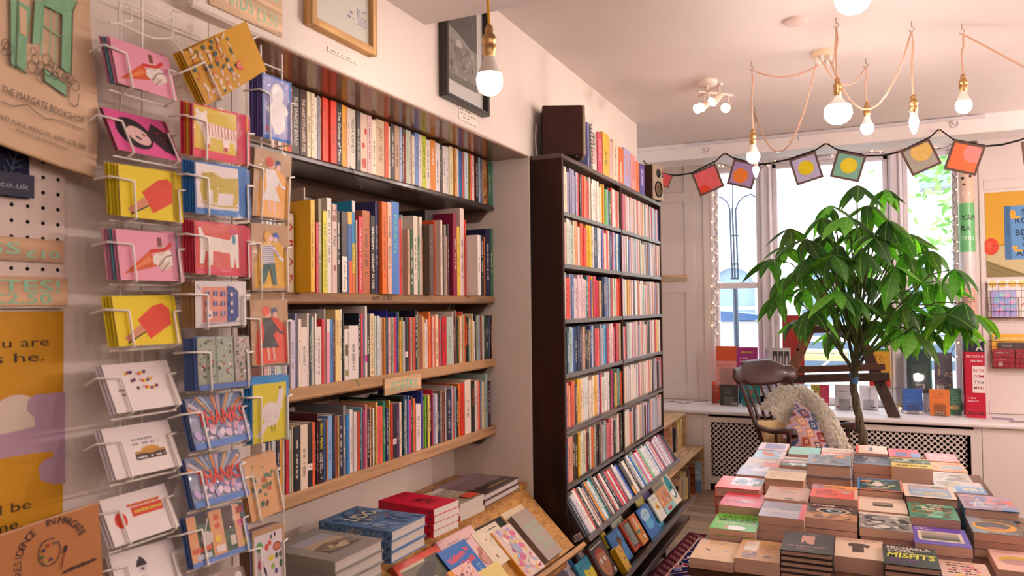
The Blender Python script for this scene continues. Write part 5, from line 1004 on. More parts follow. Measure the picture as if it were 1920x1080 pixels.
# easel lying-A frame of brown timber on the sill
t = thing('wooden_easel', 'dark brown timber A-frame easel standing on the sill behind the plant', 'easel', (-.2, 6.72, ZSILL))
EC = '5f3420'
def beam(n, p0, p1, w, d, Y0, Y1, col=EC):
    a, b = PY(*p0, Y0), PY(*p1, Y1); ax = (b-a); L = ax.length; ax.normalize(); s = Vector((0, 1, 0)).cross(ax).normalized()
    T = Matrix(((s.x, 0, ax.x, a.x), (s.y, 1, ax.y, a.y), (s.z, 0, ax.z, a.z), (0, 0, 0, 1)))
    obj(n, M(col).cbox((-w/2, -d/2, 0), (w/2, d/2, L), .004, None, T), 'woodz', t)
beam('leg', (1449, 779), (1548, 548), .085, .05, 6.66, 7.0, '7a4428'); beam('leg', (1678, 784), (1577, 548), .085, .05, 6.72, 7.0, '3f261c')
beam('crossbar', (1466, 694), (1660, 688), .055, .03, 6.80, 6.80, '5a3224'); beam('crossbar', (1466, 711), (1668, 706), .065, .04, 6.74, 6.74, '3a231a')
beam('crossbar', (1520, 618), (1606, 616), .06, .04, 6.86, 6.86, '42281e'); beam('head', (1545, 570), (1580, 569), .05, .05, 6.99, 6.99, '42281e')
for px, py in ((1496, 655), (1652, 723)): p = PY(px, py, 6.66); obj('bolt', M('2a2422').lathe([(.012, 0), (.012, .01), (0, .012)], 8, p, ax=Matrix.Rotation(math.radians(90), 3, 'X')), 'metal', t)

# rolled posters by the window frame
X0, X1 = .775, .885
def standing_roll(name, z0, z1, y, r, cx, lab, paint):
    t = thing(name, lab, 'poster', (cx, y, z0)); m = M()
    n = 20; cols = paint
    for (a, b, c) in cols:
        za, zb = z0+(z1-z0)*a, z0+(z1-z0)*b
        vs = [(cx+r*math.cos(2*math.pi*k/n), y+r*math.sin(2*math.pi*k/n), z) for z in (za, zb) for k in range(n)]
        m.add(vs, [(k, (k+1) % n, n+(k+1) % n, n+k) for k in range(n)], c, True)
    obj('paper_roll', m, 'gloss', t); return t
def on_roll(t, cx, y, r, art):
    # wrap flat print round the roll: x is arc length from the viewer's side
    m = M(); m.f = art.f; m.c = art.c; m.sm = [False]*len(art.f); a0 = math.radians(-97)
    m.v = [(cx+(r+.0006+z)*math.cos(a0+x/r), y+(r+.0006+z)*math.sin(a0+x/r), zz) for x, zz, z in art.v]; obj('printed_lettering', m, 'gloss', t)
R_ = .058; cx = .828
zt = lambda py: PY(1815, py, 7.0).z
z0, z1 = ZSILL+.001, 2.72
f_ = lambda py: max(0, min(1, (zt(py)-z0)/(z1-z0)))
t = standing_roll('rolled_poster', z0, z1, 7.07, R_, cx, 'rolled poster with a dog face and green band by the window frame', [(0, f_(660), 'b02038'), (f_(660), f_(632), '2a2a38'), (f_(632), f_(540), 'd8a898'), (f_(540), f_(472), 'd8d0d0'), (f_(472), f_(380), '6fc07a'), (f_(380), f_(320), 'e8c8b0'), (f_(320), f_(262), 'e0b090'), (f_(262), 1, '58b868')])
A = Art(); zz = lambda py: zt(py)
for s, py, c in (('YAN', 412, '1c2a20'), ('RA', 432, '1c2a20'), ('THLI', 450, 'd8ecd8')): A.text(s, -.045, zz(py), .042 if c[0] == '1' else .034, c, bold=.02, shear=.15)
A.ell(-.02, zz(333), .012, .011, '2a1c18').ell(.035, zz(330), .012, .011, '2a1c18').ell(-.012, zz(345), .014, .008, '7a4a3a').ell(0, zz(362), .03, .02, 'f4e4dc').rect(-.06, zz(380), .06, zz(374), '6a2a20')
for k in range(5): A.bars(-.05, zz(560+k*4), .05, zz(556+k*4), 1, '6a5a50', k)
on_roll(t, cx, 7.07, R_, A)
a, b = PY(1808, 640, 6.9), PY(1834, 778, 6.9)
t = thing('standing_poster', 'red and white book poster standing on the sill below the dog roll', 'poster', (a.x, 6.9, ZSILL))
W_, H_ = .135, a.z-ZSILL
m = M('b81f38'); n = 10; Rr = .16
prof = [(a.x+W_*k/n, 6.9) for k in range(n+1)]
vs = [(x, y, z) for z in (ZSILL+.0008, ZSILL+H_) for x, y in prof]; m.add(vs, [(k, k+1, n+2+k, n+1+k) for k in range(n)], None, True)
vs = [(x, y+.003, z) for z in (ZSILL+.0008, ZSILL+H_) for x, y in prof]; m.add(vs, [(k+1, k, n+1+k, n+2+k) for k in range(n)], None, True)
obj('poster_sheet', m, 'gloss', t)
A = Art().rect(0, 0, W_, H_, 'b81f38').rect(0, H_*.86, W_, H_, '2a2a38').text('A', W_*.55, H_*.88, .05, 'd8d0d0', bold=.02).text('RECORD-B', W_*.08, H_*.79, .018, 'f0e0e0', w=W_*.85, bold=.01).text('NUMBER', W_*.3, H_*.73, .018, 'f0e0e0', w=W_*.6, bold=.01)
A.rect(W_*.36, H_*.33, W_*1.0, H_*.68, 'e8dcd8')
for k, (s, c) in enumerate((('RICH', 'b82a3c'), ('OSM', 'b82a3c'), ('The', '3a3a40'), ('MAN', 'b82a3c'))): A.text(s, W_*.42, H_*(.6-.075*k), .024, c, w=W_*.5, bold=.01)
A.bars(W_*.1, H_*.2, W_*.9, H_*.28, 2, 'e0a8b0', 4).text('RICHAR', W_*.1, H_*.04, .026, '2a1a20', w=W_*.85, bold=.01)
mm = M(); mm.f = A.f; mm.c = A.c; mm.sm = [False]*len(A.f); mm.v = [(a.x+x, 6.9-.0008-z, ZSILL+y) for x, y, z in A.v]; obj('printed_lettering', mm, 'gloss', t)

# poster and wire baskets on the wall beside the window
YP = YWIN-.092
a, b = PY(1846, 362, YP), PY(1850, 520, YP)
t = thing('book_poster', 'mustard poster of a blue book with an orange fruit', 'poster', (a.x, YP, b.z))
w, h = .62, a.z-b.z
obj('poster_sheet', M('d6a02c').box((a.x, YP-.002, b.z), (a.x+w, YP-.0006, a.z)), 'paper', t)
A = Art().rect(0, 0, w, h*.42, 'c8b888').poly([(0, h*.42), (0, h*.36), (w, h*.44), (w, h*.42)], 'd6a02c').poly([(0, h*.2), (0, 0), (w*.5, 0)], '8a7a4a').line([(0, h*.18), (w*.45, 0)], .004, '5a4a2a').line([(0, h*.12), (w*.3, 0)], .003, '5a4a2a').ell(.035, h*.36, .055, .07, 'd8482a').ell(.02, h*.38, .02, .03, 'e0603a').line([(.05, h*.37), (.1, h*.365), (.12, h*.38)], .003, '6a3a20')
A.rect(.13, h*.2, .58, h*.83, '5f94c8').rect(.13, h*.2, .175, h*.83, '44709e')
for s, q, c in (('SALLY ROO', .72, 0), ('ROONEY', .62, 0), ('BEAUTIFUL', .48, 0), ('WORLD', .40, 0), ('WHERE', .32, 0), ('ARE YOU', .24, 0)): A.text({'SALLY ROO': 'SALLY'}.get(s, s), .25 if s in ('SALLY ROO', 'WORLD', 'WHERE') else .205, h*q, .05, '1c2228', bold=.005)
A.text('SALLY ROONEY', .145, h*.8, .02, '22405a', w=.22, rot=-90).rect(.175, h*.68, .24, h*.71, 'e0a830').ell(.19, h*.74, .02, .03, 'e0a830').ell(.2, h*.34, .02, .015, 'e0a830').rect(.19, h*.29, .25, h*.315, 'e0a830')
put_art('print', A, t, t.matrix_basis.inverted() @ frame((a.x, YP-.0022, b.z), (1, 0, 0), (0, 0, 1), None))
def basket(px, py0, py1, lab, cat='wire basket'):
    a = PY(px, py0, YP-.09); b = PY(px+5, py1, YP-.09); x0, x1 = a.x, a.x+.36; zt_, zb = a.z, b.z
    t = thing('wire_basket', lab, cat, (x0, YP, zb), 'copper wire baskets on the wall'); c = '8a4a34'
    fx = .018
    rim = [(x0, YP-.004, zt_), (x0, YP-.10, zt_), (x1, YP-.10, zt_), (x1, YP-.004, zt_), (x0, YP-.004, zt_)]
    obj('rim', M(c).tube(rim, .003, 6), 'metal', t); base = [(x0+fx, YP-.004, zb), (x0+fx, YP-.085, zb), (x1-fx, YP-.085, zb), (x1-fx, YP-.004, zb), (x0+fx, YP-.004, zb)]
    obj('base_wire', M(c).tube(base, .003, 6), 'metal', t)
    m = M(c)
    for k in range(10): u = k/9; m.tube([(x0+(x1-x0)*u, YP-.10, zt_), (x0+fx+(x1-x0-2*fx)*u, YP-.085, zb), (x0+fx+(x1-x0-2*fx)*u, YP-.004, zb)], .0016, 4)
    for k in range(1, 5): u = k/5; m.tube([(x0+fx*u, YP-.004, zt_+(zb-zt_)*u), (x0+fx*u, YP-.10+.015*u, zt_+(zb-zt_)*u), (x1-fx*u, YP-.10+.015*u, zt_+(zb-zt_)*u)], .0016, 4)
    obj('mesh_wire', m, 'metal', t); return x0+fx, x1-fx, zb, zt_
x0, x1, zb, zt_ = basket(1849, 533, 596, 'upper copper wire basket holding badges and a rainbow notebook')
def flat(name, x, y, z, w, h, col, art, lab, cat, group=None):
    o = obj(name, M(col).box((0, 0, 0), (w, h, .003)), 'gloss', None, frame((x, y, z), (1, 0, 0), (0, .06, 1), None)); tag(o, lab, cat, group); put_art('print', art, o, Matrix.Translation((0, 0, .003)), 'gloss'); return o
flat('rainbow_notebook', x0+.02, YP-.068, zb+.004, .17, .22, 'a8a0d8', Art().blobs(0, 0, .17, .22, ['b090d0', '80b8d8', '9ad0c8', 'd09ac8', '8a9ae0'], 60, .012, .03, 3), 'pastel rainbow notebook in the upper wire basket', 'notebook')
A = Art().rect(0, 0, .34, .3, 'ece4dc')
for k in range(5): A.ell(.035+k*.067, .27, .028, .026, 'e6b830').ell(.035+k*.067, .27, .02, .018, 'f0d060').bars(.015+k*.067, .262, .055+k*.067, .278, 1, '5a4a20', k)
flat('badge_card', x0+.0, YP-.045, zb+.004, .33, .295, 'ece4dc', A, 'card of round yellow badges at the back of the upper basket', 'card')
flat('red_card', x0+.21, YP-.062, zb+.004, .11, .16, 'e8e0d8', Art().ell(.05, .1, .035, .02, 'c83038').ell(.05, .1, .028, .014, 'e8e0d8').text('GREAT', .02, .13, .014, 'c83038', w=.06), 'white card with a red ring in the upper basket', 'card')
x0, x1, zb, zt_ = basket(1857, 640, 690, 'lower copper wire basket holding red and yellow booklets')
flat('red_booklet', x0+.0, YP-.068, zb+.004, .15, .15, '9a1f30', Art().bars(.02, .11, .13, .13, 1, 'e8d0d0', 3).bars(.02, .06, .1, .09, 2, 'c87a80', 4).ell(.05, .03, .018, .018, 'c8a8a8'), 'dark red booklet in the lower wire basket', 'booklet', 'red booklets in the lower basket')
flat('red_booklet', x0+.155, YP-.068, zb+.004, .15, .15, '9a1f30', Art().bars(.02, .11, .13, .13, 1, 'e8d0d0', 5).ring(.06, .05, .02, .004, '3a1018').line([(.075, .035), (.1, .01)], .006, '3a1018'), 'dark red booklet with a magnifying glass in the lower basket', 'booklet', 'red booklets in the lower basket')
flat('grey_booklet', x0+.04, YP-.052, zb+.004, .2, .2, '4a3f40', Art().bars(.03, .13, .17, .19, 2, '8a8080', 3), 'charcoal booklet behind the red ones in the basket', 'booklet')
flat('yellow_booklet', x0-.0, YP-.036, zb+.004, .32, .27, 'e0a828', Art().text('LOOK WHAT I FOUND', .06, .225, .016, 'f4e4b0', w=.22, bold=.01).rect(.09, .17, .32, .2, 'e8e0d0').rect(.11, .175, .32, .195, '3a5a9a').ell(.03, .235, .012, .012, '3a4a7a'), 'yellow booklet sticking up behind the lower basket', 'booklet')
# ------------------------------------------------------------------ rocking chair
cz = math.radians(48.4)
CH = Vector((-.33, 5.95, 0))
MW = Matrix.Translation(CH) @ Matrix.Rotation(cz, 4, 'Z')          # local: +x is the chair's right hand, -y is forward
t = thing('rocking_chair', 'dark brown spindle-back rocking chair with rolled arms beside the window', 'chair', mw=MW)
MC = '4a1f18'
def lo(n, m, mat='mahog', par=t): return obj(n, m, mat, par, world=False)
lean = .387
def bp(s, x, bow=.045): # point on the back: s 0 at the seat, 1 at the crest, slight curve
    return Vector((x, .21+lean*s*.62-bow*(1-(x/.28)**2)*-.0+.0, .44+s*.625))
# crest rail: shaped outline, thick board curved
base = bp(1.0, 0); up = Vector((0, lean*.62, .625)).normalized(); nrm = Vector((1, 0, 0)).cross(up)
TOPC = [(0, .10), (.12, .098), (.165, .085), (.20, .055), (.235, .04), (.275, .045), (.305, .03), (.325, -.005), (.33, -.03)]
BOTC = [(0, -.118), (.12, -.112), (.165, -.10), (.195, -.075), (.222, -.068), (.25, -.088), (.29, -.085), (.32, -.06), (.33, -.031)]
def prof(P, x):
    x = abs(x)
    for (a_, b_), (c_, d_) in zip(P, P[1:]):
        if x <= c_: s_ = (x-a_)/(c_-a_); return b_+(d_-b_)*s_
    return P[-1][1]
def crest(x, y, d): c = .06*(1-(x/.33)**2); return base+Vector((x, 0, 0))+up*y+Vector((0, 1, 0))*c+nrm*d
XS_ = [-.33+.66*i/44 for i in range(45)]; m = M(MC); VS = (0, .12, .5, .88, 1); TH = (.006, .015, .016, .015, .006); vs = []
for x in XS_:
    t0_, b0_ = prof(TOPC, x), prof(BOTC, x); e = 1 if abs(x) < .31 else .6
    for k in range(5): vs.append(crest(x, b0_+(t0_-b0_)*VS[k], -TH[k]*e))
    for k in range(4, -1, -1): vs.append(crest(x, b0_+(t0_-b0_)*VS[k], TH[k]*e))
fs = [(i*10+k, i*10+(k+1) % 10, i*10+10+(k+1) % 10, i*10+10+k) for i in range(44) for k in range(10)]+[tuple(range(10))[::-1], tuple(range(440, 450))]
m.add(vs, fs, None, True); lo('crest_rail', m)
# seat
so = [(.25*math.copysign(abs(math.cos(a))**.6, math.cos(a)), .25*math.copysign(abs(math.sin(a))**.6, math.sin(a))) for a in [2*math.pi*k/28 for k in range(28)]]
m = M(MC); tp = [(x, y, .445-.012*(1 if abs(x) > .2 else 0)) for x, y in so]; tin = [(x*.8, y*.8, .432) for x, y in so]; bt = [(x*.96, y*.96, .405) for x, y in so]; k = 28
m.add(tp+tin+bt+[(0, 0, .425)], [(i, (i+1) % k, k+(i+1) % k, k+i) for i in range(k)]+[(k+i, k+(i+1) % k, 3*k) for i in range(k)]+[(2*k+i, 2*k+(i+1) % k, (i+1) % k, i) for i in range(k)]+[tuple(range(2*k, 3*k))[::-1]], None, True); lo('seat', m)
for i in range(6):
    x = -.165+.066*i; a = Vector((x*.86, .205, .435)); b = crest(x*1.18, -.10, .0); mid = (a+b)/2+Vector((0, .012, 0))
    lo('spindle', M(MC).tube([a, a.lerp(b, .25), mid, a.lerp(b, .75), b], [.008, .0105, .012, .0105, .008], 8))
for s in (-1, 1):
    a = Vector((s*.215, .19, .43)); b = crest(s*.255, -.085, .0)
    lo('back_post', M(MC).tube([a, a.lerp(b, .2), a.lerp(b, .5), a.lerp(b, .8), b], [.015, .018, .019, .017, .013], 10))
    # scrolled arm
    A0_ = a.lerp(b, .42); ys = [A0_.y+.01, A0_.y-.09, .08, -.01, -.10, -.15, -.158]; zs_ = [.685, .675, .672, .684, .70, .69, .662]
    xs_ = [A0_.x, s*.27, s*.295, s*.305, s*.305, s*.305, s*.305]; wd = [.018, .024, .03, .036, .042, .042, .036]; hd = [.016, .016, .017, .019, .026, .032, .022]
    m = M(MC); ring = 12; vs = []
    for x, y, z, w_, h_ in zip(xs_, ys, zs_, wd, hd):
        for q in range(ring): an = 2*math.pi*q/ring; vs.append((x+w_*math.copysign(abs(math.cos(an))**.7, math.cos(an)), y, z+h_*math.copysign(abs(math.sin(an))**.7, math.sin(an))))
    fs = [(i*ring+q, i*ring+(q+1) % ring, (i+1)*ring+(q+1) % ring, (i+1)*ring+q) for i in range(6) for q in range(ring)]+[tuple(range(ring)), tuple(range(6*ring, 7*ring))[::-1]]
    m.add(vs, fs, None, True); lo('arm', m)
    zt_ = .668
    lo('arm_post', M(MC).lathe([(.012, .43), (.018, .47), (.014, .50), (.019, .56), (.016, zt_-.03), (.013, zt_+.01)], 10, (s*.285, -.085, 0)))
    lo('arm_post', M(MC).lathe([(.010, .43), (.014, .50), (.011, zt_+.005)], 10, (s*.28, .045, 0)))
    lo('arm_bracket', M(MC).cbox((s*.26-.045, -.108, .40), (s*.26+.045, -.062, .44), .004)); lo('arm_bracket', M(MC).cbox((s*.26-.04, .025, .41), (s*.26+.04, .065, .44), .004))
    for y0, y1 in ((-.17, -.24), (.16, .22)):
        lo('leg', M(MC).lathe([(.013, 0), (.018, .06), (.014, .10), (.022, .18), (.019, .26), (.016, .34)], 10, (0, 0, 0)) if False else M(MC).tube([(s*.19, y0, .42), (s*.21, (y0*2+y1)/3, .30), (s*.225, (y0+2*y1)/3, .18), (s*.235, y1, .075)], [.017, .023, .019, .014], 10))
    m = M(MC); vs = []
    for i in range(13):
        y = -.42+.84*i/12+.05; z = .052+((y-.02)/.46)**2*.07
        vs += [(s*.235-.014, y, z+.02), (s*.235+.014, y, z+.02), (s*.235+.014, y, z-.018-.0), (s*.235-.014, y, z-.018)]
    z0 = min(v[2] for v in vs); vs = [(x, y, z-z0+.001) for x, y, z in vs]
    fs = [(i*4+q, i*4+(q+1) % 4, i*4+4+(q+1) % 4, i*4+4+q) for i in range(12) for q in range(4)]+[(0, 1, 2, 3), (51, 50, 49, 48)]
    m.add(vs, fs); lo('rocker', m)
lo('stretcher', M(MC).tube([(-.222, -.215, .24), (0, -.215, .24), (.222, -.215, .24)], [.01, .016, .01], 8)); lo('stretcher', M(MC).tube([(-.215, .19, .22), (.215, .19, .22)], .011, 8))
# cushions and fleece
def pillow(name, mw, w, h, d, mat, col, lab, cat, n=14):
    def fn(sgn):
        def g(u, v):
            x, y = u*2-1, v*2-1; e = (1-x**4)*(1-y**4); px = x*(1-.06*(1-y*y)*abs(x)); py = y*(1-.06*(1-x*x)*abs(y))
            return (w/2*px, h/2*py, sgn*d/2*max(e, 0)**.55)
        return g
    m = M(col); m.grid(fn(1), n, n); k = len(m.f); m.grid(fn(-1), n, n); m.f[k:] = [q[::-1] for q in m.f[k:]]
    o = obj(name, m, mat, None, mw); tag(o, lab, cat); return o
def kilim():
    m, t_, b, o = nodes('kilim_weave'); tc = N(t_, 'TexCoord'); sp = N(t_, 'SeparateXYZ'); t_.links.new(tc.outputs['Object'], sp.inputs[0])
    def MM(op, a, bb=0.0):
        n_ = N(t_, 'Math', operation=op)
        for i, v in enumerate((a, bb)):
            if hasattr(v, 'is_linked'): t_.links.new(v, n_.inputs[i])
            else: n_.inputs[i].default_value = v
        return n_.outputs[0]
    S = 11.0; stp = lambda v: MM('DIVIDE', MM('FLOOR', MM('MULTIPLY', v, 20.0)), 20.0)
    X = MM('MULTIPLY', sp.outputs[0], S); Y = MM('MULTIPLY', sp.outputs[1], S)
    row = MM('FLOOR', Y); X2 = MM('ADD', X, MM('MULTIPLY', row, .5)); cx_ = MM('FLOOR', X2)
    fx = stp(MM('ABSOLUTE', MM('SUBTRACT', MM('FRACT', X2), .5))); fy = stp(MM('ABSOLUTE', MM('SUBTRACT', MM('FRACT', Y), .5)))
    d = MM('ADD', fx, fy); cb = N(t_, 'CombineXYZ'); t_.links.new(cx_, cb.inputs[0]); t_.links.new(row, cb.inputs[1])
    wn = N(t_, 'TexWhiteNoise'); t_.links.new(cb.outputs[0], wn.inputs[0])
    ra = N(t_, 'ValToRGB'); ra.color_ramp.interpolation = 'CONSTANT'; e = ra.color_ramp.elements; e[0].color = (*hx('8a3440'), 1); e[1].position = .25; e[1].color = (*hx('b87858'), 1)
    for p_, c_ in ((.5, '44547c'), (.75, 'a88a94')): q = e.new(p_); q.color = (*hx(c_), 1)
    t_.links.new(wn.outputs['Value'], ra.inputs[0])
    rb = N(t_, 'ValToRGB'); rb.color_ramp.interpolation = 'CONSTANT'; e = rb.color_ramp.elements; e[0].color = (*hx('3c4868'), 1); e[1].position = .33; e[1].color = (*hx('8a2f30'), 1); q = e.new(.66); q.color = (*hx('c89a78'), 1)
    t_.links.new(MM('FRACT', MM('MULTIPLY', wn.outputs['Value'], 7.0)), rb.inputs[0])
    base = mix(t_, MM('LESS_THAN', d, .60), hx('b494a0'), ra.outputs[0]); base = mix(t_, MM('LESS_THAN', d, .38), base, rb.outputs[0]); base = mix(t_, MM('LESS_THAN', d, .20), base, hx('ead6c4')); base = mix(t_, MM('LESS_THAN', d, .11), base, ra.outputs[0])
    t_.links.new(base, b.inputs['Base Color']); b.inputs['Roughness'].default_value = .95; return m
MAT['kilim'] = kilim()
def L2W(p, rx, rz=0, ry=0): return MW @ Matrix.Translation(p) @ Matrix.Rotation(rz, 4, 'Z') @ Matrix.Rotation(rx, 4, 'X') @ Matrix.Rotation(ry, 4, 'Y')
pillow('kilim_cushion', L2W((.04, .03, .615), math.radians(58), .1, 0) @ Matrix.Rotation(math.radians(38), 4, 'Z'), .42, .42, .12, 'kilim', 'ffffff', 'patterned kilim cushion leaning on the rocking chair seat', 'cushion')
pillow('seat_cushion', L2W((-.08, .19, .57), math.radians(68), 0, 0), .38, .34, .09, 'fabric', 'd8b888', 'plain golden cushion behind the kilim one on the chair', 'cushion')
# fleece draped over one side of the back
rgf = random.Random(8); m = M('f4ecdf')
def fleece(u, v):
    # u across, v from the top of the drape down over the arm side
    P_ = [Vector((-.06, .285, .72)), Vector((.08, .30, .85)), Vector((.20, .22, .86)), Vector((.20, .09, .78)), Vector((.175, -.03, .67)), Vector((.165, -.13, .52))]
    s = v*(len(P_)-1); i = min(int(s), len(P_)-2); c = P_[i].lerp(P_[i+1], s-i); w_ = .17-.05*v
    off = Vector((.25, -.6, -.55))*w_*(u-.5)*1.5
    return c+off+Vector((0, 0, .05*math.sin(u*math.pi)))
m.grid(fleece, 8, 14)
base_n = len(m.v)
tuft = M('f4ecdf')
for k in range(6500):
    u, v = rgf.uniform(-.03, 1.03), rgf.uniform(-.02, 1.02); p = fleece(u, v); d = (fleece(u+.02, v)-p).cross(fleece(u, v+.02)-p)
    if d.length < 1e-9: continue
    d.normalize(); d = -d if d.dot(Vector((0, -.6, .8))) < 0 else d
    a = rgf.uniform(0, 6.28); e1 = d.orthogonal().normalized(); tg = e1*math.cos(a)+d.cross(e1)*math.sin(a); sd = d.cross(tg)
    L = rgf.uniform(.025, .05); w_ = rgf.uniform(.005, .009); lift = rgf.uniform(.15, .9)
    p = p+d*rgf.uniform(0, .025); md = p+tg*L*.5+d*L*lift*.7; tp = p+tg*L+d*L*lift*.8-Vector((0, 0, L*.2))
    tuft.add([p-sd*w_, p+sd*w_, md+sd*w_*.9, md-sd*w_*.9, tp], [(0, 1, 2, 3), (3, 2, 4)], rgf.choice(['fbf6ee', 'f8f0e4', 'f4e9d8', 'fdf9f4']))
t2 = thing('sheepskin', 'shaggy cream sheepskin draped over the rocking chair back', 'sheepskin', mw=MW)
obj('hide', m, 'fur', t2, world=False); o = obj('fleece', tuft, 'fur', t2, world=False); o['kind'] = 'stuff'

# ------------------------------------------------------------------ money tree
PB = Vector((.03, 5.6, 0))
t = thing('money_tree', 'tall braided money tree in a pot with drooping palmate green leaves', 'plant', PB)
obj('pot', M('8a8078').lathe([(.13, .001), (.15, .02), (.19, .36), (.195, .38), (.18, .38), (.17, .345), (0, .345)], 24, PB), 'stone', t)
obj('soil', M('2c211a').lathe([(.168, .34), (.168, .352), (0, .356)], 18, PB), 'matte', t)
T0 = Vector((.045, 5.6, .35)); T1 = PY(1601, 706, 5.6)
for j in range(3):
    pts = []
    for i in range(25):
        s = i/24; c = T0.lerp(T1, s)+Vector((.01*math.sin(s*5), 0, 0)); a = s*13+j*2.094; pts.append(c+Vector((math.cos(a), math.sin(a), 0))*.016*(1-.3*s))
    obj('braided_stem', M('5f5340').tube(pts, [.021*(1-.35*i/24) for i in range(25)], 8), 'bark', t)
obj('blue_tie', M('3a6a9a').lathe([(.024, -.05), (.03, -.01), (.032, .02), (.027, .03)], 12, T1), 'plastic', t)
def leaflet_mesh(L, Wd, droop, col, col2):
    m = M(); n = 8; vs = []; fs = []
    for i in range(n+1):
        s = i/n; w_ = Wd*math.sin(math.pi*min(1, s**.8*.985+.008))**1.05*.5; x = L*s*math.cos(droop*s*.6); z = -L*s*math.sin(droop*s*.6)
        vs += [(x, -w_, z-w_*.25), (x, 0, z+w_*.18), (x, w_, z-w_*.25)]
    for i in range(n):
        a = i*3
        fs += [(a, a+3, a+4, a+1), (a+1, a+4, a+5, a+2)]
    m.add(vs, fs, col, True)
    return m.mesh('leaf')
LM = []
for c in ('3f6830', '4c7c36', '33562a', '6aa048', '2b4824', '48642e'):
    for L, Wd, dr in ((.215, .080, .35), (.25, .088, .7), (.195, .074, 1.0)):
        me = leaflet_mesh(L, Wd, dr, c, None); me.materials.append(MAT['leaf']); LM.append(me)
# leaf hubs read off the crown: px, py, distance, how many leaflets, tilt
HUBS = [(1608, 347, 5.35, 5), (1660, 356, 5.75, 6), (1556, 385, 5.8, 5), (1480, 428, 5.5, 5), (1468, 462, 5.8, 5), (1445, 486, 5.4, 5), (1510, 448, 5.3, 5), (1588, 406, 5.2, 6), (1545, 440, 5.6, 5), (1664, 412, 5.3, 5), (1694, 436, 5.45, 5), (1710, 446, 5.7, 6), (1618, 470, 5.15, 6), (1517, 484, 5.25, 5), (1580, 495, 5.6, 5), (1562, 478, 5.1, 4), (1470, 520, 5.7, 5), (1460, 552, 5.5, 4), (1505, 540, 5.8, 5), (1572, 545, 5.15, 6), (1632, 520, 5.5, 6), (1680, 500, 5.15, 5), (1725, 500, 5.7, 5), (1790, 505, 5.3, 6), (1758, 528, 5.6, 5), (1762, 572, 5.5, 5), (1808, 568, 5.3, 5), (1775, 590, 5.2, 4), (1696, 568, 5.2, 6), (1728, 545, 5.8, 5), (1712, 618, 5.25, 5), (1655, 560, 5.7, 5), (1520, 580, 5.2, 5), (1496, 600, 5.6, 4), (1740, 612, 5.5, 5), (1605, 560, 5.3, 6), (1640, 600, 5.6, 4), (1590, 440, 5.9, 5), (1650, 470, 5.9, 5), (1540, 520, 6.0, 5), (1600, 520, 6.0, 5), (1690, 540, 6.0, 5), (1560, 620, 5.9, 4), (1628, 440, 5.4, 5), (1745, 470, 5.45, 5), (1540, 408, 5.45, 5), (1625, 385, 5.55, 5), (1575, 460, 5.35, 5), (1640, 445, 5.2, 5), (1500, 505, 5.45, 5), (1545, 560, 5.5, 4), (1670, 590, 5.45, 4), (1700, 475, 5.5, 5), (1735, 585, 5.6, 5), (1612, 425, 5.75, 5), (1530, 470, 5.5, 5), (1795, 598, 5.35, 5), (1826, 590, 5.45, 4), (1685, 615, 5.3, 5)]
rg = random.Random(17); roots = [T1+Vector((.02*math.cos(k*1.05), .02*math.sin(k*1.05), 0)) for k in range(6)]
forks = []
for k, (px, py, Y) in enumerate(((1576, 660, 5.45), (1592, 640, 5.75), (1604, 650, 5.5), (1618, 655, 5.75), (1622, 668, 5.45), (1610, 640, 5.6))):
    p = PY(px, py, Y); forks.append(p); obj('branch', M('4c4a34').tube([roots[k], roots[k].lerp(p, .5)+Vector((0, 0, .01)), p], [.016, .013, .0115], 7), 'bark', t)
leaves = []
for px, py, Y, n in HUBS:
    p = PY(px, py, Y); fk = min(forks, key=lambda f: (f-p).length+rg.uniform(0, .08)); d = p-fk
    c1 = fk+Vector((d.x*.35, d.y*.35, d.z*.55)); c2 = fk+Vector((d.x*.75, d.y*.75, d.z*.9+.03))
    obj('leaf_stalk', M('4e5a30').tube([fk, c1, c2, p], [.008, .006, .0045, .003], 5), 'bark', t)
    out = Vector((d.x, d.y, 0)); yaw0 = math.atan2(out.y, out.x)+rg.uniform(-.3, .3)
    for i in range(n):
        a = yaw0+(i-(n-1)/2)*(5.2/n)+rg.uniform(-.15, .15); pitch = rg.uniform(.12, .7)+.35*abs(i-(n-1)/2)/n
        R = Matrix.Translation(p-PB) @ Matrix.Rotation(a, 4, 'Z') @ Matrix.Rotation(pitch, 4, 'Y') @ Matrix.Rotation(rg.uniform(-.5, .5), 4, 'X')
        s = rg.uniform(.85, 1.2); o = bpy.data.objects.new('leaf', rg.choice(LM)); COL.objects.link(o); o.parent = t; o.matrix_basis = R @ Matrix.Diagonal((s, s, s, 1)); leaves.append(o)
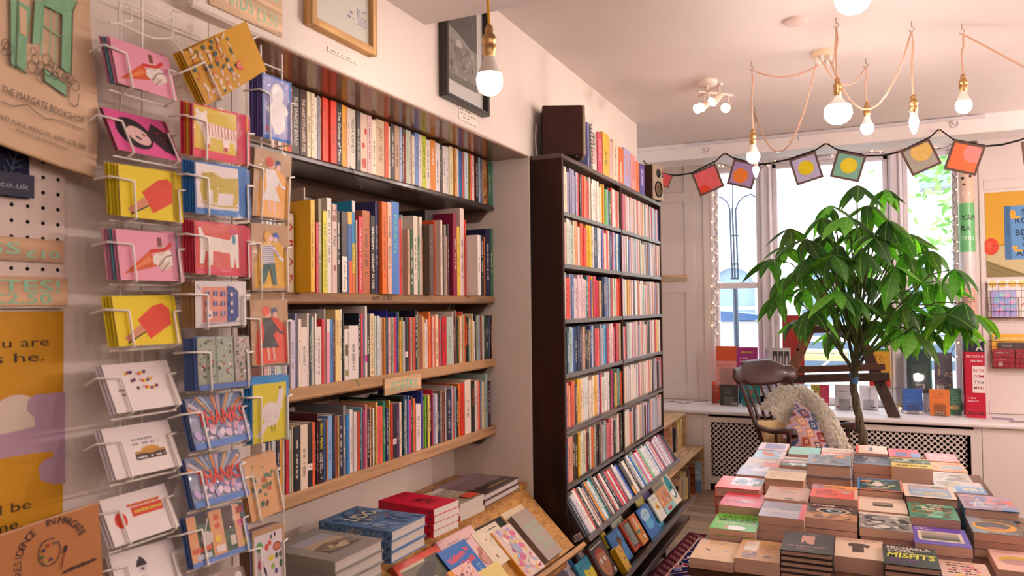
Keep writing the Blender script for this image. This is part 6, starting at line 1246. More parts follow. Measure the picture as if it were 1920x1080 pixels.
# ------------------------------------------------------------------ ceiling: rose, hooks, cords and bulbs
CORD = 'd2a68c'; BR = 'c09a68'
def bulb_parts(t, p, kind, sc=1.0, col=CORD):
    # p: top of the lamp holder
    lp = [(.004, 0), (.009, -.006), (.011, -.014), (.009, -.02), (.014, -.026), (.0175, -.034), (.0175, -.042), (.0145, -.047), (.0165, -.053), (.0165, -.066), (.0145, -.072), (.0135, -.078)]
    lp = [(r*sc, h*sc) for r, h in lp]
    obj('lamp_holder', M(BR).lathe(lp[::-1], 14, p), 'metal', t); z = -.078*sc
    B_ = {'globe': [(.0145, 0), (.018, -.012), (.03, -.028), (.042, -.042)], 'gls': [(.0135, 0), (.016, -.012), (.024, -.03), (.0285, -.042)], 'candle': [(.0125, 0), (.0145, -.014), (.0165, -.026)]}[kind]
    G = {'globe': [(.042, -.042), (.0475, -.06), (.0475, -.078), (.041, -.096), (.028, -.109), (.012, -.116), (0, -.117)], 'gls': [(.0285, -.042), (.031, -.055), (.030, -.068), (.024, -.081), (.014, -.089), (0, -.092)], 'candle': [(.0165, -.026), (.0185, -.038), (.0165, -.056), (.0115, -.074), (.005, -.088), (0, -.091)]}[kind]
    gs = 1.14 if kind == 'globe' else 1.0; gh = 1.0 if kind == 'globe' else 1.0
    obj('bulb_collar', M('efe6dc').lathe([(r*sc*(1+(gs-1)*min(1, max(0, (r-.0145)/.0275))), z+h*sc*gh) for r, h in B_][::-1], 16, p), 'plastic', t)
    obj('bulb_globe', M().lathe([(r*sc*gs, z+h*sc*gh) for r, h in G][::-1], 20, p), 'bulb', t)
def hook(t, h):
    obj('hook', M('b8a890').tube([h, h-Vector((0, 0, .02))]+[h+Vector((.010*math.sin(a), 0, -.032+.010*math.cos(a)-.002)) for a in (0, .8, 1.6, 2.4, 3.14, 3.9, 4.6)], .0022, 6), 'metal', t)
def sag(a, b, d, n=10): return [a.lerp(b, i/n)-Vector((0, 0, d*4*(i/n)*(1-i/n))) for i in range(n+1)]
ROSE = PZ(1545, 97, 2.785)
rt = thing('ceiling_rose', 'pale ceiling rose with several cords running out of it', 'ceiling rose', (ROSE.x, ROSE.y, 2.785))
obj('rose_plate', M('e6c8a8').lathe([(0, -.028), (.048, -.028), (.056, -.02), (.058, 0)], 24, ROSE), 'plastic', rt)
GR = []
for k in range(6):
    a = k*1.047+.3; g = ROSE+Vector((.036*math.cos(a), .036*math.sin(a), -.028)); GR.append(g-Vector((0, 0, .025)))
    obj('cord_grip', M('d8d0c8').lathe([(.006, -.026), (.011, -.02), (.011, 0)], 10, g), 'plastic', rt)
def pendant(hk, bulbpx, kind, lab, sagd=None, grip=None, sc=1.0, col=CORD, path=None, top=None):
    h = PZ(*hk, 2.785) if not isinstance(hk, Vector) else hk
    b = h.copy(); d = ray(*bulbpx); tt = math.hypot(h.x, h.y)/math.hypot(d.x, d.y); pz = EYE+d*tt
    p = Vector((h.x, h.y, pz.z))
    t = thing('pendant_lamp', lab, 'pendant lamp', (h.x, h.y, 2.785), 'bare bulbs hanging from the ceiling'); hook(t, h)
    lo_ = h-Vector((0, 0, .042)); pts = [lo_+Vector((.004, 0, 0)), lo_+Vector((0.005, .001, -.05)), p.lerp(lo_, .5)+Vector((-.003, 0, 0)), p]
    if grip is not None: pts = (path or sag(grip, lo_, sagd))+pts[1:]
    obj('cord', M(col).tube(pts, .0042, 6), 'plastic', t)
    if top: obj('cord', M(col).tube([lo_, lo_+Vector((.25, .1, -.16)), lo_+Vector((.6, .2, -.22)), lo_+Vector((1.0, .3, -.2)), lo_+Vector((1.3, .35, -.05)), lo_+Vector((1.4, .36, .04))], .0042, 6), 'plastic', t)
    bulb_parts(t, p, kind, sc, col); return t
pendant((1409, 115), (1405, 242), 'gls', 'bare round bulb on a looped cord over the crest of the rocking chair', .045, GR[2])
pendant((1415, 200), (1413, 283), 'candle', 'small candle bulb low in front of the purple bunting square', .32, GR[3], sc=.95)
pendant((1623, 110), (1628, 190), 'gls', 'small round bulb between the big globe and the candle bulb', .10, GR[4], sc=.95)
pendant((1709, 40), (1719, 176), 'candle', 'candle bulb on a cord looping high over its hook', .28, GR[5])
pendant((1803, 45), (1808, 138), 'gls', 'round bulb hanging above the salmon bunting square', top=True)
pg = EYE+ray(1570, 148)*3.1
pendant(Vector((pg.x, pg.y, 2.785)), (1570, 145), 'globe', 'big white globe bulb in the middle of the shop', .05, GR[0])
p2 = EYE+ray(1598, -60)*2.45
pendant(Vector((p2.x, p2.y, 2.785)), (1600, -86), 'globe', 'globe bulb at the very top of the view')
py_ = EYE+ray(917, 45)*2.0
t = pendant(Vector((py_.x, py_.y, 2.537)) if py_.y < 2.125 else Vector((py_.x, py_.y, 2.785)), (917, 46), 'gls', 'bulb on a twisted yellow cord before the black framed picture', col='e0a818', sc=1.12)
for x, y in ((.5, .5), (1.3, .2), (.3, -1.0), (1.4, -1.4)):
    pendant(Vector((x, y, 2.785)), (960, 40), 'gls', None) if False else None
# spot cluster
S0 = PZ(1325, 152, 2.785)
t = thing('spotlight_cluster', 'white ceiling fitting with four small spotlights on crossed bars', 'spotlights', (S0.x, S0.y, 2.785))
PW = 'e8d6c8'
obj('mount_plate', M(PW).lathe([(0, -.025), (.05, -.025), (.055, -.018), (.055, 0)], 20, S0), 'plastic', t)
zb = 2.785-.06
def at_(px, py): q = ray(px, py); tt = (zb-1.6)/q.z; return EYE+q*tt
b1 = (at_(1303, 149), at_(1348, 122)); b2 = (at_(1310, 158), at_(1377, 166))
obj('stem', M(PW).tube([S0-Vector((0, 0, .02)), Vector((S0.x, S0.y, zb))], .008, 8), 'plastic', t)
c0 = Vector((S0.x, S0.y, zb)); d1 = (b1[1]-b1[0]); d2 = (b2[1]-b2[0])
obj('bar', M(PW).tube([c0-d1*.35, c0+d1*.65], .008, 8), 'plastic', t); obj('bar', M(PW).tube([c0-d2*.25, c0+d2*.75], .008, 8), 'plastic', t)
for q, aim in ((c0-d1*.15, (1306, 185)), (c0+d1*.55, (1329, 160)), (c0+d2*.05, (1314, 190)), (c0+d2*.62, (1362, 196))):
    e = q-Vector((0, 0, .055)); tp = PP(*aim, Vector((e.x, e.y-.03, e.z)), Vector((0, 1, 0))); ax = (tp-e).normalized() if (tp-e).length > .01 else Vector((0, 0, -1))
    ax = Vector((ax.x*.7, ax.y*.7-.25, min(ax.z, -.5))).normalized(); s = ax.orthogonal().normalized(); R3 = Matrix((s, ax.cross(s), ax)).transposed()
    hd = obj('spot_head', M('e2c8b0').lathe([(.006, -.02), (.014, -.012), (.019, .02), (.024, .055), (.026, .06)], 14, e, None, R3), 'plastic', t)
    obj('lens', M().lathe([(.025, .0605), (.018, .066), (0, .068)], 14, e, None, R3), 'spot', hd); obj('arm', M(PW).tube([q, e], .005, 6), 'plastic', t)
o = obj('smoke_alarm_cover', M('dcc4b8').lathe([(0, -.012), (.045, -.012), (.05, -.004), (.05, 0)], 20, PZ(1491, 38, 2.785)), 'plastic'); tag(o, 'flat round cover plate on the ceiling before the rose', 'ceiling plate')

# curtain-style rail along the bulkhead with two round end discs
YR = YBULK-.016
a, b = PY(1288, 277, YR), PY(1848, 217, YR)
t = thing('picture_rail', 'thin white track fixed along the bulkhead over the window bay', 'rail', (a.x, YR, a.z))
obj('rail_bar', M('cfc8cc').cbox((a.x, YR-.014, b.z-.009), (b.x, YR+.0165, b.z+.009), .003), 'plastic', t)
for px, py in ((1325, 282), (1790, 232)):
    p = PY(px, py, YBULK); q = obj('recessed_disc', M('d8ccc8').lathe([(.028, 0), (.028, -.006), (.022, -.008), (.019, -.002), (0, -.003)][::-1], 20, p, ax=Matrix.Rotation(math.radians(-90), 3, 'X')).tube([p+Vector((0, -.006, 0)), p+Vector((-.012, -.02, .012))], .006, 8), 'plastic'); tag(q, 'round white bracket on the bulkhead below the rail'+(', chair side' if px < 1500 else ', poster side'), 'bracket')

# ------------------------------------------------------------------ bunting
YB2 = YBULK-.03
P5 = lambda px, py, y=YB2: PY(px, py, y)
t = thing('bunting', 'garland of brown-framed patterned squares strung on black ribbon', 'bunting', P5(1549, 273))
rb = [(1205, 300), (1222, 318), (1240, 325), (1266, 329), (1296, 325), (1342, 302), (1356, 289), (1362, 288), (1374, 296), (1420, 308), (1440, 307), (1478, 299), (1530, 281), (1546, 270), (1552, 270), (1568, 280), (1625, 292), (1660, 291), (1688, 284), (1744, 257), (1758, 244), (1764, 244), (1788, 262), (1850, 274), (1880, 271), (1915, 262), (1960, 240)]
m = M('241e1e'); pts = [P5(*q) for q in rb]; w = .006
vs = []
for i, p in enumerate(pts):
    tw = Vector((0, .004*math.sin(i*1.7), 1)).normalized(); vs += [p-tw*w, p+tw*w]
m.add(vs, [(2*i, 2*i+2, 2*i+3, 2*i+1) for i in range(len(pts)-1)]); m.add([Vector(v)+Vector((0, .0012, 0)) for v in vs], [(2*i+1, 2*i+3, 2*i+2, 2*i) for i in range(len(pts)-1)])
obj('ribbon', m, 'fabric', t)
PN = [((1240, 322), (1262, 329), (1226, 372), 'd85a5a', None), ((1296, 326), (1341, 306), (1312, 369), 'e0686a', ('dc4a32', .22, .14, .24)), ((1376, 298), (1424, 308), (1364, 345), 'a890b8', ('e8823a', .42, .42, .29)), ((1479, 300), (1529, 283), (1494, 349), 'b8b0d0', ('e0cc28', .5, .52, .28)), ((1570, 282), (1625, 292), (1560, 332), '7fb09c', ('e6cf38', .52, .53, .28)), ((1687, 284), (1742, 259), (1710, 331), 'a8a498', ('dcb868', .60, .68, .34)), ((1788, 262), (1849, 274), (1769, 317), 'e0784e', ('e09088', .74, .68, .32)), ((1914, 266), (1965, 258), (1925, 310), '8a6a5a', None)]
PL = ['maroon', 'salmon red with a red quarter disc', 'purple with an orange disc', 'lilac with a yellow disc', 'green with a yellow disc', 'grey with a sand disc', 'orange with a pink disc', 'brown']
for (tl, tr, bl, c, d), pl in zip(PN, PL):
    TL, TR = P5(*tl), P5(*tr); BLp = P5(*bl); w_ = (TR-TL).length; mw = frame(TL, TR-TL, TL-BLp, None); h_ = min((TL-BLp).length, w_*1.06); mw = mw @ Matrix.Translation((0, -h_, -.001))
    q = obj('pennant', M('5f473f').cbox((0, 0, 0), (w_, h_, .0025), .0008), 'paper', t, world=False); q.matrix_basis = t.matrix_basis.inverted() @ mw; q['label'] = f'framed bunting square, {pl}'
    A = Art().rect(w_*.08, h_*.08, w_*.92, h_*.92, c)
    if d:
        dc, x, y, r = d; cx_, cy_, rr = w_*x, h_*y, w_*r; pp = []
        for k in range(28): pp.append((min(max(cx_+rr*math.cos(2*math.pi*k/28), w_*.08), w_*.92), min(max(cy_+rr*math.sin(2*math.pi*k/28), h_*.08), h_*.92)))
        A.poly(pp, dc)
    me = A.mesh('picture_print', Matrix.Translation((0, 0, .0026))); me.materials.append(MAT['fabric']); o = bpy.data.objects.new('picture_print', me); COL.objects.link(o); o.parent = q
for px, py in ((1358, 288), (1549, 270), (1761, 244)): obj('brass_pin', M('d8a848').lathe([(0, .012), (.006, .009), (.007, 0)][::-1], 10, P5(px, py)+Vector((0, -.004, 0)), ax=Matrix.Rotation(math.radians(90), 3, 'X')), 'metal', t)
t = thing('hanging_wire', 'thin wire slanting down from the rail in front of the window', 'wire', P5(1496, 255)); obj('strand', M('8a7a76').tube([P5(1496, 256, YB2-.02), PY(1531, 400, 6.6)], .0022, 5), 'plastic', t)

# ------------------------------------------------------------------ fairy lights round the window
def fairy(name, pts, Y, lab, step):
    t = thing(name, lab, 'fairy lights', PY(*pts[0], Y), 'fairy light strings on the window'); P_ = [PY(px, py, Y) for px, py in pts]; rg = random.Random(len(pts))
    obj('wire', M('2a2a30').tube(P_, .0028, 5), 'plastic', t)
    k = 0
    for a, b in zip(P_, P_[1:]):
        L = (b-a).length; n = max(1, int(L/step))
        for i in range(n):
            p = a.lerp(b, (i+.5)/n); s = -1 if k % 2 else 1; k += 1; e = p+Vector((s*rg.uniform(.012, .03), -.004, rg.uniform(-.012, .02)))
            h = obj('lamp_stub', M('2a2a30').tube([p, e], .0022, 5), 'plastic', t); ax = (e-p).normalized()
            sx = ax.orthogonal().normalized(); R3 = Matrix((sx, ax.cross(sx), ax)).transposed()
            obj('tiny_bulb', M().lathe([(.003, 0), (.004, .005), (.003, .012), (0, .015)], 7, e, None, R3), 'fairy', h)
zig = [(1341+(4 if i % 2 else -3), 352+i*12.2) for i in range(24)]
fairy('fairy_light_string', zig, YWIN-.03, 'fairy light string down the window side beside the narrow pane', .10)
fairy('fairy_light_string', [(1338, 320), (1350, 306), (1372, 314), (1395, 311), (1425, 317), (1445, 302), (1475, 300), (1500, 300), (1540, 292), (1570, 290), (1610, 288), (1650, 286), (1668, 290), (1690, 279), (1720, 290), (1750, 280), (1775, 277), (1790, 266)], YWIN-.05, 'fairy light string looped along the top of the windows', .16)
zig = [(1787+(4 if i % 2 else -3), 325+i*12.0) for i in range(30)]
fairy('fairy_light_string', zig, YWIN-.12, 'fairy light string down the window edge beside the rolled poster', .10)
c = [PZ(1240, 755, ZSILL+.003), PZ(1262, 752, ZSILL+.003), PZ(1282, 757, ZSILL+.003), PZ(1305, 752, ZSILL+.003), PZ(1328, 752, ZSILL+.003)]
o = obj('sill_cable', M('5a4a48').tube([Vector((p.x, min(p.y, YWIN-.03), ZSILL+.003)) for p in c], .0025, 5), 'plastic'); tag(o, 'thin dark cable lying along the sill by the bookcase', 'cable')
c = [PZ(1668, 758, ZSILL+.003), PZ(1685, 757, ZSILL+.003)]
t = thing('fairy_light_string', 'short end of fairy lights on the sill beside the blue paperback', 'fairy lights', PZ(1690, 764, ZSILL), 'fairy light strings on the window'); q = PZ(1687, 766, ZSILL+.006)
obj('wire', M('2a2a30').tube([q+Vector((-.09, .12, .02)), q+Vector((-.05, .05, .035)), q+Vector((0, .01, .03)), q+Vector((0, 0, .01)), q+Vector((.03, .02, .03))], .0025, 5), 'plastic', t); obj('tiny_bulb', M().lathe([(.003, -.012), (.006, -.006), (.004, 0)], 8, q+Vector((0, 0, .010))), 'fairy', t)

# ------------------------------------------------------------------ rug
def rugmat():
    m, t_, b, o = nodes('persian_rug_pile'); tc = N(t_, 'TexCoord'); sp = N(t_, 'SeparateXYZ'); t_.links.new(tc.outputs['Object'], sp.inputs[0])
    def MM(op, a, bb=0.0):
        n_ = N(t_, 'Math', operation=op)
        for i, v in enumerate((a, bb)):
            if hasattr(v, 'is_linked'): t_.links.new(v, n_.inputs[i])
            else: n_.inputs[i].default_value = v
        return n_.outputs[0]
    ex = MM('SUBTRACT', .33, MM('ABSOLUTE', sp.outputs[0])); ey = MM('SUBTRACT', .62, MM('ABSOLUTE', sp.outputs[1])); e = MM('MINIMUM', ex, ey)   # distance in from the edge
    nd = N(t_, 'TexNoise', i_Scale=6.0, i_Detail=2.0); t_.links.new(tc.outputs['Object'], nd.inputs[0]); wp = N(t_, 'VectorMath', operation='MULTIPLY_ADD'); t_.links.new(nd.outputs['Color'], wp.inputs[0]); wp.inputs[1].default_value = (.09, .09, 0); t_.links.new(tc.outputs['Object'], wp.inputs[2])
    v = N(t_, 'TexVoronoi', i_Scale=13.0); t_.links.new(wp.outputs[0], v.inputs['Vector']); ve = N(t_, 'TexVoronoi', i_Scale=7.0); ve.feature = 'DISTANCE_TO_EDGE'; t_.links.new(wp.outputs[0], ve.inputs['Vector'])
    sc_ = N(t_, 'SeparateColor'); t_.links.new(v.outputs['Color'], sc_.inputs[0])
    r = N(t_, 'ValToRGB'); r.color_ramp.interpolation = 'CONSTANT'; q = r.color_ramp.elements; q[0].color = (*hx('a02a3c'), 1); q[1].position = .3; q[1].color = (*hx('6a7fb0'), 1)
    for p_, c_ in ((.5, 'd8b0a8'), (.7, '8a2438'), (.85, '4a5a98')): z = q.new(p_); z.color = (*hx(c_), 1)
    t_.links.new(sc_.outputs[0], r.inputs[0])
    fl_ = mix(t_, MM('LESS_THAN', ve.outputs[0], .035), hx('20214a'), hx('dcc0b4')); fl_ = mix(t_, MM('LESS_THAN', ve.outputs[0], .014), fl_, hx('b04858'))
    fl_ = mix(t_, MM('LESS_THAN', v.outputs['Distance'], .34), fl_, hx('e0c8bc')); fl_ = mix(t_, MM('LESS_THAN', v.outputs['Distance'], .28), fl_, r.outputs[0]); fl_ = mix(t_, MM('LESS_THAN', v.outputs['Distance'], .1), fl_, hx('e6d2c4'))
    mo = MM('ABSOLUTE', MM('SUBTRACT', MM('FRACT', MM('MULTIPLY', MM('ADD', sp.outputs[0], sp.outputs[1]), 11.0)), .5))
    bd_ = mix(t_, MM('LESS_THAN', mo, .2), hx('4a1a2a'), hx('b87a5a')); bd_ = mix(t_, MM('LESS_THAN', mo, .09), bd_, hx('2a2444'))
    c = mix(t_, MM('LESS_THAN', e, .10), fl_, hx('d8b4a8')); c = mix(t_, MM('LESS_THAN', e, .09), c, bd_); c = mix(t_, MM('LESS_THAN', e, .022), c, hx('5a1f2c')); c = mix(t_, MM('LESS_THAN', e, .008), c, hx('2a2030'))
    t_.links.new(c, b.inputs['Base Color']); b.inputs['Roughness'].default_value = 1.0; b.inputs['Specular IOR Level'].default_value = .05
    nn = N(t_, 'TexNoise', i_Scale=420.0); t_.links.new(tc.outputs['Object'], nn.inputs[0]); bp = N(t_, 'Bump', i_Strength=.5, i_Distance=.004); t_.links.new(nn.outputs[0], bp.inputs['Height']); t_.links.new(bp.outputs[0], b.inputs['Normal']); return m
MAT['rug'] = rugmat()
m = M('ffffff'); 
def rg_(u, v): x, y = (u*2-1)*.33, (v*2-1)*.62; return (x, y, .009+.002*math.sin(x*9)*math.sin(y*7))
m.grid(rg_, 20, 28); m.box((-.33, -.62, .001), (.33, .62, .006))
mw = Matrix.Translation((-.80, 4.68, 0)) @ Matrix.Rotation(math.radians(-3), 4, 'Z')
o = thing('persian_rug', 'navy and crimson persian rug on the floorboards under the book table', 'rug', mw=mw)
obj('pile', m, 'rug', o, world=False)
fr = M('c8b098'); rg = random.Random(2)
for k in range(67): x = -.33+.01*k; fr.tube([(x, .62, .005), (x+rg.uniform(-.006, .006), .645, .004), (x+rg.uniform(-.012, .012), .67, .002)], .0016, 3, cap=False)
q = obj('fringe', fr, 'fabric', o, world=False); q['kind'] = 'stuff'

# ------------------------------------------------------------------ table of paperbacks
ZT = .803
tx0, tx1, ty0, ty1 = -.49, .50, 2.335, 4.04
t = thing('book_table', 'long dark wooden table laden with piles of paperbacks', 'table', (0, 3.2, 0))
for k in range(5):
    a = tx0+(tx1-tx0)*k/5; obj('table_plank', M('5a3826').cbox((a+.001, ty0, ZT-.035), (tx0+(tx1-tx0)*(k+1)/5-.001, ty1, ZT), .003), 'dark', t)
for y in (ty0+.05, ty1-.07): obj('apron', M('4e3020').cbox((tx0+.05, y, ZT-.13), (tx1-.05, y+.022, ZT-.036), .002), 'woodx', t)
for x in (tx0+.05, tx1-.072): obj('apron', M('4e3020').cbox((x, ty0+.075, ZT-.13), (x+.022, ty1-.072, ZT-.036), .002), 'wood', t)
for x in (tx0+.085, tx1-.085):
    for y in (ty0+.09, ty1-.09): obj('leg', M('4a2e1e').lathe([(.022, .001), (.03, .03), (.026, .1), (.034, .5), (.03, .56), (.038, .6), (.038, ZT-.036)], 12, (x, y, 0)), 'woodz', t)
def pz(c): return lambda px, py: PZ(px, py, c)
def tcover(cols, seed, n=24): return lambda w, l: Art().blobs(0, 0, w, l, cols, n, w*.05, w*.2, seed)
def aA(w, l): return Art().bars(w*.25, l*.8, w*.85, l*.92, 2, 'b08a6a', 3, dens=.9).ell(w*.3, l*.48, .004, .012, '4a2a20', 40).ell(w*.72, l*.5, .008, .006, 'a8b0c0').bars(w*.15, l*.1, w*.8, l*.17, 1, 'c8a890', 5)
def aB(w, l): return Art().rect(w*.12, l*.45, w*.42, l*.92, 'd8c4b0').bars(w*.46, l*.45, w*.92, l*.92, 7, '9a7048', 3).rect(w*.14, l*.08, w*.46, l*.36, '8a5a44').rect(w*.52, l*.08, w*.9, l*.34, 'c8945a').ell(w*.7, l*.2, w*.1, l*.06, '6a4a3a').blobs(w*.14, l*.08, w*.46, l*.36, ['b87a5a', '5a3a30'], 8, .006, .014, 2)
def aC(w, l): return Art().rect(w*.36, l*.42, w*.62, l*.84, 'c88878').poly([(w*.36, l*.42), (w*.5, l*.42), (w*.44, l*.56)], '4a3430').bars(w*.12, l*.24, w*.88, l*.32, 1, 'b08070', 3, dens=1).bars(w*.3, l*.1, w*.7, l*.2, 2, 'a07868', 4).bars(w*.3, l*.88, w*.7, l*.94, 1, '9a7468', 5)
def aT(w, l): return Art().rect(0, 0, w, l, 'e2c6ae').poly([(w*.26, l*.68), (w*.36, l*.74), (w*.6, l*.74), (w*.74, l*.66), (w*.68, l*.54), (w*.6, l*.57), (w*.6, l*.3), (w*.36, l*.28), (w*.36, l*.57), (w*.3, l*.54)], '4a403e').bars(w*.1, l*.86, w*.9, l*.92, 1, 'b88a78', 3)
def aM(w, l):
    a = Art().rect(0, 0, w, l, '2e2628'); c = 'e4d0c4'
    return a.text('MICHAELA', w*.08, l*.82, l*.12, c, w=w*.82, bold=.02).text('COEL', w*.08, l*.67, l*.13, c, w=w*.5, bold=.02).text('MISFITS', w*.06, l*.38, l*.24, 'd0cc48', w=w*.88, bold=.03, shear=.1).bars(w*.12, l*.2, w*.85, l*.33, 2, '8a3a9a', 3).bars(w*.12, l*.08, w*.85, l*.18, 2, '6a3478', 4)
def aS(w, l): return Art().rect(0, 0, w, l, '62b83a').text('SAYAKA', w*.14, l*.72, l*.15, '2a2018', w=w*.8, bold=.02).text('MURATA', w*.12, l*.52, l*.15, '2a2018', w=w*.82, bold=.02).text('EARTHLINGS', w*.1, l*.36, l*.1, 'e8d0b8', w=w*.86, bold=.015).ell(w*.55, l*.14, w*.22, l*.12, 'ece4e0').ell(w*.35, l*.15, w*.05, l*.1, 'c8865a')
def aP(w, l): return Art().rect(0, 0, w, l, 'aaa0ac').rect(w*.88, 0, w, l, 'd0606a').rect(0, l*.5, w*.88, l, '8f8490').bars(w*.3, l*.82, w*.6, l*.92, 1, 'c05a5a', 3).text('PASSENGER', w*.06, l*.32, l*.14, 'e4d8cc', w=w*.78, bold=.015).bars(w*.1, l*.5, w*.5, l*.58, 1, 'd8ccc4', 4)
def aE(w, l):
    a = Art().rect(0, 0, w, l, '4a3a3e').rect(0, 0, w, l*.42, 'b8805a').blobs(0, 0, w, l*.45, ['d8a078', '9a6444', 'c89068', '7a5040'], 36, .008, .02, 3)
    return a.ell(w*.52, l*.55, w*.34, l*.2, 'c8a890').ell(w*.52, l*.55, w*.27, l*.15, '2a2628').ell(w*.55, l*.56, w*.16, l*.1, '9ab0c0').ell(w*.55, l*.55, w*.09, l*.07, '141214').text('WYLD', w*.1, l*.84, l*.11, 'e0ccb8', w=w*.4) .bars(w*.84, l*.3, w*.97, l*.9, 6, 'a89888', 4) if False else a.ell(w*.52, l*.55, w*.34, l*.2, 'c8a890').ell(w*.52, l*.55, w*.27, l*.15, '2a2628').ell(w*.55, l*.56, w*.16, l*.1, '9ab0c0').ell(w*.55, l*.55, w*.09, l*.07, '141214').bars(w*.1, l*.8, w*.55, l*.94, 1, 'e0ccb8', 7, dens=1).bars(w*.84, l*.3, w*.97, l*.9, 6, 'a89888', 4)
def aJ(w, l): return Art().rect(0, 0, w, l, '8f8480').rect(0, l*.88, w, l, 'dcc8b8').blobs(0, 0, w, l*.87, ['c8b8b0', '4a4442', 'd8ccc4', '6a605e', '3a3534'], 60, .006, .018, 4)
def aK(w, l): return Art().rect(0, 0, w, l, 'e0c8b4').rect(w*.3, l*.35, w*.72, l*.66, '8a7a6c').rect(w*.3, l*.35, w*.72, l*.48, '4a4842').ell(w*.5, l*.52, w*.1, l*.05, 'b89878').bars(w*.1, l*.84, w*.7, l*.92, 1, 'c09a88', 3)
def aL(w, l): return Art().rect(0, 0, w, l, '4f8a70').blobs(0, 0, w, l, ['5a4034', '3f7a62', '6a4a38', '7ab094', 'a0704a'], 44, .01, .028, 6).bars(w*.28, l*.45, w*.9, l*.95, 4, 'e0cdb4', 5)
def aMu(w, l): return Art().rect(0, 0, w, l, '6448a8').bars(w*.06, l*.78, w*.5, l*.97, 2, 'd8c8d8', 3, dens=1).rect(w*.1, l*.2, w*.9, l*.72, 'd8c4b4').rect(w*.16, l*.26, w*.84, l*.66, '9a8c80').rect(w*.16, l*.26, w*.84, l*.42, '5a504a').ell(w*.5, l*.44, w*.3, l*.06, '7a6e64')
def aN(w, l): return Art().rect(0, 0, w, l, '6a6866').rect(0, 0, w*.3, l, '8a96a0').ell(w*.5, l*.45, w*.46, l*.3, 'd89a40').ell(w*.48, l*.5, w*.36, l*.2, '5a6068').ell(w*.5, l*.34, w*.2, l*.08, 'b07a6a').bars(w*.2, l*.82, w*.8, l*.93, 1, 'c8904a', 3, dens=1).bars(w*.1, l*.05, w*.9, l*.16, 1, 'a8b0b8', 4, dens=1)
def aI(w, l): return Art().rect(0, 0, w, l, 'e0b4a4').ell(w*.5, l*.5, w*.38, l*.2, 'c8a848').ell(w*.5, l*.42, w*.34, l*.14, 'b08a8a').bars(w*.15, l*.82, w*.85, l*.92, 1, 'd89a90', 3, dens=1).ell(w*.85, l*.3, w*.08, l*.05, 'd8b848')
def aH(w, l): return Art().rect(0, 0, w, l, 'd8b4a4').bars(w*.15, l*.2, w*.8, l*.95, 7, '3a2a2a', 3).blobs(0, 0, w, l, ['e08a7a', 'e8b060', 'd8688a'], 14, .006, .014, 5)
def aO(w, l): return Art().rect(0, 0, w, l, 'a890a4').rect(w*.35, l*.45, w, l*.7, 'd87a6a').blobs(0, 0, w, l, ['8a90b8', 'c8a0a8', '9a7a90', 'b0b8d0'], 30, .01, .03, 3).line([(w*.2, l*.1), (w*.35, l*.75)], .004, 'dcd0d4').line([(w*.4, l*.1), (w*.36, l*.7)], .004, 'dcd0d4').rect(w*.7, 0, w, l*.2, '7a98c0')
def aPr(w, l): return Art().rect(0, 0, w, l, 'd0344a').text('THE', w*.14, l*.82, l*.1, '8a1f34', w=w*.3).text('HIERARCHIES', w*.1, l*.65, l*.11, '8a1f34', w=w*.82, bold=.01).bars(w*.1, l*.2, w*.7, l*.45, 2, '9a2438', 4, dens=1).ell(w*.62, l*.4, w*.2, l*.05, 'b8b4bc', -20)
def aQ(w, l): return Art().rect(0, 0, w, l, 'e0685e').rect(w*.3, l*.28, w, l*.95, 'd8d4da').rect(w*.78, l*.28, w, l*.95, '6a6a4a').blobs(w*.3, l*.28, w, l*.95, ['a8b0c8', 'b86a5a', '8a98b0', '4a5a3a', 'e8e4e4'], 26, .008, .02, 3)
def aR(w, l): return Art().rect(0, 0, w, l, 'c49c88').text('How High', w*.25, l*.78, l*.13, 'c85a44', w=w*.55) .bars(w*.3, l*.5, w*.8, l*.7, 2, '8a6a5c', 3) .ell(w*.55, l*.12, w*.12, l*.06, '5a4038').ell(w*.9, l*.06, w*.08, l*.04, '5a4038') if False else Art().rect(0, 0, w, l, 'c49c88').bars(w*.25, l*.78, w*.8, l*.92, 1, 'c85a44', 8, dens=1).bars(w*.3, l*.5, w*.8, l*.7, 2, '8a6a5c', 3).ell(w*.55, l*.12, w*.12, l*.06, '5a4038').ell(w*.9, l*.06, w*.08, l*.04, '5a4038')
def aSr(w, l): return Art().rect(0, 0, w, l, 'dc584a').rect(0, l*.68, w, l, 'e09448').rect(0, l*.68, w*.25, l, 'b87a80').bars(w*.12, l*.72, w*.85, l*.95, 2, '5a2a28', 3, dens=1).bars(w*.12, l*.2, w*.6, l*.58, 3, '8a2a28', 4, dens=1).poly([(w*.55, l*.55), (w*.95, l*.64), (w*.75, l*.36)], 'c8a098').rect(w*.93, 0, w, l*.7, 'e0b4a0')
def aTx(w, l): return Art().rect(0, 0, w, l, 'd4b890').rect(0, l*.75, w, l, '9a8878').bars(w*.1, l*.2, w*.95, l*.7, 5, 'b88a78', 5)
def aU(w, l): return Art().rect(0, 0, w, l, '8a929e').blobs(0, 0, w, l, ['d8945a', 'e0a068'], 8, w*.08, w*.16, 4).bars(w*.15, l*.15, w*.9, l*.9, 5, '3f444c', 3)
def aV(w, l): return Art().rect(0, 0, w, l, 'a4a0b0').blobs(0, l*.4, w, l, ['c8c4d0', '8f8ca0', 'd8d0d4'], 20, .012, .028, 3)
def aW(w, l): return Art().rect(0, 0, w, l, 'b49c90').rect(w*.55, 0, w, l*.45, 'd07a6a').text('MERCIER', w*.1, l*.55, l*.16, 'ece4dc', w=w*.8, bold=.02).bars(w*.3, l*.4, w*.7, l*.5, 1, 'c85a4a', 3)
def aX1(w, l): return Art().rect(0, 0, w, l, 'dcc4cc').rect(w*.2, l*.2, w*.9, l*.85, '8f8cb8').bars(w*.2, l*.1, w*.9, l*.2, 1, 'd86a7a', 3)
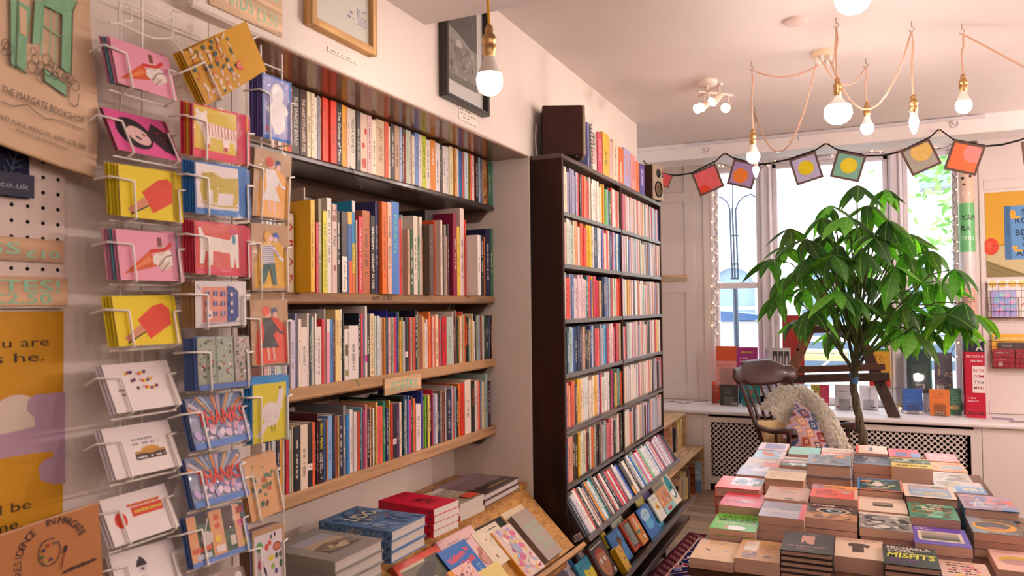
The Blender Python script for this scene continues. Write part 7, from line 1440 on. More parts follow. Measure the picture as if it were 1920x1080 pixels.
def aX2(w, l): return Art().rect(0, 0, w, l, '9ab8cc').poly([(w*.2, l*.9), (w*.3, l*.4), (w*.7, l*.3), (w*.6, l*.6)], 'd8683a').line([(w*.6, l*.9), (w*.95, l*.2)], .005, 'e8e0dc').rect(w*.85, 0, w, l, 'd8c0c4')
def aY(w, l): return Art().rect(0, 0, w, l, '78b8a4').bars(w*.1, l*.3, w*.9, l*.5, 2, 'c8a858', 3)
def aY2(w, l): return Art().rect(0, 0, w, l, '5a6a4a').rect(0, l*.42, w, l*.62, 'd87a88').text('DIDI', w*.3, l*.46, l*.14, 'ece0dc', w=w*.5, bold=.03).rect(0, l*.85, w, l, 'e0b8a8').blobs(0, 0, w, l*.42, ['d8dcd8', '3f5a3a', '8aa080'], 14, .008, .02, 3)
def aZ(w, l): return Art().rect(0, 0, w, l, 'd8c0a8').rect(0, 0, w, l*.42, 'd86a52').bars(w*.05, l*.08, w*.95, l*.32, 1, 'ecdccc', 3, dens=1).bars(w*.2, l*.6, w*.7, l*.75, 1, 'a8784a', 4).ell(w*.8, l*.7, w*.06, l*.06, '6a6a70')
def aa(w, l): return Art().rect(0, 0, w, l, '4e4c5c').rect(0, l*.0, w, l*.2, '6a7080').text('SWIM', w*.75, l*.62, l*.12, 'dcd4d0', w=w*.5, rot=180, bold=.01).text('WE', w*.6, l*.82, l*.12, 'dcd4d0', w=w*.22, rot=180, bold=.01) if False else Art().rect(0, 0, w, l, '4e4c5c').rect(0, 0, w, l*.16, '727888').text('WHY', w*.62, l*.42, l*.13, 'dcd4d0', w=w*.3, rot=180, bold=.01).text('WE', w*.6, l*.63, l*.13, 'dcd4d0', w=w*.2, rot=180, bold=.01).text('SWIM', w*.72, l*.84, l*.13, 'dcd4d0', w=w*.44, rot=180, bold=.01)
def ab(w, l): return Art().rect(0, 0, w, l, 'e0c45a').rect(0, l*.42, w, l*.92, '5a6048').blobs(0, l*.42, w, l*.92, ['d0d8d0', '3a4030', 'a0a890', 'c8c0b0'], 22, .008, .022, 3).bars(w*.12, l*.1, w*.9, l*.3, 1, '6a5a2a', 3, dens=1)
def ac_(w, l): return Art().rect(0, 0, w, l, '2f3438').rect(0, 0, w, l*.06, 'd8683a').rect(w*.95, 0, w, l, 'd8785a').rect(0, 0, w*.05, l, '3a7ab0').rect(0, l*.95, w, l, '3a7ab0').blobs(w*.05, l*.1, w*.95, l*.95, ['5a7a8a', '8aa0a8', '3a5a4a', '1f2a28', '9a9a70'], 30, .008, .02, 3).ell(w*.45, l*.5, w*.12, l*.16, 'd8c0b0').ell(w*.2, l*.72, w*.14, l*.07, 'd8803a').bars(w*.2, l*.08, w*.9, l*.24, 2, 'd8a058', 4)
def ad(w, l): return Art().rect(0, 0, w, l, 'e0c4ac').rect(w*.1, l*.1, w*.92, l*.9, '8fa0bc').rect(w*.1, l*.7, w*.92, l*.8, 'd8907a').ell(w*.7, l*.8, w*.14, l*.06, '5a7a5a').blobs(w*.1, l*.1, w*.92, l*.5, ['b8a890', 'a8b4c8', 'c8b8a0'], 16, .01, .03, 3).text('WINTERING', w*.16, l*.56, l*.1, 'b8c4d4', w=w*.6) if False else Art().rect(0, 0, w, l, 'e0c4ac').rect(w*.1, l*.1, w*.92, l*.9, '8fa0bc').rect(w*.1, l*.7, w*.92, l*.8, 'd8907a').ell(w*.7, l*.8, w*.14, l*.06, '5a7a5a').blobs(w*.1, l*.1, w*.92, l*.5, ['b8a890', 'a8b4c8', 'c8b8a0'], 16, .01, .03, 3).bars(w*.16, l*.54, w*.8, l*.68, 1, 'c4ccd8', 5, dens=1)
def ae(w, l): return Art().rect(0, 0, w, l, 'e4ae84').text('HUNGRY', w*.95, l*.16, l*.14, 'd85a2a', w=w*.7, rot=180, bold=.02).text('GAME', w*.9, l*.85, l*.16, 'd85a2a', w=w*.6, rot=180, bold=.02).rect(w*.3, l*.3, w*.95, l*.42, '8ab0cc').rect(w*.3, l*.48, w*.95, l*.56, '8ab0cc') if False else Art().rect(0, 0, w, l, 'e4ae84').bars(w*.25, l*.05, w*.95, l*.2, 1, 'd85a2a', 3, dens=1).bars(w*.2, l*.68, w*.95, l*.88, 1, 'd85a2a', 4, dens=1).rect(w*.3, l*.3, w*.95, l*.42, '8ab0cc').rect(w*.3, l*.48, w*.95, l*.58, '8ab0cc').bars(w*.05, l*.2, w*.25, l*.85, 5, 'd8683a', 5)
def af(w, l): return Art().rect(0, 0, w, l, 'd0ccd0').blobs(0, l*.3, w*.6, l, ['a89890', 'b8b0ac', 'c8b8a8'], 18, .012, .03, 3).rect(w*.4, 0, w, l*.55, '7aa8d8').text('HER', w*.95, l*.42, l*.24, 'e8d8b0', w=w*.45, rot=180, bold=.03).bars(w*.45, l*.05, w*.95, l*.12, 1, 'b04a8a', 3)
def ag(w, l): return Art().rect(0, 0, w, l, 'e0687a').rect(w*.2, l*.1, w*.6, l*.6, '7a80b0').rect(w*.7, 0, w, l*.5, '7a98c8')
def ah(w, l): return Art().rect(0, 0, w, l, 'e08890').bars(w*.1, l*.1, w*.95, l*.9, 4, 'ecc8c0', 3, dens=.95)
PILES = [  # name, near corner px, far corner px of the near edge, top height, books in the pile, thickness of the top one, colour, art, length, hard, label
 ('A', (1292.6, 1044.2), (1375.4, 1050.2), .834, 2, .015, 'e0c09c', aA, .195, 0, 'cream paperback with small flying figures at the table corner'),
 ('B', (1376, 1045), (1461, 1049), .846, 1, .042, 'c89a68', aB, .2, 0, 'thick tan paperback with curling photo collage cover'),
 ('C', (1462.7, 1029.6), (1560.7, 1036.5), .885, 5, .0165, '3a302e', aC, .2, 1, 'charcoal hardback with a pink square'),
 ('F', (1564, 1040.8), (1657.5, 1057.5), .85, 1, .046, 'e2c6ae', aT, .2, 0, 'pale pink paperback with a dark shirt on it'),
 ('G', (1658.3, 1055.8), (1765, 1068.3), .862, 3, .0195, '2e2628', aM, .19, 1, 'black hardback with scrawled yellow lettering'),
 ('H', (1771, 1090), (1868, 1100), .832, 1, .028, 'd8b4a4', aH, .2, 0, 'pink paperback scattered with black letters'),
 ('I', (1872, 1066.7), (1968, 1080), .835, 1, .031, 'e0b4a4', aI, .2, 0, 'peach paperback with a yellow and mauve oval'),
 ('S', (1325.2, 994.4), (1413.8, 1003), .868, 3, .021, '62b83a', aS, .195, 0, 'bright green paperback with dark capitals'),
 ('P', (1414.6, 965.2), (1507.4, 972.9), .905, 4, .0255, 'aaa0ac', aP, .2, 0, 'grey mauve paperback with a pink strip'),
 ('E', (1509, 970.3), (1607, 978), .90, 3, .032, '5a4440', aE, .2, 0, 'paperback with a great eye over rock'),
 ('J', (1611, 988.3), (1713, 999), .884, 3, .027, '8f8480', aJ, .2, 0, 'black and white photo paperback with couple'),
 ('M', (1715, 1016.7), (1825, 1032.5), .868, 2, .032, '6448a8', aMu, .2, 0, 'purple paperback framing a grey photograph'),
 ('N', (1828, 1003), (1925, 1012), .88, 3, .026, '6a6866', aN, .2, 0, 'grey paperback with an orange ring'),
 ('K', (1610, 955), (1703, 962.5), .888, 3, .0285, 'e0c8b4', aK, .2, 0, 'cream paperback with a small dark picture'),
 ('L', (1709, 974), (1804, 982.5), .895, 3, .031, '4f8a70', aL, .2, 0, 'sea green and brown paperback'),
 ('O', (1816, 967), (1925, 977), .905, 3, .033, '2a6a90', aO, .21, 1, 'mauve landscape hardback with blue boards'),
 ('Pr', (1347, 945.8), (1426, 951), .895, 2, .046, 'd0344a', aPr, .195, 0, 'crimson paperback with a grey feather'),
 ('R', (1432.5, 933.3), (1516.9, 936.4), .908, 4, .026, 'c49c88', aR, .2, 0, 'tan paperback with red title line'),
 ('Sr', (1518.4, 930.2), (1608.3, 939.5), .922, 4, .03, 'dc584a', aSr, .2, 0, 'red paperback with an orange band'),
 ('c', (1608, 923), (1697.5, 931.7), .913, 3, .036, '2f3438', ac_, .2, 1, 'dark blue-edged thriller hardback'),
 ('d', (1698, 933.3), (1798, 944), .915, 3, .037, '1f1c1e', ad, .21, 1, 'hardback with a cream-edged seascape'),
 ('Q', (1338.8, 913.8), (1424, 920), .91, 3, .036, 'e0685e', aQ, .2, 1, 'coral hardback with a bright painting'),
 ('T', (1423, 895), (1509, 906), .925, 2, .06, 'd4b890', aTx, .2, 1, 'thick sand-coloured hardback of pink script'),
 ('U', (1512, 868.4), (1603.6, 881.7), .955, 3, .05, '8a929e', aU, .22, 1, 'thick grey-blue hardback with orange leaves'),
 ('f', (1757, 920), (1847.5, 936.7), .885, 3, .027, 'd0ccd0', af, .2, 0, 'pale paperback with an upside-down blue panel'),
 ('f3', (1752, 903), (1826, 913), .88, 3, .026, 'c4bcb8', lambda w, l: Art().rect(0, 0, w, l, 'c8c2c0').blobs(0, 0, w, l, ['a89890', 'd8d4d4', '8f8680', 'b8a898'], 26, .01, .03, 5), .19, 0, 'pale misty landscape paperback at the table side'),
 ('b', (1672.5, 874), (1749, 881.7), .935, 2, .065, 'e0c45a', ab, .2, 0, 'very thick yellow and forest photo paperback'),
 ('V', (1380, 888.8), (1450, 893), .893, 3, .03, 'a4a0b0', aV, .2, 0, 'cloudy lilac grey paperback'),
 ('a', (1600, 868.3), (1671.7, 874), .925, 3, .04, '4e4c5c', aa, .2, 0, 'slate blue paperback with upside-down white title'),
 ('W', (1393.4, 873.9), (1458, 878), .89, 3, .028, 'b49c90', aW, .2, 0, 'brown and salmon paperback in the middle rows'),
 ('e', (1749, 881.7), (1813, 890.8), .882, 3, .026, 'e4ae84', ae, .2, 0, 'apricot paperback with orange capitals and blue bars'),
 ('Y2', (1463, 871.6), (1518, 876), .885, 3, .027, '5a6a4a', aY2, .2, 0, 'green paperback with a pink title band'),
 ('X2', (1410.6, 857.5), (1468, 862), .888, 3, .028, '9ab8cc', aX2, .2, 0, 'pale blue paperback with an orange fish shape'),
 ('Z', (1538.8, 852.8), (1597, 856), .895, 3, .03, 'd8c0a8', aZ, .2, 0, 'cream and vermilion paperback at the far side'),
 ('X1', (1416, 848), (1472, 851), .89, 3, .029, 'dcc4cc', aX1, .2, 0, 'mauve framed paperback in the far corner'),
 ('Y', (1477.8, 850.5), (1536, 853), .893, 3, .03, '78b8a4', aY, .2, 0, 'mint paperback in the far row'),
 ('a2', (1604, 852), (1665, 855), .935, 4, .033, 'e2c8b0', lambda w, l: Art().rect(0, 0, w, l, 'e2c8b0').rect(0, 0, w*.1, l, 'd8604a').ell(w*.5, l*.55, w*.06, l*.2, '3a5a3a').ell(w*.5, l*.3, w*.12, l*.05, '4a4a3a').bars(w*.2, l*.1, w*.9, l*.18, 1, 'c85a5a', 4, dens=1), .2, 0, 'pale pink paperback with a green statuette'),
 ('g', (1668, 855), (1727, 859), .888, 3, .028, 'e0687a', ag, .2, 0, 'rose pink and blue paperback in the far row'),
 ('h', (1742, 869), (1803, 872), .885, 3, .027, 'e08890', ah, .2, 0, 'pink paperback covered in pale lettering, far corner'),
]
placed = []; rg = random.Random(41)
for key, l_, r_, zt, n, tt, col, art, L, hard, lab in PILES:
    A, Bp = PZ(*l_, zt), PZ(*r_, zt); w = max(.118, min((Bp-A).length, .165)); x0, y0 = A.x, A.y
    ang = math.atan2(Bp.y-A.y, Bp.x-A.x); ang = max(-.12, min(.12, ang*.6))
    placed.append([key, x0, y0, w, L, zt, n, tt, col, art, hard, lab, ang])
placed.sort(key=lambda q: q[2])
done = []
for q in placed:
    key, x0, y0, w, L, zt, n, tt, col, art, hard, lab, ang = q
    for d in done:                                    # keep the piles clear of one another
        ox = min(x0+w, d[0]+d[2])-max(x0, d[0]); oy = d[1]+d[3]+.004-y0
        if ox > .004 and 0 < oy and y0 >= d[1]-.02:
            if ox < .035: 
                if x0 < d[0]: w -= ox+.001
                else: x0 += ox+.001; w -= ox+.001
            elif oy < .12: y0 += oy; 
            else: y0 += oy
    done.append((x0, y0, w, L)); q[1], q[2], q[3] = x0, y0, w
    rest = n-1; H = zt-ZT-.0006; tt = min(tt, H if rest == 0 else H*.6); each = (H-tt)/rest if rest else 0
    zz_ = ZT+.0005; ORDS = ['topmost', 'second', 'third', 'fourth', 'bottom']
    grp = f'pile of copies: {lab}'[:60]
    for k in range(n):
        top = k == n-1; th = tt if top else each; j = (0, 0) if top else (rg.uniform(-.003, .003), rg.uniform(-.001, .004))
        a_ = ang*.5 if abs(ang) > .02 else 0
        mw = Matrix.Translation((x0+j[0], y0+j[1], zz_)) @ Matrix.Rotation(a_*.0+(0 if top else rg.uniform(-.006, .006)), 4, 'Z')
        book('table_book', mw, w, L, th-.0004, col, page=rg.choice(['cfa692', 'c99c88', 'd4ae98']), hard=bool(hard), mat='plain', art=art(w, L) if top else None, label=(lab if n == 1 else f"{lab}, {ORDS[n-1-k] if n-1-k < 4 else 'bottom'} of its pile"), cat='book', group=None if n == 1 else grp)
        zz_ += th
# loose extra copies seen as edges between the taller piles
# ------------------------------------------------------------------ pictures over the alcove
def picture(tl, br, X, lab, fcol, fw, depth, art, mat, cat='picture'):
    a = PX(*tl, X); b = PX(*br, X); y0, y1, z0, z1 = a.y, b.y, b.z, a.z
    t = thing('framed_picture', lab, cat, (X, (y0+y1)/2, z0))
    for n, p, q in (('frame_side', (y0, z0), (y0+fw, z1)), ('frame_side', (y1-fw, z0), (y1, z1)), ('frame_rail', (y0+fw, z0), (y1-fw, z0+fw)), ('frame_rail', (y0+fw, z1-fw), (y1-fw, z1))):
        obj(n, M(fcol).cbox((X+.0008, p[0], p[1]), (X+depth, q[0], q[1]), .0015), mat, t)
    obj('print_sheet', M('e6dcd0').box((X+.0008, y0+fw, z0+fw), (X+depth*.45, y1-fw, z1-fw)), 'paper', t)
    put_art('print', art(y1-y0-2*fw, z1-z0-2*fw), t, t.matrix_basis.inverted() @ frame((X+depth*.45+.0002, y0+fw, z0+fw), (0, 1, 0), (0, 0, 1), None))
    obj('picture_glass', M().box((X+depth*.7, y0+fw, z0+fw), (X+depth*.7+.0015, y1-fw, z1-fw)), 'glass', t); return t
b0, b1 = PX(580, 46, XW+.02), PX(703, 105, XW+.02)
def a1_(w, h):
    A = Art().rect(0, h*.36, w, h*.95, 'b4c0b8').blobs(w*.35, h*.38, w*.98, h*.8, ['3a5aa0', '6a9ac8', '2a3a80', 'a8c8dc'], 22, .012, .035, 7).ell(w*.9, h*.42, .03, .05, '4a4a90', 30).rect(0, 0, w, h*.355, 'e6dcd0')
    return A.text('KC', w*.78, h*.17, .028, '8a90b8', w=w*.17).text('2020', w*.78, h*.12, .02, '8a90b8', w=w*.17).bars(w*.05, h*.26, w*.35, h*.34, 6, 'b0a8a0', 3).bars(w*.6, h*.13, w*.72, h*.2, 2, '8a90b8', 5)
t = thing('framed_picture', 'pale wood framed print with blue shapes and KC 2020 on it', 'picture', (XW, b0.y, b0.z))
fy0, fy1, fz0, fz1, fw = b0.y, b1.y, b0.z, b0.z+.46, .021
fz0 = (b0.z+b1.z)/2
for n, p, q in (('frame_side', (fy0, fz0), (fy0+fw, fz1)), ('frame_side', (fy1-fw, fz0), (fy1, fz1)), ('frame_rail', (fy0+fw, fz0), (fy1-fw, fz0+fw)), ('frame_rail', (fy0+fw, fz1-fw), (fy1-fw, fz1))):
    obj(n, M('d2a468').cbox((XW+.0008, p[0], p[1]), (XW+.03, q[0], q[1]), .0015), 'woodz' if 'side' in n else 'wood', t)
obj('print_sheet', M('e6dcd0').box((XW+.0008, fy0+fw, fz0+fw), (XW+.012, fy1-fw, fz1-fw)), 'paper', t)
put_art('print', a1_(fy1-fy0-2*fw, fz1-fz0-2*fw), t, t.matrix_basis.inverted() @ frame((XW+.0122, fy0+fw, fz0+fw), (0, 1, 0), (0, 0, 1), None))
obj('picture_glass', M().box((XW+.018, fy0+fw, fz0+fw), (XW+.0195, fy1-fw, fz1-fw)), 'glass', t)
b0, b1 = PX(837, 181, XW+.03), PX(917, 217, XW+.03)
t = thing('framed_picture', 'black framed monochrome photograph with white mount under the beam end', 'picture', (XW, b0.y, b0.z))
fy0, fy1, fz0 = b0.y, b1.y, (b0.z+b1.z)/2; fz1 = fz0+.41; fw = .014
for n, p, q in (('frame_side', (fy0, fz0), (fy0+fw, fz1)), ('frame_side', (fy1-fw, fz0), (fy1, fz1)), ('frame_rail', (fy0+fw, fz0), (fy1-fw, fz0+fw)), ('frame_rail', (fy0+fw, fz1-fw), (fy1-fw, fz1))):
    obj(n, M('201a18').cbox((XW+.0008, p[0], p[1]), (XW+.034, q[0], q[1]), .001), 'plastic', t)
w, h = fy1-fy0-2*fw, fz1-fz0-2*fw
obj('print_sheet', M('dcd6d2').box((XW+.0008, fy0+fw, fz0+fw), (XW+.012, fy1-fw, fz1-fw)), 'paper', t)
A = Art().rect(w*.12, h*.16, w*.84, h*.96, '4a4644').rect(w*.12, h*.16, w*.84, h*.55, '8f8884').poly([(w*.12, h*.55), (w*.84, h*.48), (w*.84, h*.5), (w*.4, h*.62), (w*.12, h*.66)], '9a948e').blobs(w*.12, h*.16, w*.84, h*.56, ['b8b0aa', '6a6460', '4a4644', 'a09890'], 60, .004, .014, 3).ell(w*.36, h*.52, w*.07, h*.05, 'c8c0b8').poly([(w*.3, h*.5), (w*.42, h*.5), (w*.46, h*.36), (w*.28, h*.36)], '7a7470').rect(w*.12, h*.16, w*.84, h*.22, '6a6a60').ring(w*.5, h*.72, h*.22, .004, '8a7a5a', .8, 0, 150)
put_art('print', A, t, t.matrix_basis.inverted() @ frame((XW+.0122, fy0+fw, fz0+fw), (0, 1, 0), (0, 0, 1), None))
obj('picture_glass', M().box((XW+.02, fy0+fw, fz0+fw), (XW+.0215, fy1-fw, fz1-fw)), 'glass', t)
def label_card(tl, br, lab, rows):
    a, b = PX(*tl, XW), PX(*br, XW); tr = PX(br[0], tl[1]+(br[0]-tl[0])*.53, XW); z0, z1 = b.z, a.z
    h = (PX(tl[0], tl[1], XW).z-PX(tl[0], br[1]-(br[0]-tl[0])*.5, XW).z)
    o = obj('caption_card', M('ece0d2').box((XW+.0008, a.y, a.z-h), (XW+.003, b.y, a.z)), 'paper'); tag(o, lab, 'caption card', 'handwritten caption cards')
    put_art('handwriting', Art().bars(.01, h*.15, b.y-a.y-.01, h*.85, rows, '6a5a50', 3, gap=.6, dens=.7), o, frame((XW+.0032, a.y, a.z-h), (0, 1, 0), (0, 0, 1), None))
label_card((613, 87), (670, 124), 'small handwritten caption strip below the pale wood frame', 1)
label_card((859, 195), (894, 240), 'handwritten caption card below the black frame', 3)
# GREETING CARDS sign
a, b = PX(390, 8, XW), PX(527, 68, XW); y0, y1 = a.y, b.y; z0 = a.z; hh = .145
t = thing('shelf_sign', 'plywood sign lettered GREETING CARDS high over the card rack', 'sign', (XW, y0, z0))
obj('board', M('e4c09a').cbox((XW+.0008, y0, z0), (XW+.005, y1, z0+hh), .001), 'wood', t); w = y1-y0
put_art('painted_lettering', Art().text('GREETING', w*.05, hh*.56, hh*.32, 'a8d0b0', w=w*.88, bold=.0).text('CARDS', w*.05, hh*.14, hh*.32, 'a8d0b0', w=w*.52, bold=.0).text('£3.50', w*.62, hh*.1, hh*.24, 'a8d0b0', w=w*.3), t, t.matrix_basis.inverted() @ frame((XW+.0055, y0, z0), (0, 1, 0), (0, 0, 1), None))
for yy, z in ((.01, .01), (.01, hh-.01), (w-.01, .01), (w-.01, hh-.01)): obj('nail', M('8a6a50').lathe([(.002, 0), (0, .001)], 8, (XW+.0052, y0+yy, z0+z), ax=Matrix.Rotation(math.radians(90), 3, 'Y')), 'metal', t)

# ------------------------------------------------------------------ pegboard, signs, poster, tote bag near the viewer
X1 = XP+.016
b = PX(122, 450, X1)
pb = thing('pegboard', 'white pegboard with rows of round holes behind the tote bag', 'pegboard', (XP, b.y-.5, 1.2))
Wd, Hd = .62, .62; y0 = b.y-Wd; z0 = PX(122, 577, X1).z
sh = M('d8c4b8'); punched(sh, (X1, y0, z0), (0, 1, 0), (0, 0, 1), Wd, Hd, .0254*1.0, .0032, 'd8c4b8') if False else None
def pegsheet(m, o, u, v, W_, H_, pitch, r, col):
    o = Vector(o); u = Vector(u); v = Vector(v)
    for j in range(int(H_/pitch)):
        for i in range(int(W_/pitch)):
            cx, cy = W_-(i+.5)*pitch, (j+.5)*pitch; h = pitch/2
            ring = [(cx+r*math.cos(2*math.pi*(k+.5)/8), cy+r*math.sin(2*math.pi*(k+.5)/8)) for k in range(8)]; sq = [(cx+h, cy+h), (cx-h, cy+h), (cx-h, cy-h), (cx+h, cy-h)]
            vs = [o+u*x+v*y for x, y in ring+sq]
            m.add(vs, [(8, 9, 2, 1, 0), (9, 10, 4, 3, 2), (10, 11, 6, 5, 4), (11, 8, 0, 7, 6)], col)
pegsheet(sh, (X1, y0, z0), (0, 1, 0), (0, 0, 1), Wd, Hd, .0272, .0036, 'd8c4b8')
q = obj('punched_sheet', sh, 'panel', pb); q['kind'] = 'stuff'
nx = int(Wd/.0272)*.0272
obj('board_edge', M('d0bcb0').box((XP+.001, b.y-.004, z0), (X1-.001, b.y, z0+Hd)).box((XP+.001, y0, z0), (XP+.004, b.y, z0+Hd), '2a1c16'), 'panel', pb)
def wsign(py0, py1, px1, lines, lab, X=X1+.001):
    a = PX(px1, py0, X); bb = PX(px1, py1, X); y1 = a.y; z0, z1 = bb.z, a.z
    t = thing('price_sign', lab, 'sign', (X, y1-.2, z0), 'painted plywood price signs'); w = .30
    obj('board', M('dcb088').cbox((X, y1-w, z0), (X+.005, y1, z1), .001), 'wood', t)
    A = Art(); h = z1-z0
    for s, x, y, hh_, ww in lines: A.text(s, w*x, h*y, h*hh_, '94ccaa', al='r', w=w*ww, bold=.01)
    put_art('painted_lettering', A, t, t.matrix_basis.inverted() @ frame((X+.0055, y1-w, z0), (0, 1, 0), (0, 0, 1), None)); return t
wsign(452, 494, 117, [('BAGS', .74, .3, .5, .48), ('£10', .97, .18, .34, .2)], 'plywood price sign reading BAGS ten pounds')
wsign(521, 573, 124, [('TOTES!', .95, .48, .42, .62), ('£2.50', .9, .08, .36, .34)], 'plywood price sign reading TOTES two pounds fifty')
a, bb = PX(121, 583, XP+.004), PX(121, 930, XP+.004); y1, z1, z0 = a.y, a.z, bb.z-.06
t = thing('quote_poster', 'mustard quote poster with lilac cloud and white dome on the wall', 'poster', (XP, y1-.2, z0)); w, h = .33, z1-z0
obj('poster_sheet', M('cf9512').box((XP+.0008, y1-w, z0), (XP+.002, y1, z1)), 'paper', t)
def pw(px, py): q = PX(px, py, XP+.002); return (q.y-(y1-w), q.z-z0)
A = Art(); lil = 'b493a8'; wh = 'dccab8'
c = pw(30, 790); A.ell(c[0], c[1]-.0, .046, .046, wh); A.rect(c[0]-.06, pw(30, 812)[1]-.05, c[0]+.06, pw(30, 812)[1], 'cf9512')
p = [pw(-60, 830), pw(0, 815), pw(66, 800), pw(64, 782), pw(50, 770), pw(52, 750), pw(66, 740), pw(122, 735), pw(122, 905), pw(100, 908), pw(76, 900), pw(72, 876), pw(84, 862), pw(100, 856), pw(98, 846), pw(60, 850), pw(0, 860), pw(-60, 868)]
A.poly(p, lil)
for s, px, py, wd_ in (('whatever you are', 92, 648, .29), ('so is he.', 83, 676, .155), ('will be', 58, 952, .10), ('as me.', 42, 988, .09)):
    q = pw(px, py); A.text(s, q[0], q[1], .017, '3a2a1a', al='r', w=wd_, bold=.0)
put_art('print', A, t, t.matrix_basis.inverted() @ frame((XP+.0022, y1-w, z0), (0, 1, 0), (0, 0, 1), None))
# kraft board: artist residency notice, standing forward of the wall and tilted
XK = -1.235; TL, TR = PX(0, 1002, XK), PX(181, 941, XK); BRk = PX(206, 1085, XK)
u = (TR-TL).normalized(); v = (TR-BRk); v = (v-u*v.dot(u)).normalized(); w, h = .30, .26
mw = frame(TR-u*w-v*h, u, v, None)
t = thing('kraft_notice', 'brown kraft notice hand lettered about a residency with palette and brush', 'notice', mw=mw)
obj('board', M('b87a48').cbox((0, 0, 0), (w, h, .006), .0008).box((0, h-.0006, .0), (w, h+.0004, .0062), 'e0b898'), 'paper', t, world=False)
A = Art(); ink = '3a2a30'; mi = mw.inverted()
def kp(px, py): q = mi @ PP(px, py, mw.translation+mw.col[2].to_3d()*.006, mw.col[2].to_3d()); return q.x, q.y
cxk, cyk = kp(98, 1042); R = abs(kp(98, 985)[1]-cyk)*1.02
word = 'RESIDENCE IN MARGATE'
for i, ch in enumerate(word):
    an = math.radians(188-i*8.4-(8 if i > 9 else 0)); 
    if ch != ' ': A.text(ch, cxk+R*math.cos(an), cyk+R*math.sin(an), .0125, ink, al='c', rot=math.degrees(an)-90)
pc = kp(92, 1035); A.ring(pc[0], pc[1], .022, .0016, ink, .85, 60, 400)
for dx, dy, c in ((-.010, .006, '2a2a60'), (-.002, .012, 'a02a3a'), (-.013, -.004, '2a6a40'), (-.008, -.013, 'a89a3a'), (.002, -.012, '5a3a60'), (.010, .012, '6a5a50')): A.ell(pc[0]+dx, pc[1]+dy, .0028, .0028, c)
q0, q1 = kp(113, 1068), kp(120, 1036); q2 = kp(123, 1022); A.line([q0, q1], .002, '8a2a2a').line([q1, q2], .005, ink)
q = kp(118, 1078); A.bars(q[0], q[1], q[0]+.06, q[1]+.011, 1, ink, 4, dens=.9)
put_art('hand_lettering', A, t, Matrix.Translation((0, 0, .006)))
# tote bag with shopfront drawing
XT = -1.262
TB0, TB1 = PX(185, 333, XT), PX(190, 0, XT)
zb = TB0.z; y1 = TB0.y; w, h = .36, .50; y0 = y1-w
t = thing('tote_bag', 'unbleached canvas tote bag printed with a green shopfront', 'bag', (XT, y0+w/2, zb))
def bag(u, v):
    y = y0+w*u; z = zb+h*v; d = .016*math.sin(math.pi*min(1, max(0, u)))*(.4+.6*math.sin(math.pi*min(1, v*.9+.1)))+.004*math.sin(u*17+v*5)*math.sin(v*9)*(.3+u*.7)
    k = .010*math.exp(-((u-.93)/.07)**2)*math.sin(v*6+1)
    return (XT-.012+d*.55+k, y+.006*math.sin(v*7), z+.075*(1-u)*(1-v)+.012*math.sin(u*3.1)*(1-v)*-.4)
m = M('dcbc9c'); m.grid(bag, 26, 30); k = len(m.f); m.grid(lambda u, v: (bag(u, v)[0]-.012-.014*math.sin(math.pi*u)*math.sin(math.pi*v), *bag(u, v)[1:]), 26, 30); m.f[k:] = [q[::-1] for q in m.f[k:]]
obj('bag_body', m, 'cloth', t)
for yy in (y0+w*.28, y0+w*.72): obj('handle', M('dcbc9c').cbox((XT-.006, yy-.016, zb+h-.03), (XT-.002, yy+.016, zb+h+.16), .001), 'cloth', t)
obj('hem', M('c8a680').tube([bag(i/20, 0) for i in range(21)], .003, 5), 'cloth', t)
A = Art(); G_ = '7fb088'; I_ = '4a3a34'
def bp_(px, py): q = PX(px, py, XT); return (q.y-y0, q.z-zb)
def poly(pts, c): A.poly([bp_(*p) for p in pts], c)
def ln(pts, wd, c): A.line([bp_(*p) for p in pts], wd, c)
poly([(18, 0), (34, 0), (36, 110), (26, 128), (20, 120)], G_); poly([(34, 0), (60, 14), (50, 90), (50, 132), (30, 122)], G_); poly([(37, 10), (52, 20), (50, 68), (38, 62)], 'd2b08c'); ln([(30, 122), (50, 138)], .004, G_)
poly([(66, 0), (84, 0), (78, 80), (60, 84)], G_); poly([(80, -20), (150, 0), (142, 20), (82, -2)], G_); poly([(84, 0), (142, 18), (136, 140), (116, 126), (118, 26), (84, 10)], G_); ln([(84, 10), (78, 104)], .003, G_); ln([(98, 14), (94, 110)], .002, G_); ln([(108, 20), (104, 118)], .002, G_); ln([(82, 46), (118, 70)], .0025, G_); poly([(84, 126), (126, 158), (126, 182), (84, 150)], G_)
for pp in ([(18, 0), (20, 120), (30, 128)], [(34, 0), (30, 122), (50, 138)], [(66, 0), (60, 84)], [(150, 2), (142, 20), (136, 142)], [(84, 10), (118, 28), (116, 126)], [(82, 126), (128, 160), (128, 182), (84, 152), (82, 126)], [(132, 160), (130, 190), (140, 200), (147, 196), (149, 176)]): ln(pp, .0014, I_)
for k_, (px, py) in enumerate(((62, 96), (66, 112), (60, 126), (70, 134), (76, 124), (88, 112), (96, 120), (106, 128), (114, 136), (122, 144), (134, 150), (142, 160), (128, 150), (74, 146), (90, 132), (104, 142), (8, 84), (14, 92), (6, 98))):
    c = bp_(px, py); A.ring(c[0], c[1], .006+.002*(k_ % 3), .0012, I_, .8)
ln([(0, 190), (24, 200), (50, 196), (66, 210), (84, 222), (110, 226), (155, 244)], .0014, I_)
def bt(s, px0, py0, px1, py1, hh_, c=I_):
    a, b_ = bp_(px0, py0), bp_(px1, py1); A.text(s, a[0], a[1], hh_, c, w=math.hypot(b_[0]-a[0], b_[1]-a[1]), rot=math.degrees(math.atan2(b_[1]-a[1], b_[0]-a[0])))
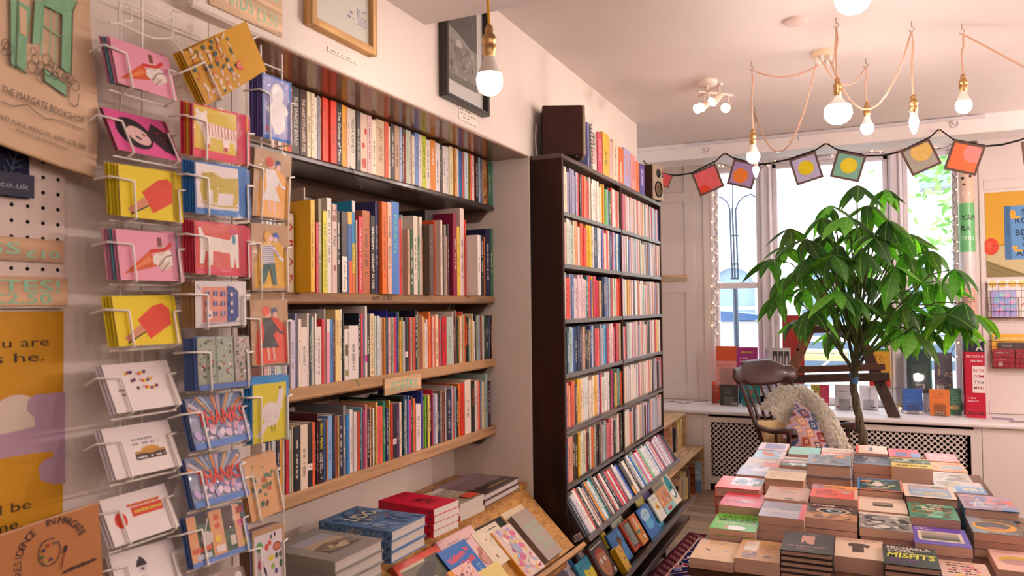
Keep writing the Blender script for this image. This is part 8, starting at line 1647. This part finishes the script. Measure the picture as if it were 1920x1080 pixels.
bt('THE MARGATE BOOKSHOP', 0, 172, 154, 233, .0125); bt('MARKET PLACE, MARGATE, KENT, CT9 1ER', -20, 216, 156, 280, .0075); bt('www.themargatebookshop.com', 28, 244, 126, 282, .006)
mm = M(); mm.f = A.f; mm.c = A.c; mm.sm = [False]*len(A.f)
for x, y, z in A.v:
    q = bag(x/w, y/h); mm.v.append((max(q[0], XT-.012)+.0012+z+.002, y0+x, zb+y))
obj('printed_drawing_lettering', mm, 'paper', t)
# navy leaf print tea towel under the bag
a, bb = PX(55, 300, X1+.004), PX(56, 374, X1+.004); y1, z0 = a.y, bb.z; w, h = .26, .22
t = thing('tea_towel', 'navy leaf-patterned cloth hanging below the tote bag', 'tea towel', (X1, y1-w, z0))
obj('cloth', M('26283e').box((X1+.002, y1-w, z0), (X1+.0045, y1, z0+h)), 'cloth', t)
A = Art(); rg = random.Random(12)
for k in range(9):
    x, y, an = w-.01-rg.uniform(0, .12), .06+rg.uniform(0, .14), rg.uniform(30, 150); dx, dy = math.cos(math.radians(an)), math.sin(math.radians(an)); A.line([(x-dx*.05, y-dy*.05), (x+dx*.05, y+dy*.05)], .001, '5a6a78')
    for j in range(7):
        s = -.04+.013*j
        for sg in (1, -1): A.line([(x+dx*s, y+dy*s), (x+dx*(s+.012)-dy*sg*.014, y+dy*(s+.012)+dx*sg*.014)], .001, '5a6a78')
A.rect(w-.10, 0, w, .04, '26283e').text('nt.co.uk', w-.01, .014, .010, '9a9aa8', al='r', w=.07); A.v = [(min(max(x, 0), w), min(max(y, 0), h), z) for x, y, z in A.v]
put_art('print', A, t, t.matrix_basis.inverted() @ frame((X1+.0047, y1-w, z0), (0, 1, 0), (0, 0, 1), None))

# ------------------------------------------------------------------ greeting card rack
XC = -1.215
def cream_art(w, h): # ice cream cone
    A = Art().rect(0, 0, w, h, 'e59ab0'); A.poly([(w*.05, h*.12), (w*.48, h*.62), (w*.58, h*.3)], 'cf5a2e').poly([(w*.12, h*.15), (w*.46, h*.5), (w*.5, h*.4)], 'e0804a')
    for k, (x, y, r, c) in enumerate(((.6, .45, .13, 'e8ddd4'), (.7, .36, .15, 'd8c4b8'), (.74, .52, .13, 'ece4dc'), (.66, .62, .11, 'dccabc'), (.82, .42, .10, 'e8dcd2'))): A.ell(w*x, h*y, w*r*.75, w*r*.6, c, 40)
    A.line([(w*.6, h*.3), (w*.72, h*.5), (w*.86, h*.56)], w*.02, '8a6a5a').line([(w*.64, h*.2), (w*.78, h*.4)], w*.015, '9a7a6a').line([(w*.48, h*.6), (w*.6, h*.62), (w*.74, h*.66), (w*.85, h*.8)], w*.05, 'cf3428'); return A.rect(w*.62, h*.7, w*.68, h*.9, '7a4a34')
def woman_art(w, h): return Art().rect(0, 0, w, h, 'dd5a98').ell(w*.36, h*.5, w*.28, h*.36, '2a2226', -25).ell(w*.42, h*.46, w*.18, h*.2, 'e2b8b4', -30).poly([(w*.55, h*.5), (w*.78, h*.18), (w*.98, h*.1), (w*.98, h*.62), (w*.7, h*.86)], '3a2a30').blobs(w*.6, h*.2, w*.98, h*.75, ['a83440'], 9, w*.01, w*.02, 3).ell(w*.4, h*.4, w*.05, h*.03, '2a2226', -30).ell(w*.5, h*.5, w*.03, h*.02, '2a2226', -30)
def lolly_art(w, h): return Art().rect(0, 0, w, h, 'e3c918').poly([(w*.42, h*.16), (w*.9, h*.5), (w*.98, h*.62), (w*.92, h*.78), (w*.52, h*.22)], '33262a').poly([(w*.34, h*.52), (w*.5, h*.12), (w*.92, h*.45), (w*.9, h*.72), (w*.76, h*.86), (w*.6, h*.8)], 'd8462a').poly([(w*.1, h*.16), (w*.16, h*.08), (w*.44, h*.3), (w*.37, h*.42)], 'd08a6a').line([(w*.15, h*.06), (w*.44, h*.27)], w*.02, '33262a')
def tiger_art(w, h):
    A = Art().rect(0, 0, w, h, 'd8284e').rect(w*.02, h*.16, w*.9, h*.98, 'd8b82a'); c = 'ecdcd0'
    A.poly([(w*.12, h*.56), (w*.2, h*.7), (w*.75, h*.66), (w*.85, h*.52), (w*.82, h*.2), (w*.74, h*.2), (w*.7, h*.4), (w*.62, h*.4), (w*.6, h*.2), (w*.52, h*.2), (w*.5, h*.42), (w*.28, h*.42), (w*.27, h*.2), (w*.2, h*.2), (w*.18, h*.4)], c).ell(w*.14, h*.74, w*.1, h*.13, c).ell(w*.07, h*.87, w*.03, h*.05, c).ell(w*.21, h*.87, w*.03, h*.05, c)
    for k in range(11): A.line([(w*(.2+.055*k), h*.68), (w*(.22+.055*k), h*.44)], w*.013, 'd8583e')
    for x in (.235, .55, .78): A.rect(w*(x-.03), h*.2, w*(x+.03), h*.28, 'c83a2a')
    return A.ell(w*.14, h*.7, w*.03, h*.02, 'c83a2a').line([(w*.85, h*.55), (w*.93, h*.3)], w*.02, 'd8583e')
def leopard_art(w, h):
    A = Art().rect(0, 0, w, h, '2a70b8').rect(w*.02, h*.12, w*.92, h*.98, 'e0d4d0'); c = 'bfa832'
    A.poly([(w*.08, h*.5), (w*.12, h*.8), (w*.3, h*.84), (w*.5, h*.74), (w*.72, h*.78), (w*.85, h*.84), (w*.84, h*.72), (w*.8, h*.6), (w*.78, h*.3), (w*.7, h*.22), (w*.66, h*.22), (w*.68, h*.46), (w*.4, h*.44), (w*.38, h*.24), (w*.3, h*.24), (w*.3, h*.48), (w*.2, h*.5), (w*.2, h*.26), (w*.12, h*.26)], c).line([(w*.82, h*.78), (w*.93, h*.5), (w*.85, h*.25)], w*.022, c).line([(w*.1, h*.24), (w*.4, h*.18), (w*.75, h*.2)], w*.02, c); return A.blobs(w*.1, h*.5, w*.8, h*.8, ['6a5a1a'], 40, w*.006, w*.009, 4)
def dog_art(w, h):
    A = Art().rect(0, 0, w, h, 'd0284a').rect(w*.02, h*.12, w*.96, h*.99, 'cc3626'); c = 'e4d8cc'
    A.poly([(w*.08, h*.2), (w*.14, h*.2), (w*.18, h*.44), (w*.22, h*.44), (w*.22, h*.18), (w*.29, h*.18), (w*.3, h*.46), (w*.6, h*.44), (w*.61, h*.16), (w*.67, h*.16), (w*.69, h*.4), (w*.71, h*.16), (w*.77, h*.16), (w*.78, h*.5), (w*.88, h*.62), (w*.92, h*.72), (w*.8, h*.86), (w*.66, h*.82), (w*.6, h*.7), (w*.16, h*.74), (w*.1, h*.9), (w*.06, h*.88), (w*.09, h*.6)], c).ell(w*.66, h*.88, w*.09, h*.07, 'c02a58').ell(w*.68, h*.72, w*.035, h*.1, '4a8a9a').ell(w*.91, h*.71, w*.03, h*.025, '3a3a4a'); return A.blobs(w*.12, h*.46, w*.66, h*.72, ['6a5a50', '8a3a30'], 40, w*.004, w*.007, 6)
def house_art(w, h):
    A = Art().rect(0, 0, w, h, 'dcd4d2').rect(w*.12, h*.1, w*.6, h*.88, 'dd9080').poly([(w*.6, h*.1), (w*.6, h*.9), (w*.74, h*.88), (w*.84, h*.76), (w*.84, h*.22), (w*.76, h*.1)], '3a4a8a')
    for i in range(3):
        for j in range(3): A.rect(w*(.18+.15*i), h*(.24+.22*j), w*(.26+.15*i), h*(.34+.22*j), '4a5490').rect(w*(.215+.15*i), h*(.24+.22*j), w*(.225+.15*i), h*(.34+.22*j), 'dcd4d2')
    for j in range(3): A.rect(w*.66, h*(.28+.19*j), w*.71, h*(.36+.19*j), 'dcd4d2')
    return A.rect(w*.17, h*.18, w*.3, h*.36, 'ead8d4').rect(w*.2, h*.22, w*.27, h*.28, '4a5490').line([(w*.08, h*.06), (w*.9, h*.1)], .001, '3a4a8a').line([(w*.03, h*.9), (w*.08, h*.8)], .002, '3a4a8a')
def garden_art(w, h):
    A = Art().rect(0, 0, w, h, '8a9080')
    for k in range(3): A.rect(w*(.01+.335*k), h*.12, w*(.32+.335*k), h*.99, ('9aa090', '9ca898', 'a8a098')[k]).blobs(w*(.01+.335*k), h*.14, w*(.32+.335*k), h*.97, ['4a6a48', 'a8443a', 'd8c8c0', '6a7a58', '8a3a40', 'c0b090', '3a5a40'], 34, w*.012, w*.035, 3+k)
    return A.rect(0, 0, w, h*.1, '5a74b0')
def thanks_art(w, h):
    A = Art().rect(0, 0, w, h, '5f80c0').rect(w*.01, h*.12, w*.99, h*.99, '8a90a8'); rg = random.Random(5)
    for k in range(16):
        a = math.radians(20+9*k); A.poly([(w*.5, h*.42), (w*.5+w*.62*math.cos(a), h*.42+h*.72*math.sin(a)), (w*.5+w*.62*math.cos(a+.1), h*.42+h*.72*math.sin(a+.1))], ['5a6a8a', 'c8b0b8', 'd88a4a', '6a7aa0', 'a8b8c8', 'd8a050'][k % 6])
    A.blobs(w*.01, h*.12, w*.99, h*.45, ['d8c0d8', 'b8a8d0', 'e0d0dc', '7a78a8', 'd89aa8'], 30, w*.03, w*.07, 2); A.v = [(min(max(x, 0), w), min(max(y, 0), h), z) for x, y, z in A.v]
    return A.rect(0, 0, w, h*.12, '5f80c0').text('THANKS', w*.12, h*.42, h*.3, 'd8463a', w=w*.82, bold=.015)
def kitchen_art(w, h):
    A = Art().rect(0, 0, w, h, '5f80c0').rect(0, h*.1, w*.96, h, '4a5a44').rect(0, h*.1, w*.14, h, 'd89a6a').rect(w*.36, h*.1, w*.58, h, 'd89a6a').rect(w*.78, h*.1, w*.9, h, 'd8a080').rect(w*.6, h*.55, w*.76, h, '4a2f2c').rect(w*.16, h*.8, w*.36, h, '3a2a24')
    return A.ell(w*.28, h*.5, w*.1, h*.14, 'c8bcb8').line([(w*.26, h*.6), (w*.34, h*.88)], w*.02, 'c8bcb8').ell(w*.48, h*.85, w*.05, h*.06, 'c84a30').ell(w*.48, h*.68, w*.05, h*.06, 'd05a3a').ell(w*.46, h*.42, w*.06, h*.08, 'e0c040').rect(w*.02, h*.26, w*.34, h*.36, 'c8583a').rect(w*.08, h*.12, w*.32, h*.22, 'b8c0d0').ell(w*.9, h*.6, w*.07, h*.08, 'd86a90').rect(w*.66, h*.2, w*.76, h*.4, 'c8c0b0').ell(w*.9, h*.2, w*.07, h*.08, 'd8b86a').rect(w*.4, h*.15, w*.56, h*.28, 'e0d0c8').rect(w*.84, h*.8, w*.96, h*.94, '9a3a40')
def gull_art(w, h): return Art().rect(0, 0, w, h, '2a6ac0').rect(w*.03, h*.05, w*.92, h*.98, '8a8cc0').ell(w*.52, h*.4, w*.26, h*.3, 'dcd4d4').ell(w*.5, h*.74, w*.22, h*.17, 'dcd4d4').poly([(w*.28, h*.6), (w*.14, h*.45), (w*.3, h*.38)], 'dcd4d4').poly([(w*.72, h*.62), (w*.9, h*.5), (w*.74, h*.4)], 'dcd4d4').ell(w*.42, h*.78, w*.03, h*.02, '2a2a30').poly([(w*.3, h*.74), (w*.22, h*.72), (w*.3, h*.7)], '8a5a5a').rect(w*.1, h*.12, w*.18, h*.2, 'c84a4a')
def couple_art(bg, body, skirt, hair):
    def f(w, h):
        A = Art().rect(0, 0, w, h, 'b08a62').ell(w*.55, h*.4, w*.42, h*.34, bg).rect(w*.1, h*.02, w*.98, h*.35, bg)
        A.poly([(w*.3, h*.72), (w*.56, h*.72), (w*.66, h*.5), (w*.56, h*.46), (w*.34, h*.46)], body).poly([(w*.34, h*.48), (w*.56, h*.48), (w*.72, h*.26), (w*.26, h*.26)], skirt).ell(w*.44, h*.8, w*.09, h*.07, 'e0b0a0').ell(w*.4, h*.83, w*.11, h*.075, hair).ell(w*.62, h*.82, w*.08, h*.06, '2a3a6a').ell(w*.64, h*.77, w*.06, h*.05, 'd8a898')
        for x in (.42, .56): A.line([(w*x, h*.27), (w*(x+.03), h*.08)], w*.04, 'e0b8a8')
        return A.line([(w*.56, h*.66), (w*.74, h*.5), (w*.86, h*.48)], w*.05, body)
    return f
def stripe_art(w, h):
    A = Art().rect(0, 0, w, h, 'b08a62').ell(w*.55, h*.45, w*.42, h*.32, 'd8a428').rect(w*.08, h*.04, w*.96, h*.42, 'd8a428').poly([(w*.28, h*.68), (w*.55, h*.7), (w*.6, h*.42), (w*.28, h*.4)], 'e0d8d4')
    for k in range(9): A.line([(w*.28, h*(.42+.03*k)), (w*.585, h*(.435+.03*k))], h*.011, '4a5a8a')
    A.line([(w*.56, h*.66), (w*.74, h*.5), (w*.84, h*.46)], w*.06, 'e0d8d4'); A.line([(w*.6, h*.62), (w*.72, h*.52)], w*.02, '4a5a8a')
    return A.poly([(w*.3, h*.4), (w*.6, h*.42), (w*.66, h*.08), (w*.55, h*.08), (w*.46, h*.34), (w*.32, h*.1), (w*.2, h*.1)], '2f5a50').ell(w*.42, h*.82, w*.1, h*.08, 'd8a030').ell(w*.5, h*.79, w*.06, h*.05, 'e0b0a0').ell(w*.64, h*.82, w*.08, h*.06, '3a5ab0').ell(w*.62, h*.77, w*.06, h*.045, 'e0b8a8')
def dove_art(w, h):
    A = Art().rect(0, 0, w, h, '2a86c8').rect(w*.02, 0, w*.92, h*.9, 'd8c828').ell(w*.5, h*.42, w*.22, h*.2, 'e4d8d4', 35).poly([(w*.62, h*.52), (w*.72, h*.76), (w*.84, h*.76), (w*.8, h*.5), (w*.66, h*.36)], 'e4d8d4').ell(w*.78, h*.76, w*.07, h*.045, 'e4d8d4').poly([(w*.36, h*.34), (w*.1, h*.1), (w*.22, h*.08), (w*.46, h*.28)], 'e4d8d4').ell(w*.74, h*.82, w*.03, h*.025, '2a2a2a')
    return A.blobs(w*.3, h*.28, w*.66, h*.52, ['c88a8a', '8a90a8', 'b8a0a0'], 20, w*.008, w*.014, 4).line([(w*.5, h*.24), (w*.52, h*.14)], w*.012, '4a3a2a').line([(w*.58, h*.25), (w*.6, h*.14)], w*.012, '4a3a2a')
def plants_art(w, h): return Art().rect(0, 0, w, h, 'd09c66').blobs(w*.1, h*.1, w*.9, h*.9, ['4a6a4a', 'b85a40', '5a3a34', '6a7a50', 'c8a88a', '8a4a40', '3f5a48'], 30, w*.03, w*.085, 6)
def fruit_art(w, h): return Art().rect(0, 0, w, h, 'b08a62').rect(w*.05, 0, w*.92, h*.9, 'dcd0d4').ell(w*.2, h*.7, w*.1, h*.09, '5a9a58').ell(w*.42, h*.66, w*.06, h*.06, 'c8443a').ell(w*.52, h*.72, w*.05, h*.05, 'd0503e').ell(w*.74, h*.62, w*.13, h*.08, '9a3a38').ell(w*.74, h*.62, w*.09, h*.055, 'c87a5a').ell(w*.55, h*.45, w*.09, h*.05, 'd8c840').ell(w*.22, h*.4, w*.08, h*.08, 'c03a50').ell(w*.72, h*.46, w*.05, h*.05, '3f5a40').ell(w*.84, h*.46, w*.05, h*.05, '4a6a48').ell(w*.6, h*.3, w*.06, h*.05, '8aa848').ell(w*.36, h*.26, w*.03, h*.1, '3a2a3a', 20).ell(w*.56, h*.82, w*.025, h*.04, '3a2230').ell(w*.68, h*.84, w*.025, h*.04, '3a2230').ell(w*.85, h*.3, w*.05, h*.07, '4a6a48').ell(w*.7, h*.2, w*.05, h*.05, '5a4a8a')
def gold_art(w, h):
    A = Art().rect(0, 0, w, h, 'c08a10').rect(0, 0, w, h*.002, 'c08a10'); rg_ = random.Random(6); cl_ = ['d8b8a0', 'c8a088', '2f5a5a', 'cc6a3a', 'd8c0a8', '2a4a4a', 'd8b8a0']
    for k in range(90): i, j = k % 9, k//9; A.ell(w*(.08+.105*i+rg_.uniform(-.03, .03)), h*(.06+.098*j+rg_.uniform(-.03, .03)), w*rg_.uniform(.015, .045), w*rg_.uniform(.01, .022), rg_.choice(cl_), rg_.uniform(0, 180), 9)
    return A.ell(w*.66, h*.34, w*.075, h*.1, 'd05a3a').bars(w*.62, h*.29, w*.7, h*.4, 3, 'e0c0a8', 3)
def white_art(kind):
    def f(w, h):
        A = Art().rect(0, 0, w, h, 'e6dcd8')
        if kind == 'snake':
            for k in range(3):
                for j in range(8): A.ell(w*(.3+.04*j+.06*k), h*(.78-.16*k)+h*.02*math.sin(j), w*.03, h*.035, ['d8a83a', '8a3a6a', '3a2a4a', 'e8d8d0', 'c8b8b8', 'd8583a', 'e0c040', '6a4a7a'][(j+k) % 8], 30)
            A.bars(w*.12, h*.3, w*.24, h*.5, 2, '8a7a78', 3)
        elif kind == 'house': A.rect(w*.36, h*.28, w*.82, h*.4, '4a3a34').ell(w*.6, h*.46, w*.14, h*.08, 'c8923a').rect(w*.36, h*.4, w*.82, h*.45, 'b8863a').bars(w*.36, h*.56, w*.8, h*.74, 2, '9a9498', 3, dens=.9).bars(w*.38, h*.29, w*.8, h*.37, 1, 'd8d0c8', 4)
        elif kind == 'pot': A.ell(w*.2, h*.48, w*.09, h*.17, 'd0402a').rect(w*.38, h*.48, w*.86, h*.68, 'd0442c').rect(w*.34, h*.7, w*.84, h*.76, 'd0442c').bars(w*.42, h*.52, w*.84, h*.64, 1, 'd8b840', 3, dens=.9).bars(w*.36, h*.71, w*.82, h*.75, 1, 'c8a838', 4)
        else: A.poly([(w*.34, h*.62), (w*.52, h*.62), (w*.48, h*.76), (w*.38, h*.76)], '2a2428').ell(w*.43, h*.78, w*.03, h*.03, '2a2428').rect(w*.37, h*.5, w*.49, h*.62, 'c8bcc0').ring(w*.43, h*.36, h*.07, .0012, 'b8a8ac').ell(w*.43, h*.56, w*.02, h*.03, '4a4048')
        return A
    return f
RK = thing('card_rack', 'white wire rack of greeting cards fixed on the wall', 'card rack', (XP, 1.1, 1.1))
def card(tl, tr, bl, art, lab, fan, th=.0011, n=4, sleeve=False, side=None, ortho=False, X=XC, grp=None, thick=None, fdir=1):
    BLp = PX(*bl, X)
    if ortho: TLp, TRp = PX(*tl, X), PX(*tr, X)
    else:
        TLp = PY(*tl, BLp.y); TLp = TLp if abs(TLp.x-X) < .06 else Vector((X-.04, BLp.y, PX(*tl, X).z)); TRp = PX(*tr, TLp.x)
    u = (TRp-TLp).normalized(); v = TLp-BLp; v = (v-u*v.dot(u)).normalized(); w = (TRp-TLp).length; h = (TLp-BLp).dot(v); nn = u.cross(v)
    F0 = frame(BLp, u, v, None); front = None
    kind = lab
    for k in range(n):
        # the stack fans out: cards behind lean back and show past the near edge
        T = F0 @ Matrix.Translation((0, 0, -.0045*k)) @ Matrix.Translation((-.0035*k*fdir, .001*k, 0)) @ Matrix.Rotation(-.035*k*fdir*(1 if fan else .15), 4, 'Y')
        c = side if (side and k) else 'e8dcd0'
        if fan and k: c = fan[(k-1) % len(fan)]
        m = M(c); m.box((0, 0, -.0011), (w, h, -.0002), c)
        o = obj('greeting_card', m, 'paper', None, T)
        pos = ['front', 'second', 'third', 'fourth', 'fifth', 'sixth'][k]
        tag(o, lab if k == 0 else f"{pos} card behind the {' '.join(lab.replace('greeting ', '').split()[:11])}", 'card', grp or None)
        if k == 0:
            put_art('card_print', art(w, h), o, Matrix.Translation((0, 0, -.0001)))
            if sleeve:
                q = obj('clear_sleeve', M().add([(-.001, -.001, .0022), (w+.001, -.001, .0022), (w+.001, h+.004, .0022), (-.001, h+.004, .0022)], [(0, 1, 2, 3)]), 'sleeve', o, world=False)
            front = o
    if thick:
        for j in range(5):
            T = F0 @ Matrix.Translation((-.002*j, 0, -.0045*n-.0045*j)); o = obj('card_envelope', M(thick).box((0, .001, -.0042), (w, h-.001, -.0002)), 'paper', None, T); tag(o, f"{['first', 'second', 'third', 'fourth', 'fifth'][j]} envelope behind the {' '.join(lab.split()[:11])}", 'envelope', 'envelopes in the card rack')
    # wire pocket
    g = F0; P = lambda x, y, z: g @ Vector((x, y, z)); back = XP+.022
    D = .0045*n+(.024 if thick else .008)
    for x, up in ((w*.2, .70), (w*.92, .66)):
        a = P(x, h*up, .0045); b = P(x, -.003, .0045); c = P(x, -.003, -D)
        a2 = P(-w*.16 if x < w/2 else w*1.07, h*(up+.03), -D-.006)
        a3 = P(-w*.15 if x < w/2 else w*1.05, h*(up+.02), .0045)
        obj('pocket_wire', M('f2ebe2').tube([a2, a3.lerp(a2, .1), a3, a.lerp(a3, .06), a, a.lerp(b, .06), a.lerp(b, .94), b, b.lerp(c, .1), c], .0021, 6), 'wire', RK)
    lft, rgt = P(-w*.0, -.003, -D), P(w, -.003, -D); obj('pocket_wire', M('f2ebe2').tube([lft, rgt], .0021, 6), 'wire', RK)
    return front
pk = ['c87a98', '5a8a98', 'a86a80', 'd08aa0']; yl = ['d8bc18', 'c8ac14', 'e0c820', 'b89a10']
card((204, 67), (315, 108), (222, 155), cream_art, 'pink ice cream greeting card, topmost in the near column', pk, n=4)
card((192, 200), (312, 230), (222, 280), woman_art, 'pink greeting card of a dark-haired lying figure', ['8a3a50', 'c8a0a8'], n=2)
card((222, 307), (339, 328), (227, 405), lolly_art, 'yellow ice lolly greeting card below the lying figure', yl, n=5)
card((217, 429), (337, 440), (227, 525), cream_art, 'pink ice cream greeting card between the two yellow lollies', pk, n=5)
card((209, 555), (327, 556), (223, 650), lolly_art, 'yellow ice lolly greeting card above the white cards', yl, n=4)
card((189, 685), (312, 675), (220, 775.6), white_art('snake'), 'white greeting card with three striped snakes', None, n=3, side='d8ccd0')
card((188, 805.5), (313, 786), (218, 900.5), white_art('house'), 'white greeting card with a little seaside shopfront', None, n=3, side='d8ccd0')
card((186, 939), (308, 906), (216, 1027), white_art('pot'), 'white greeting card with a red pot and letters', None, n=3, side='d8ccd0')
card((200, 1043), (318, 1009.5), (228, 1135), white_art('bell'), 'white greeting card with a black bell-topped house', None, n=2, side='d8ccd0')
card((335, 102), (457, 43), (388, 198), gold_art, 'gold patterned square greeting card set at a tilt', ['c8900f', 'b8820c', 'd09a14'], n=4, ortho=True)
XC2 = -1.20
card((363, 193), (470, 222), (362, 292), tiger_art, 'yellow and red greeting card of a striped tiger', ['c83050', 'd8a030', 'd0502e', 'c8284a'], n=5, sleeve=True, X=XC2)
card((367, 302), (470, 320), (367, 400), leopard_art, 'blue bordered greeting card of a spotted leopard', ['2a68a8', '2f70b8'], n=5, sleeve=True, X=XC2, side='2a68a8')
card((363, 413), (468, 428), (367, 513), dog_art, 'red greeting card of a spotted white dog', ['b8263e', 'c02a44'], n=5, sleeve=True, X=XC2)
card((367, 527), (462, 528), (367, 615), house_art, 'greeting card of a pink house with blue roof', None, n=2, sleeve=True, X=XC2, side='a07850', thick='a8845c')
card((367, 632), (465, 630), (373, 733), garden_art, 'greeting card of three planted greenhouse shelves', None, n=2, sleeve=True, X=XC2, side='5a74b0', thick='52689c')
card((346, 749), (452, 733), (367.6, 846), thanks_art, 'upper of the two starburst THANKS greeting cards', None, n=3, sleeve=True, X=XC2, side='4a5f90')
card((343, 862), (445, 842.5), (366, 955), thanks_art, 'lower of the two starburst THANKS greeting cards', None, n=3, sleeve=True, X=XC2, side='4a5f90')
card((346, 972.6), (454, 941), (364, 1067.6), kitchen_art, 'greeting card of kitchen shelves with a watering can', None, n=3, sleeve=True, X=XC2, side='4a5f90')
card((352, 1092), (452, 1062), (372, 1185), lambda w, h: Art().rect(0, 0, w, h, 'a8928a').blobs(0, h*.3, w, h, ['4a8aa8', '8a7a78', 'd8d0cc'], 14, w*.04, w*.1, 3), 'wrapped greeting card lowest in the middle column', None, n=2, sleeve=True, X=XC2, side='a8928a')
XC3 = -1.205
card((493, 137), (547, 157), (493, 257), gull_art, 'blue greeting card of a white bird with spread wings', ['5a5088', '6a5a98', '4a4478', '5f5690'], n=6, sleeve=True, X=XC3)
card((478, 275), (547, 293), (473, 404), couple_art('e0a03a', 'e4dcd8', 'e4dcd8', 'c84030'), 'kraft greeting card of a red-haired woman in a white dress', None, n=2, sleeve=True, X=XC3, side='8a6a50', thick='8a6a50')
card((473, 418), (542, 425), (473, 545), stripe_art, 'kraft greeting card of a person in a striped jumper', None, n=2, sleeve=True, X=XC3, side='8a6a50', thick='8a6a50')
card((468, 562), (538, 563), (473, 687), couple_art('d8482c', '2f2a2e', '2a2428', 'd84a30'), 'kraft and red greeting card of a dancing couple', None, n=2, sleeve=True, X=XC3, side='8a6a50', thick='7a5c46')
card((471, 710), (540, 703), (473, 834), dove_art, 'yellow and blue greeting card of a white dove', None, n=4, sleeve=True, X=XC3, side='2a80c0')
card((455, 862), (517, 842), (473, 981), plants_art, 'kraft greeting card scattered with leaves and berries', None, n=3, sleeve=True, X=XC3, side='b08458')
card((471, 999), (531, 978), (476, 1110), fruit_art, 'greeting card of fruit and vegetables with kraft border', None, n=2, sleeve=True, X=XC3, side='8a7a90', thick='8a6a50')
# rack uprights and an empty top pocket
for px in (225, 266, 392, 435, 490, 530):
    q = PX(px, 500, XP+.024); obj('upright_wire', M('efe6dc').tube([Vector((q.x, q.y, 1.02)), Vector((q.x, q.y, 2.24))], .0022, 6), 'wire', RK)
for z in (1.06, 1.34, 1.62, 1.9, 2.2):
    a, b = PX(222, 500, XP+.021), PX(532, 500, XP+.021); obj('cross_wire', M('efe6dc').tube([Vector((a.x, a.y, z)), Vector((b.x, b.y, z))], .0018, 6), 'wire', RK)
for pts in ([(224, 5), (246, 5), (246, 38), (222, 42), (224, 4)], [(205, 42), (224, 44), (266, 64), (290, 72), (320, 72), (344, 100)], [(224, 0), (248, 10), (306, 36), (324, 30), (340, 24), (325, 20)], [(323, 22), (324, 60), (320, 72)], [(266, 0), (266, 90)]):
    obj('pocket_wire', M('efe6dc').tube([PX(*p, XC) for p in pts], .0018, 6), 'wire', RK)
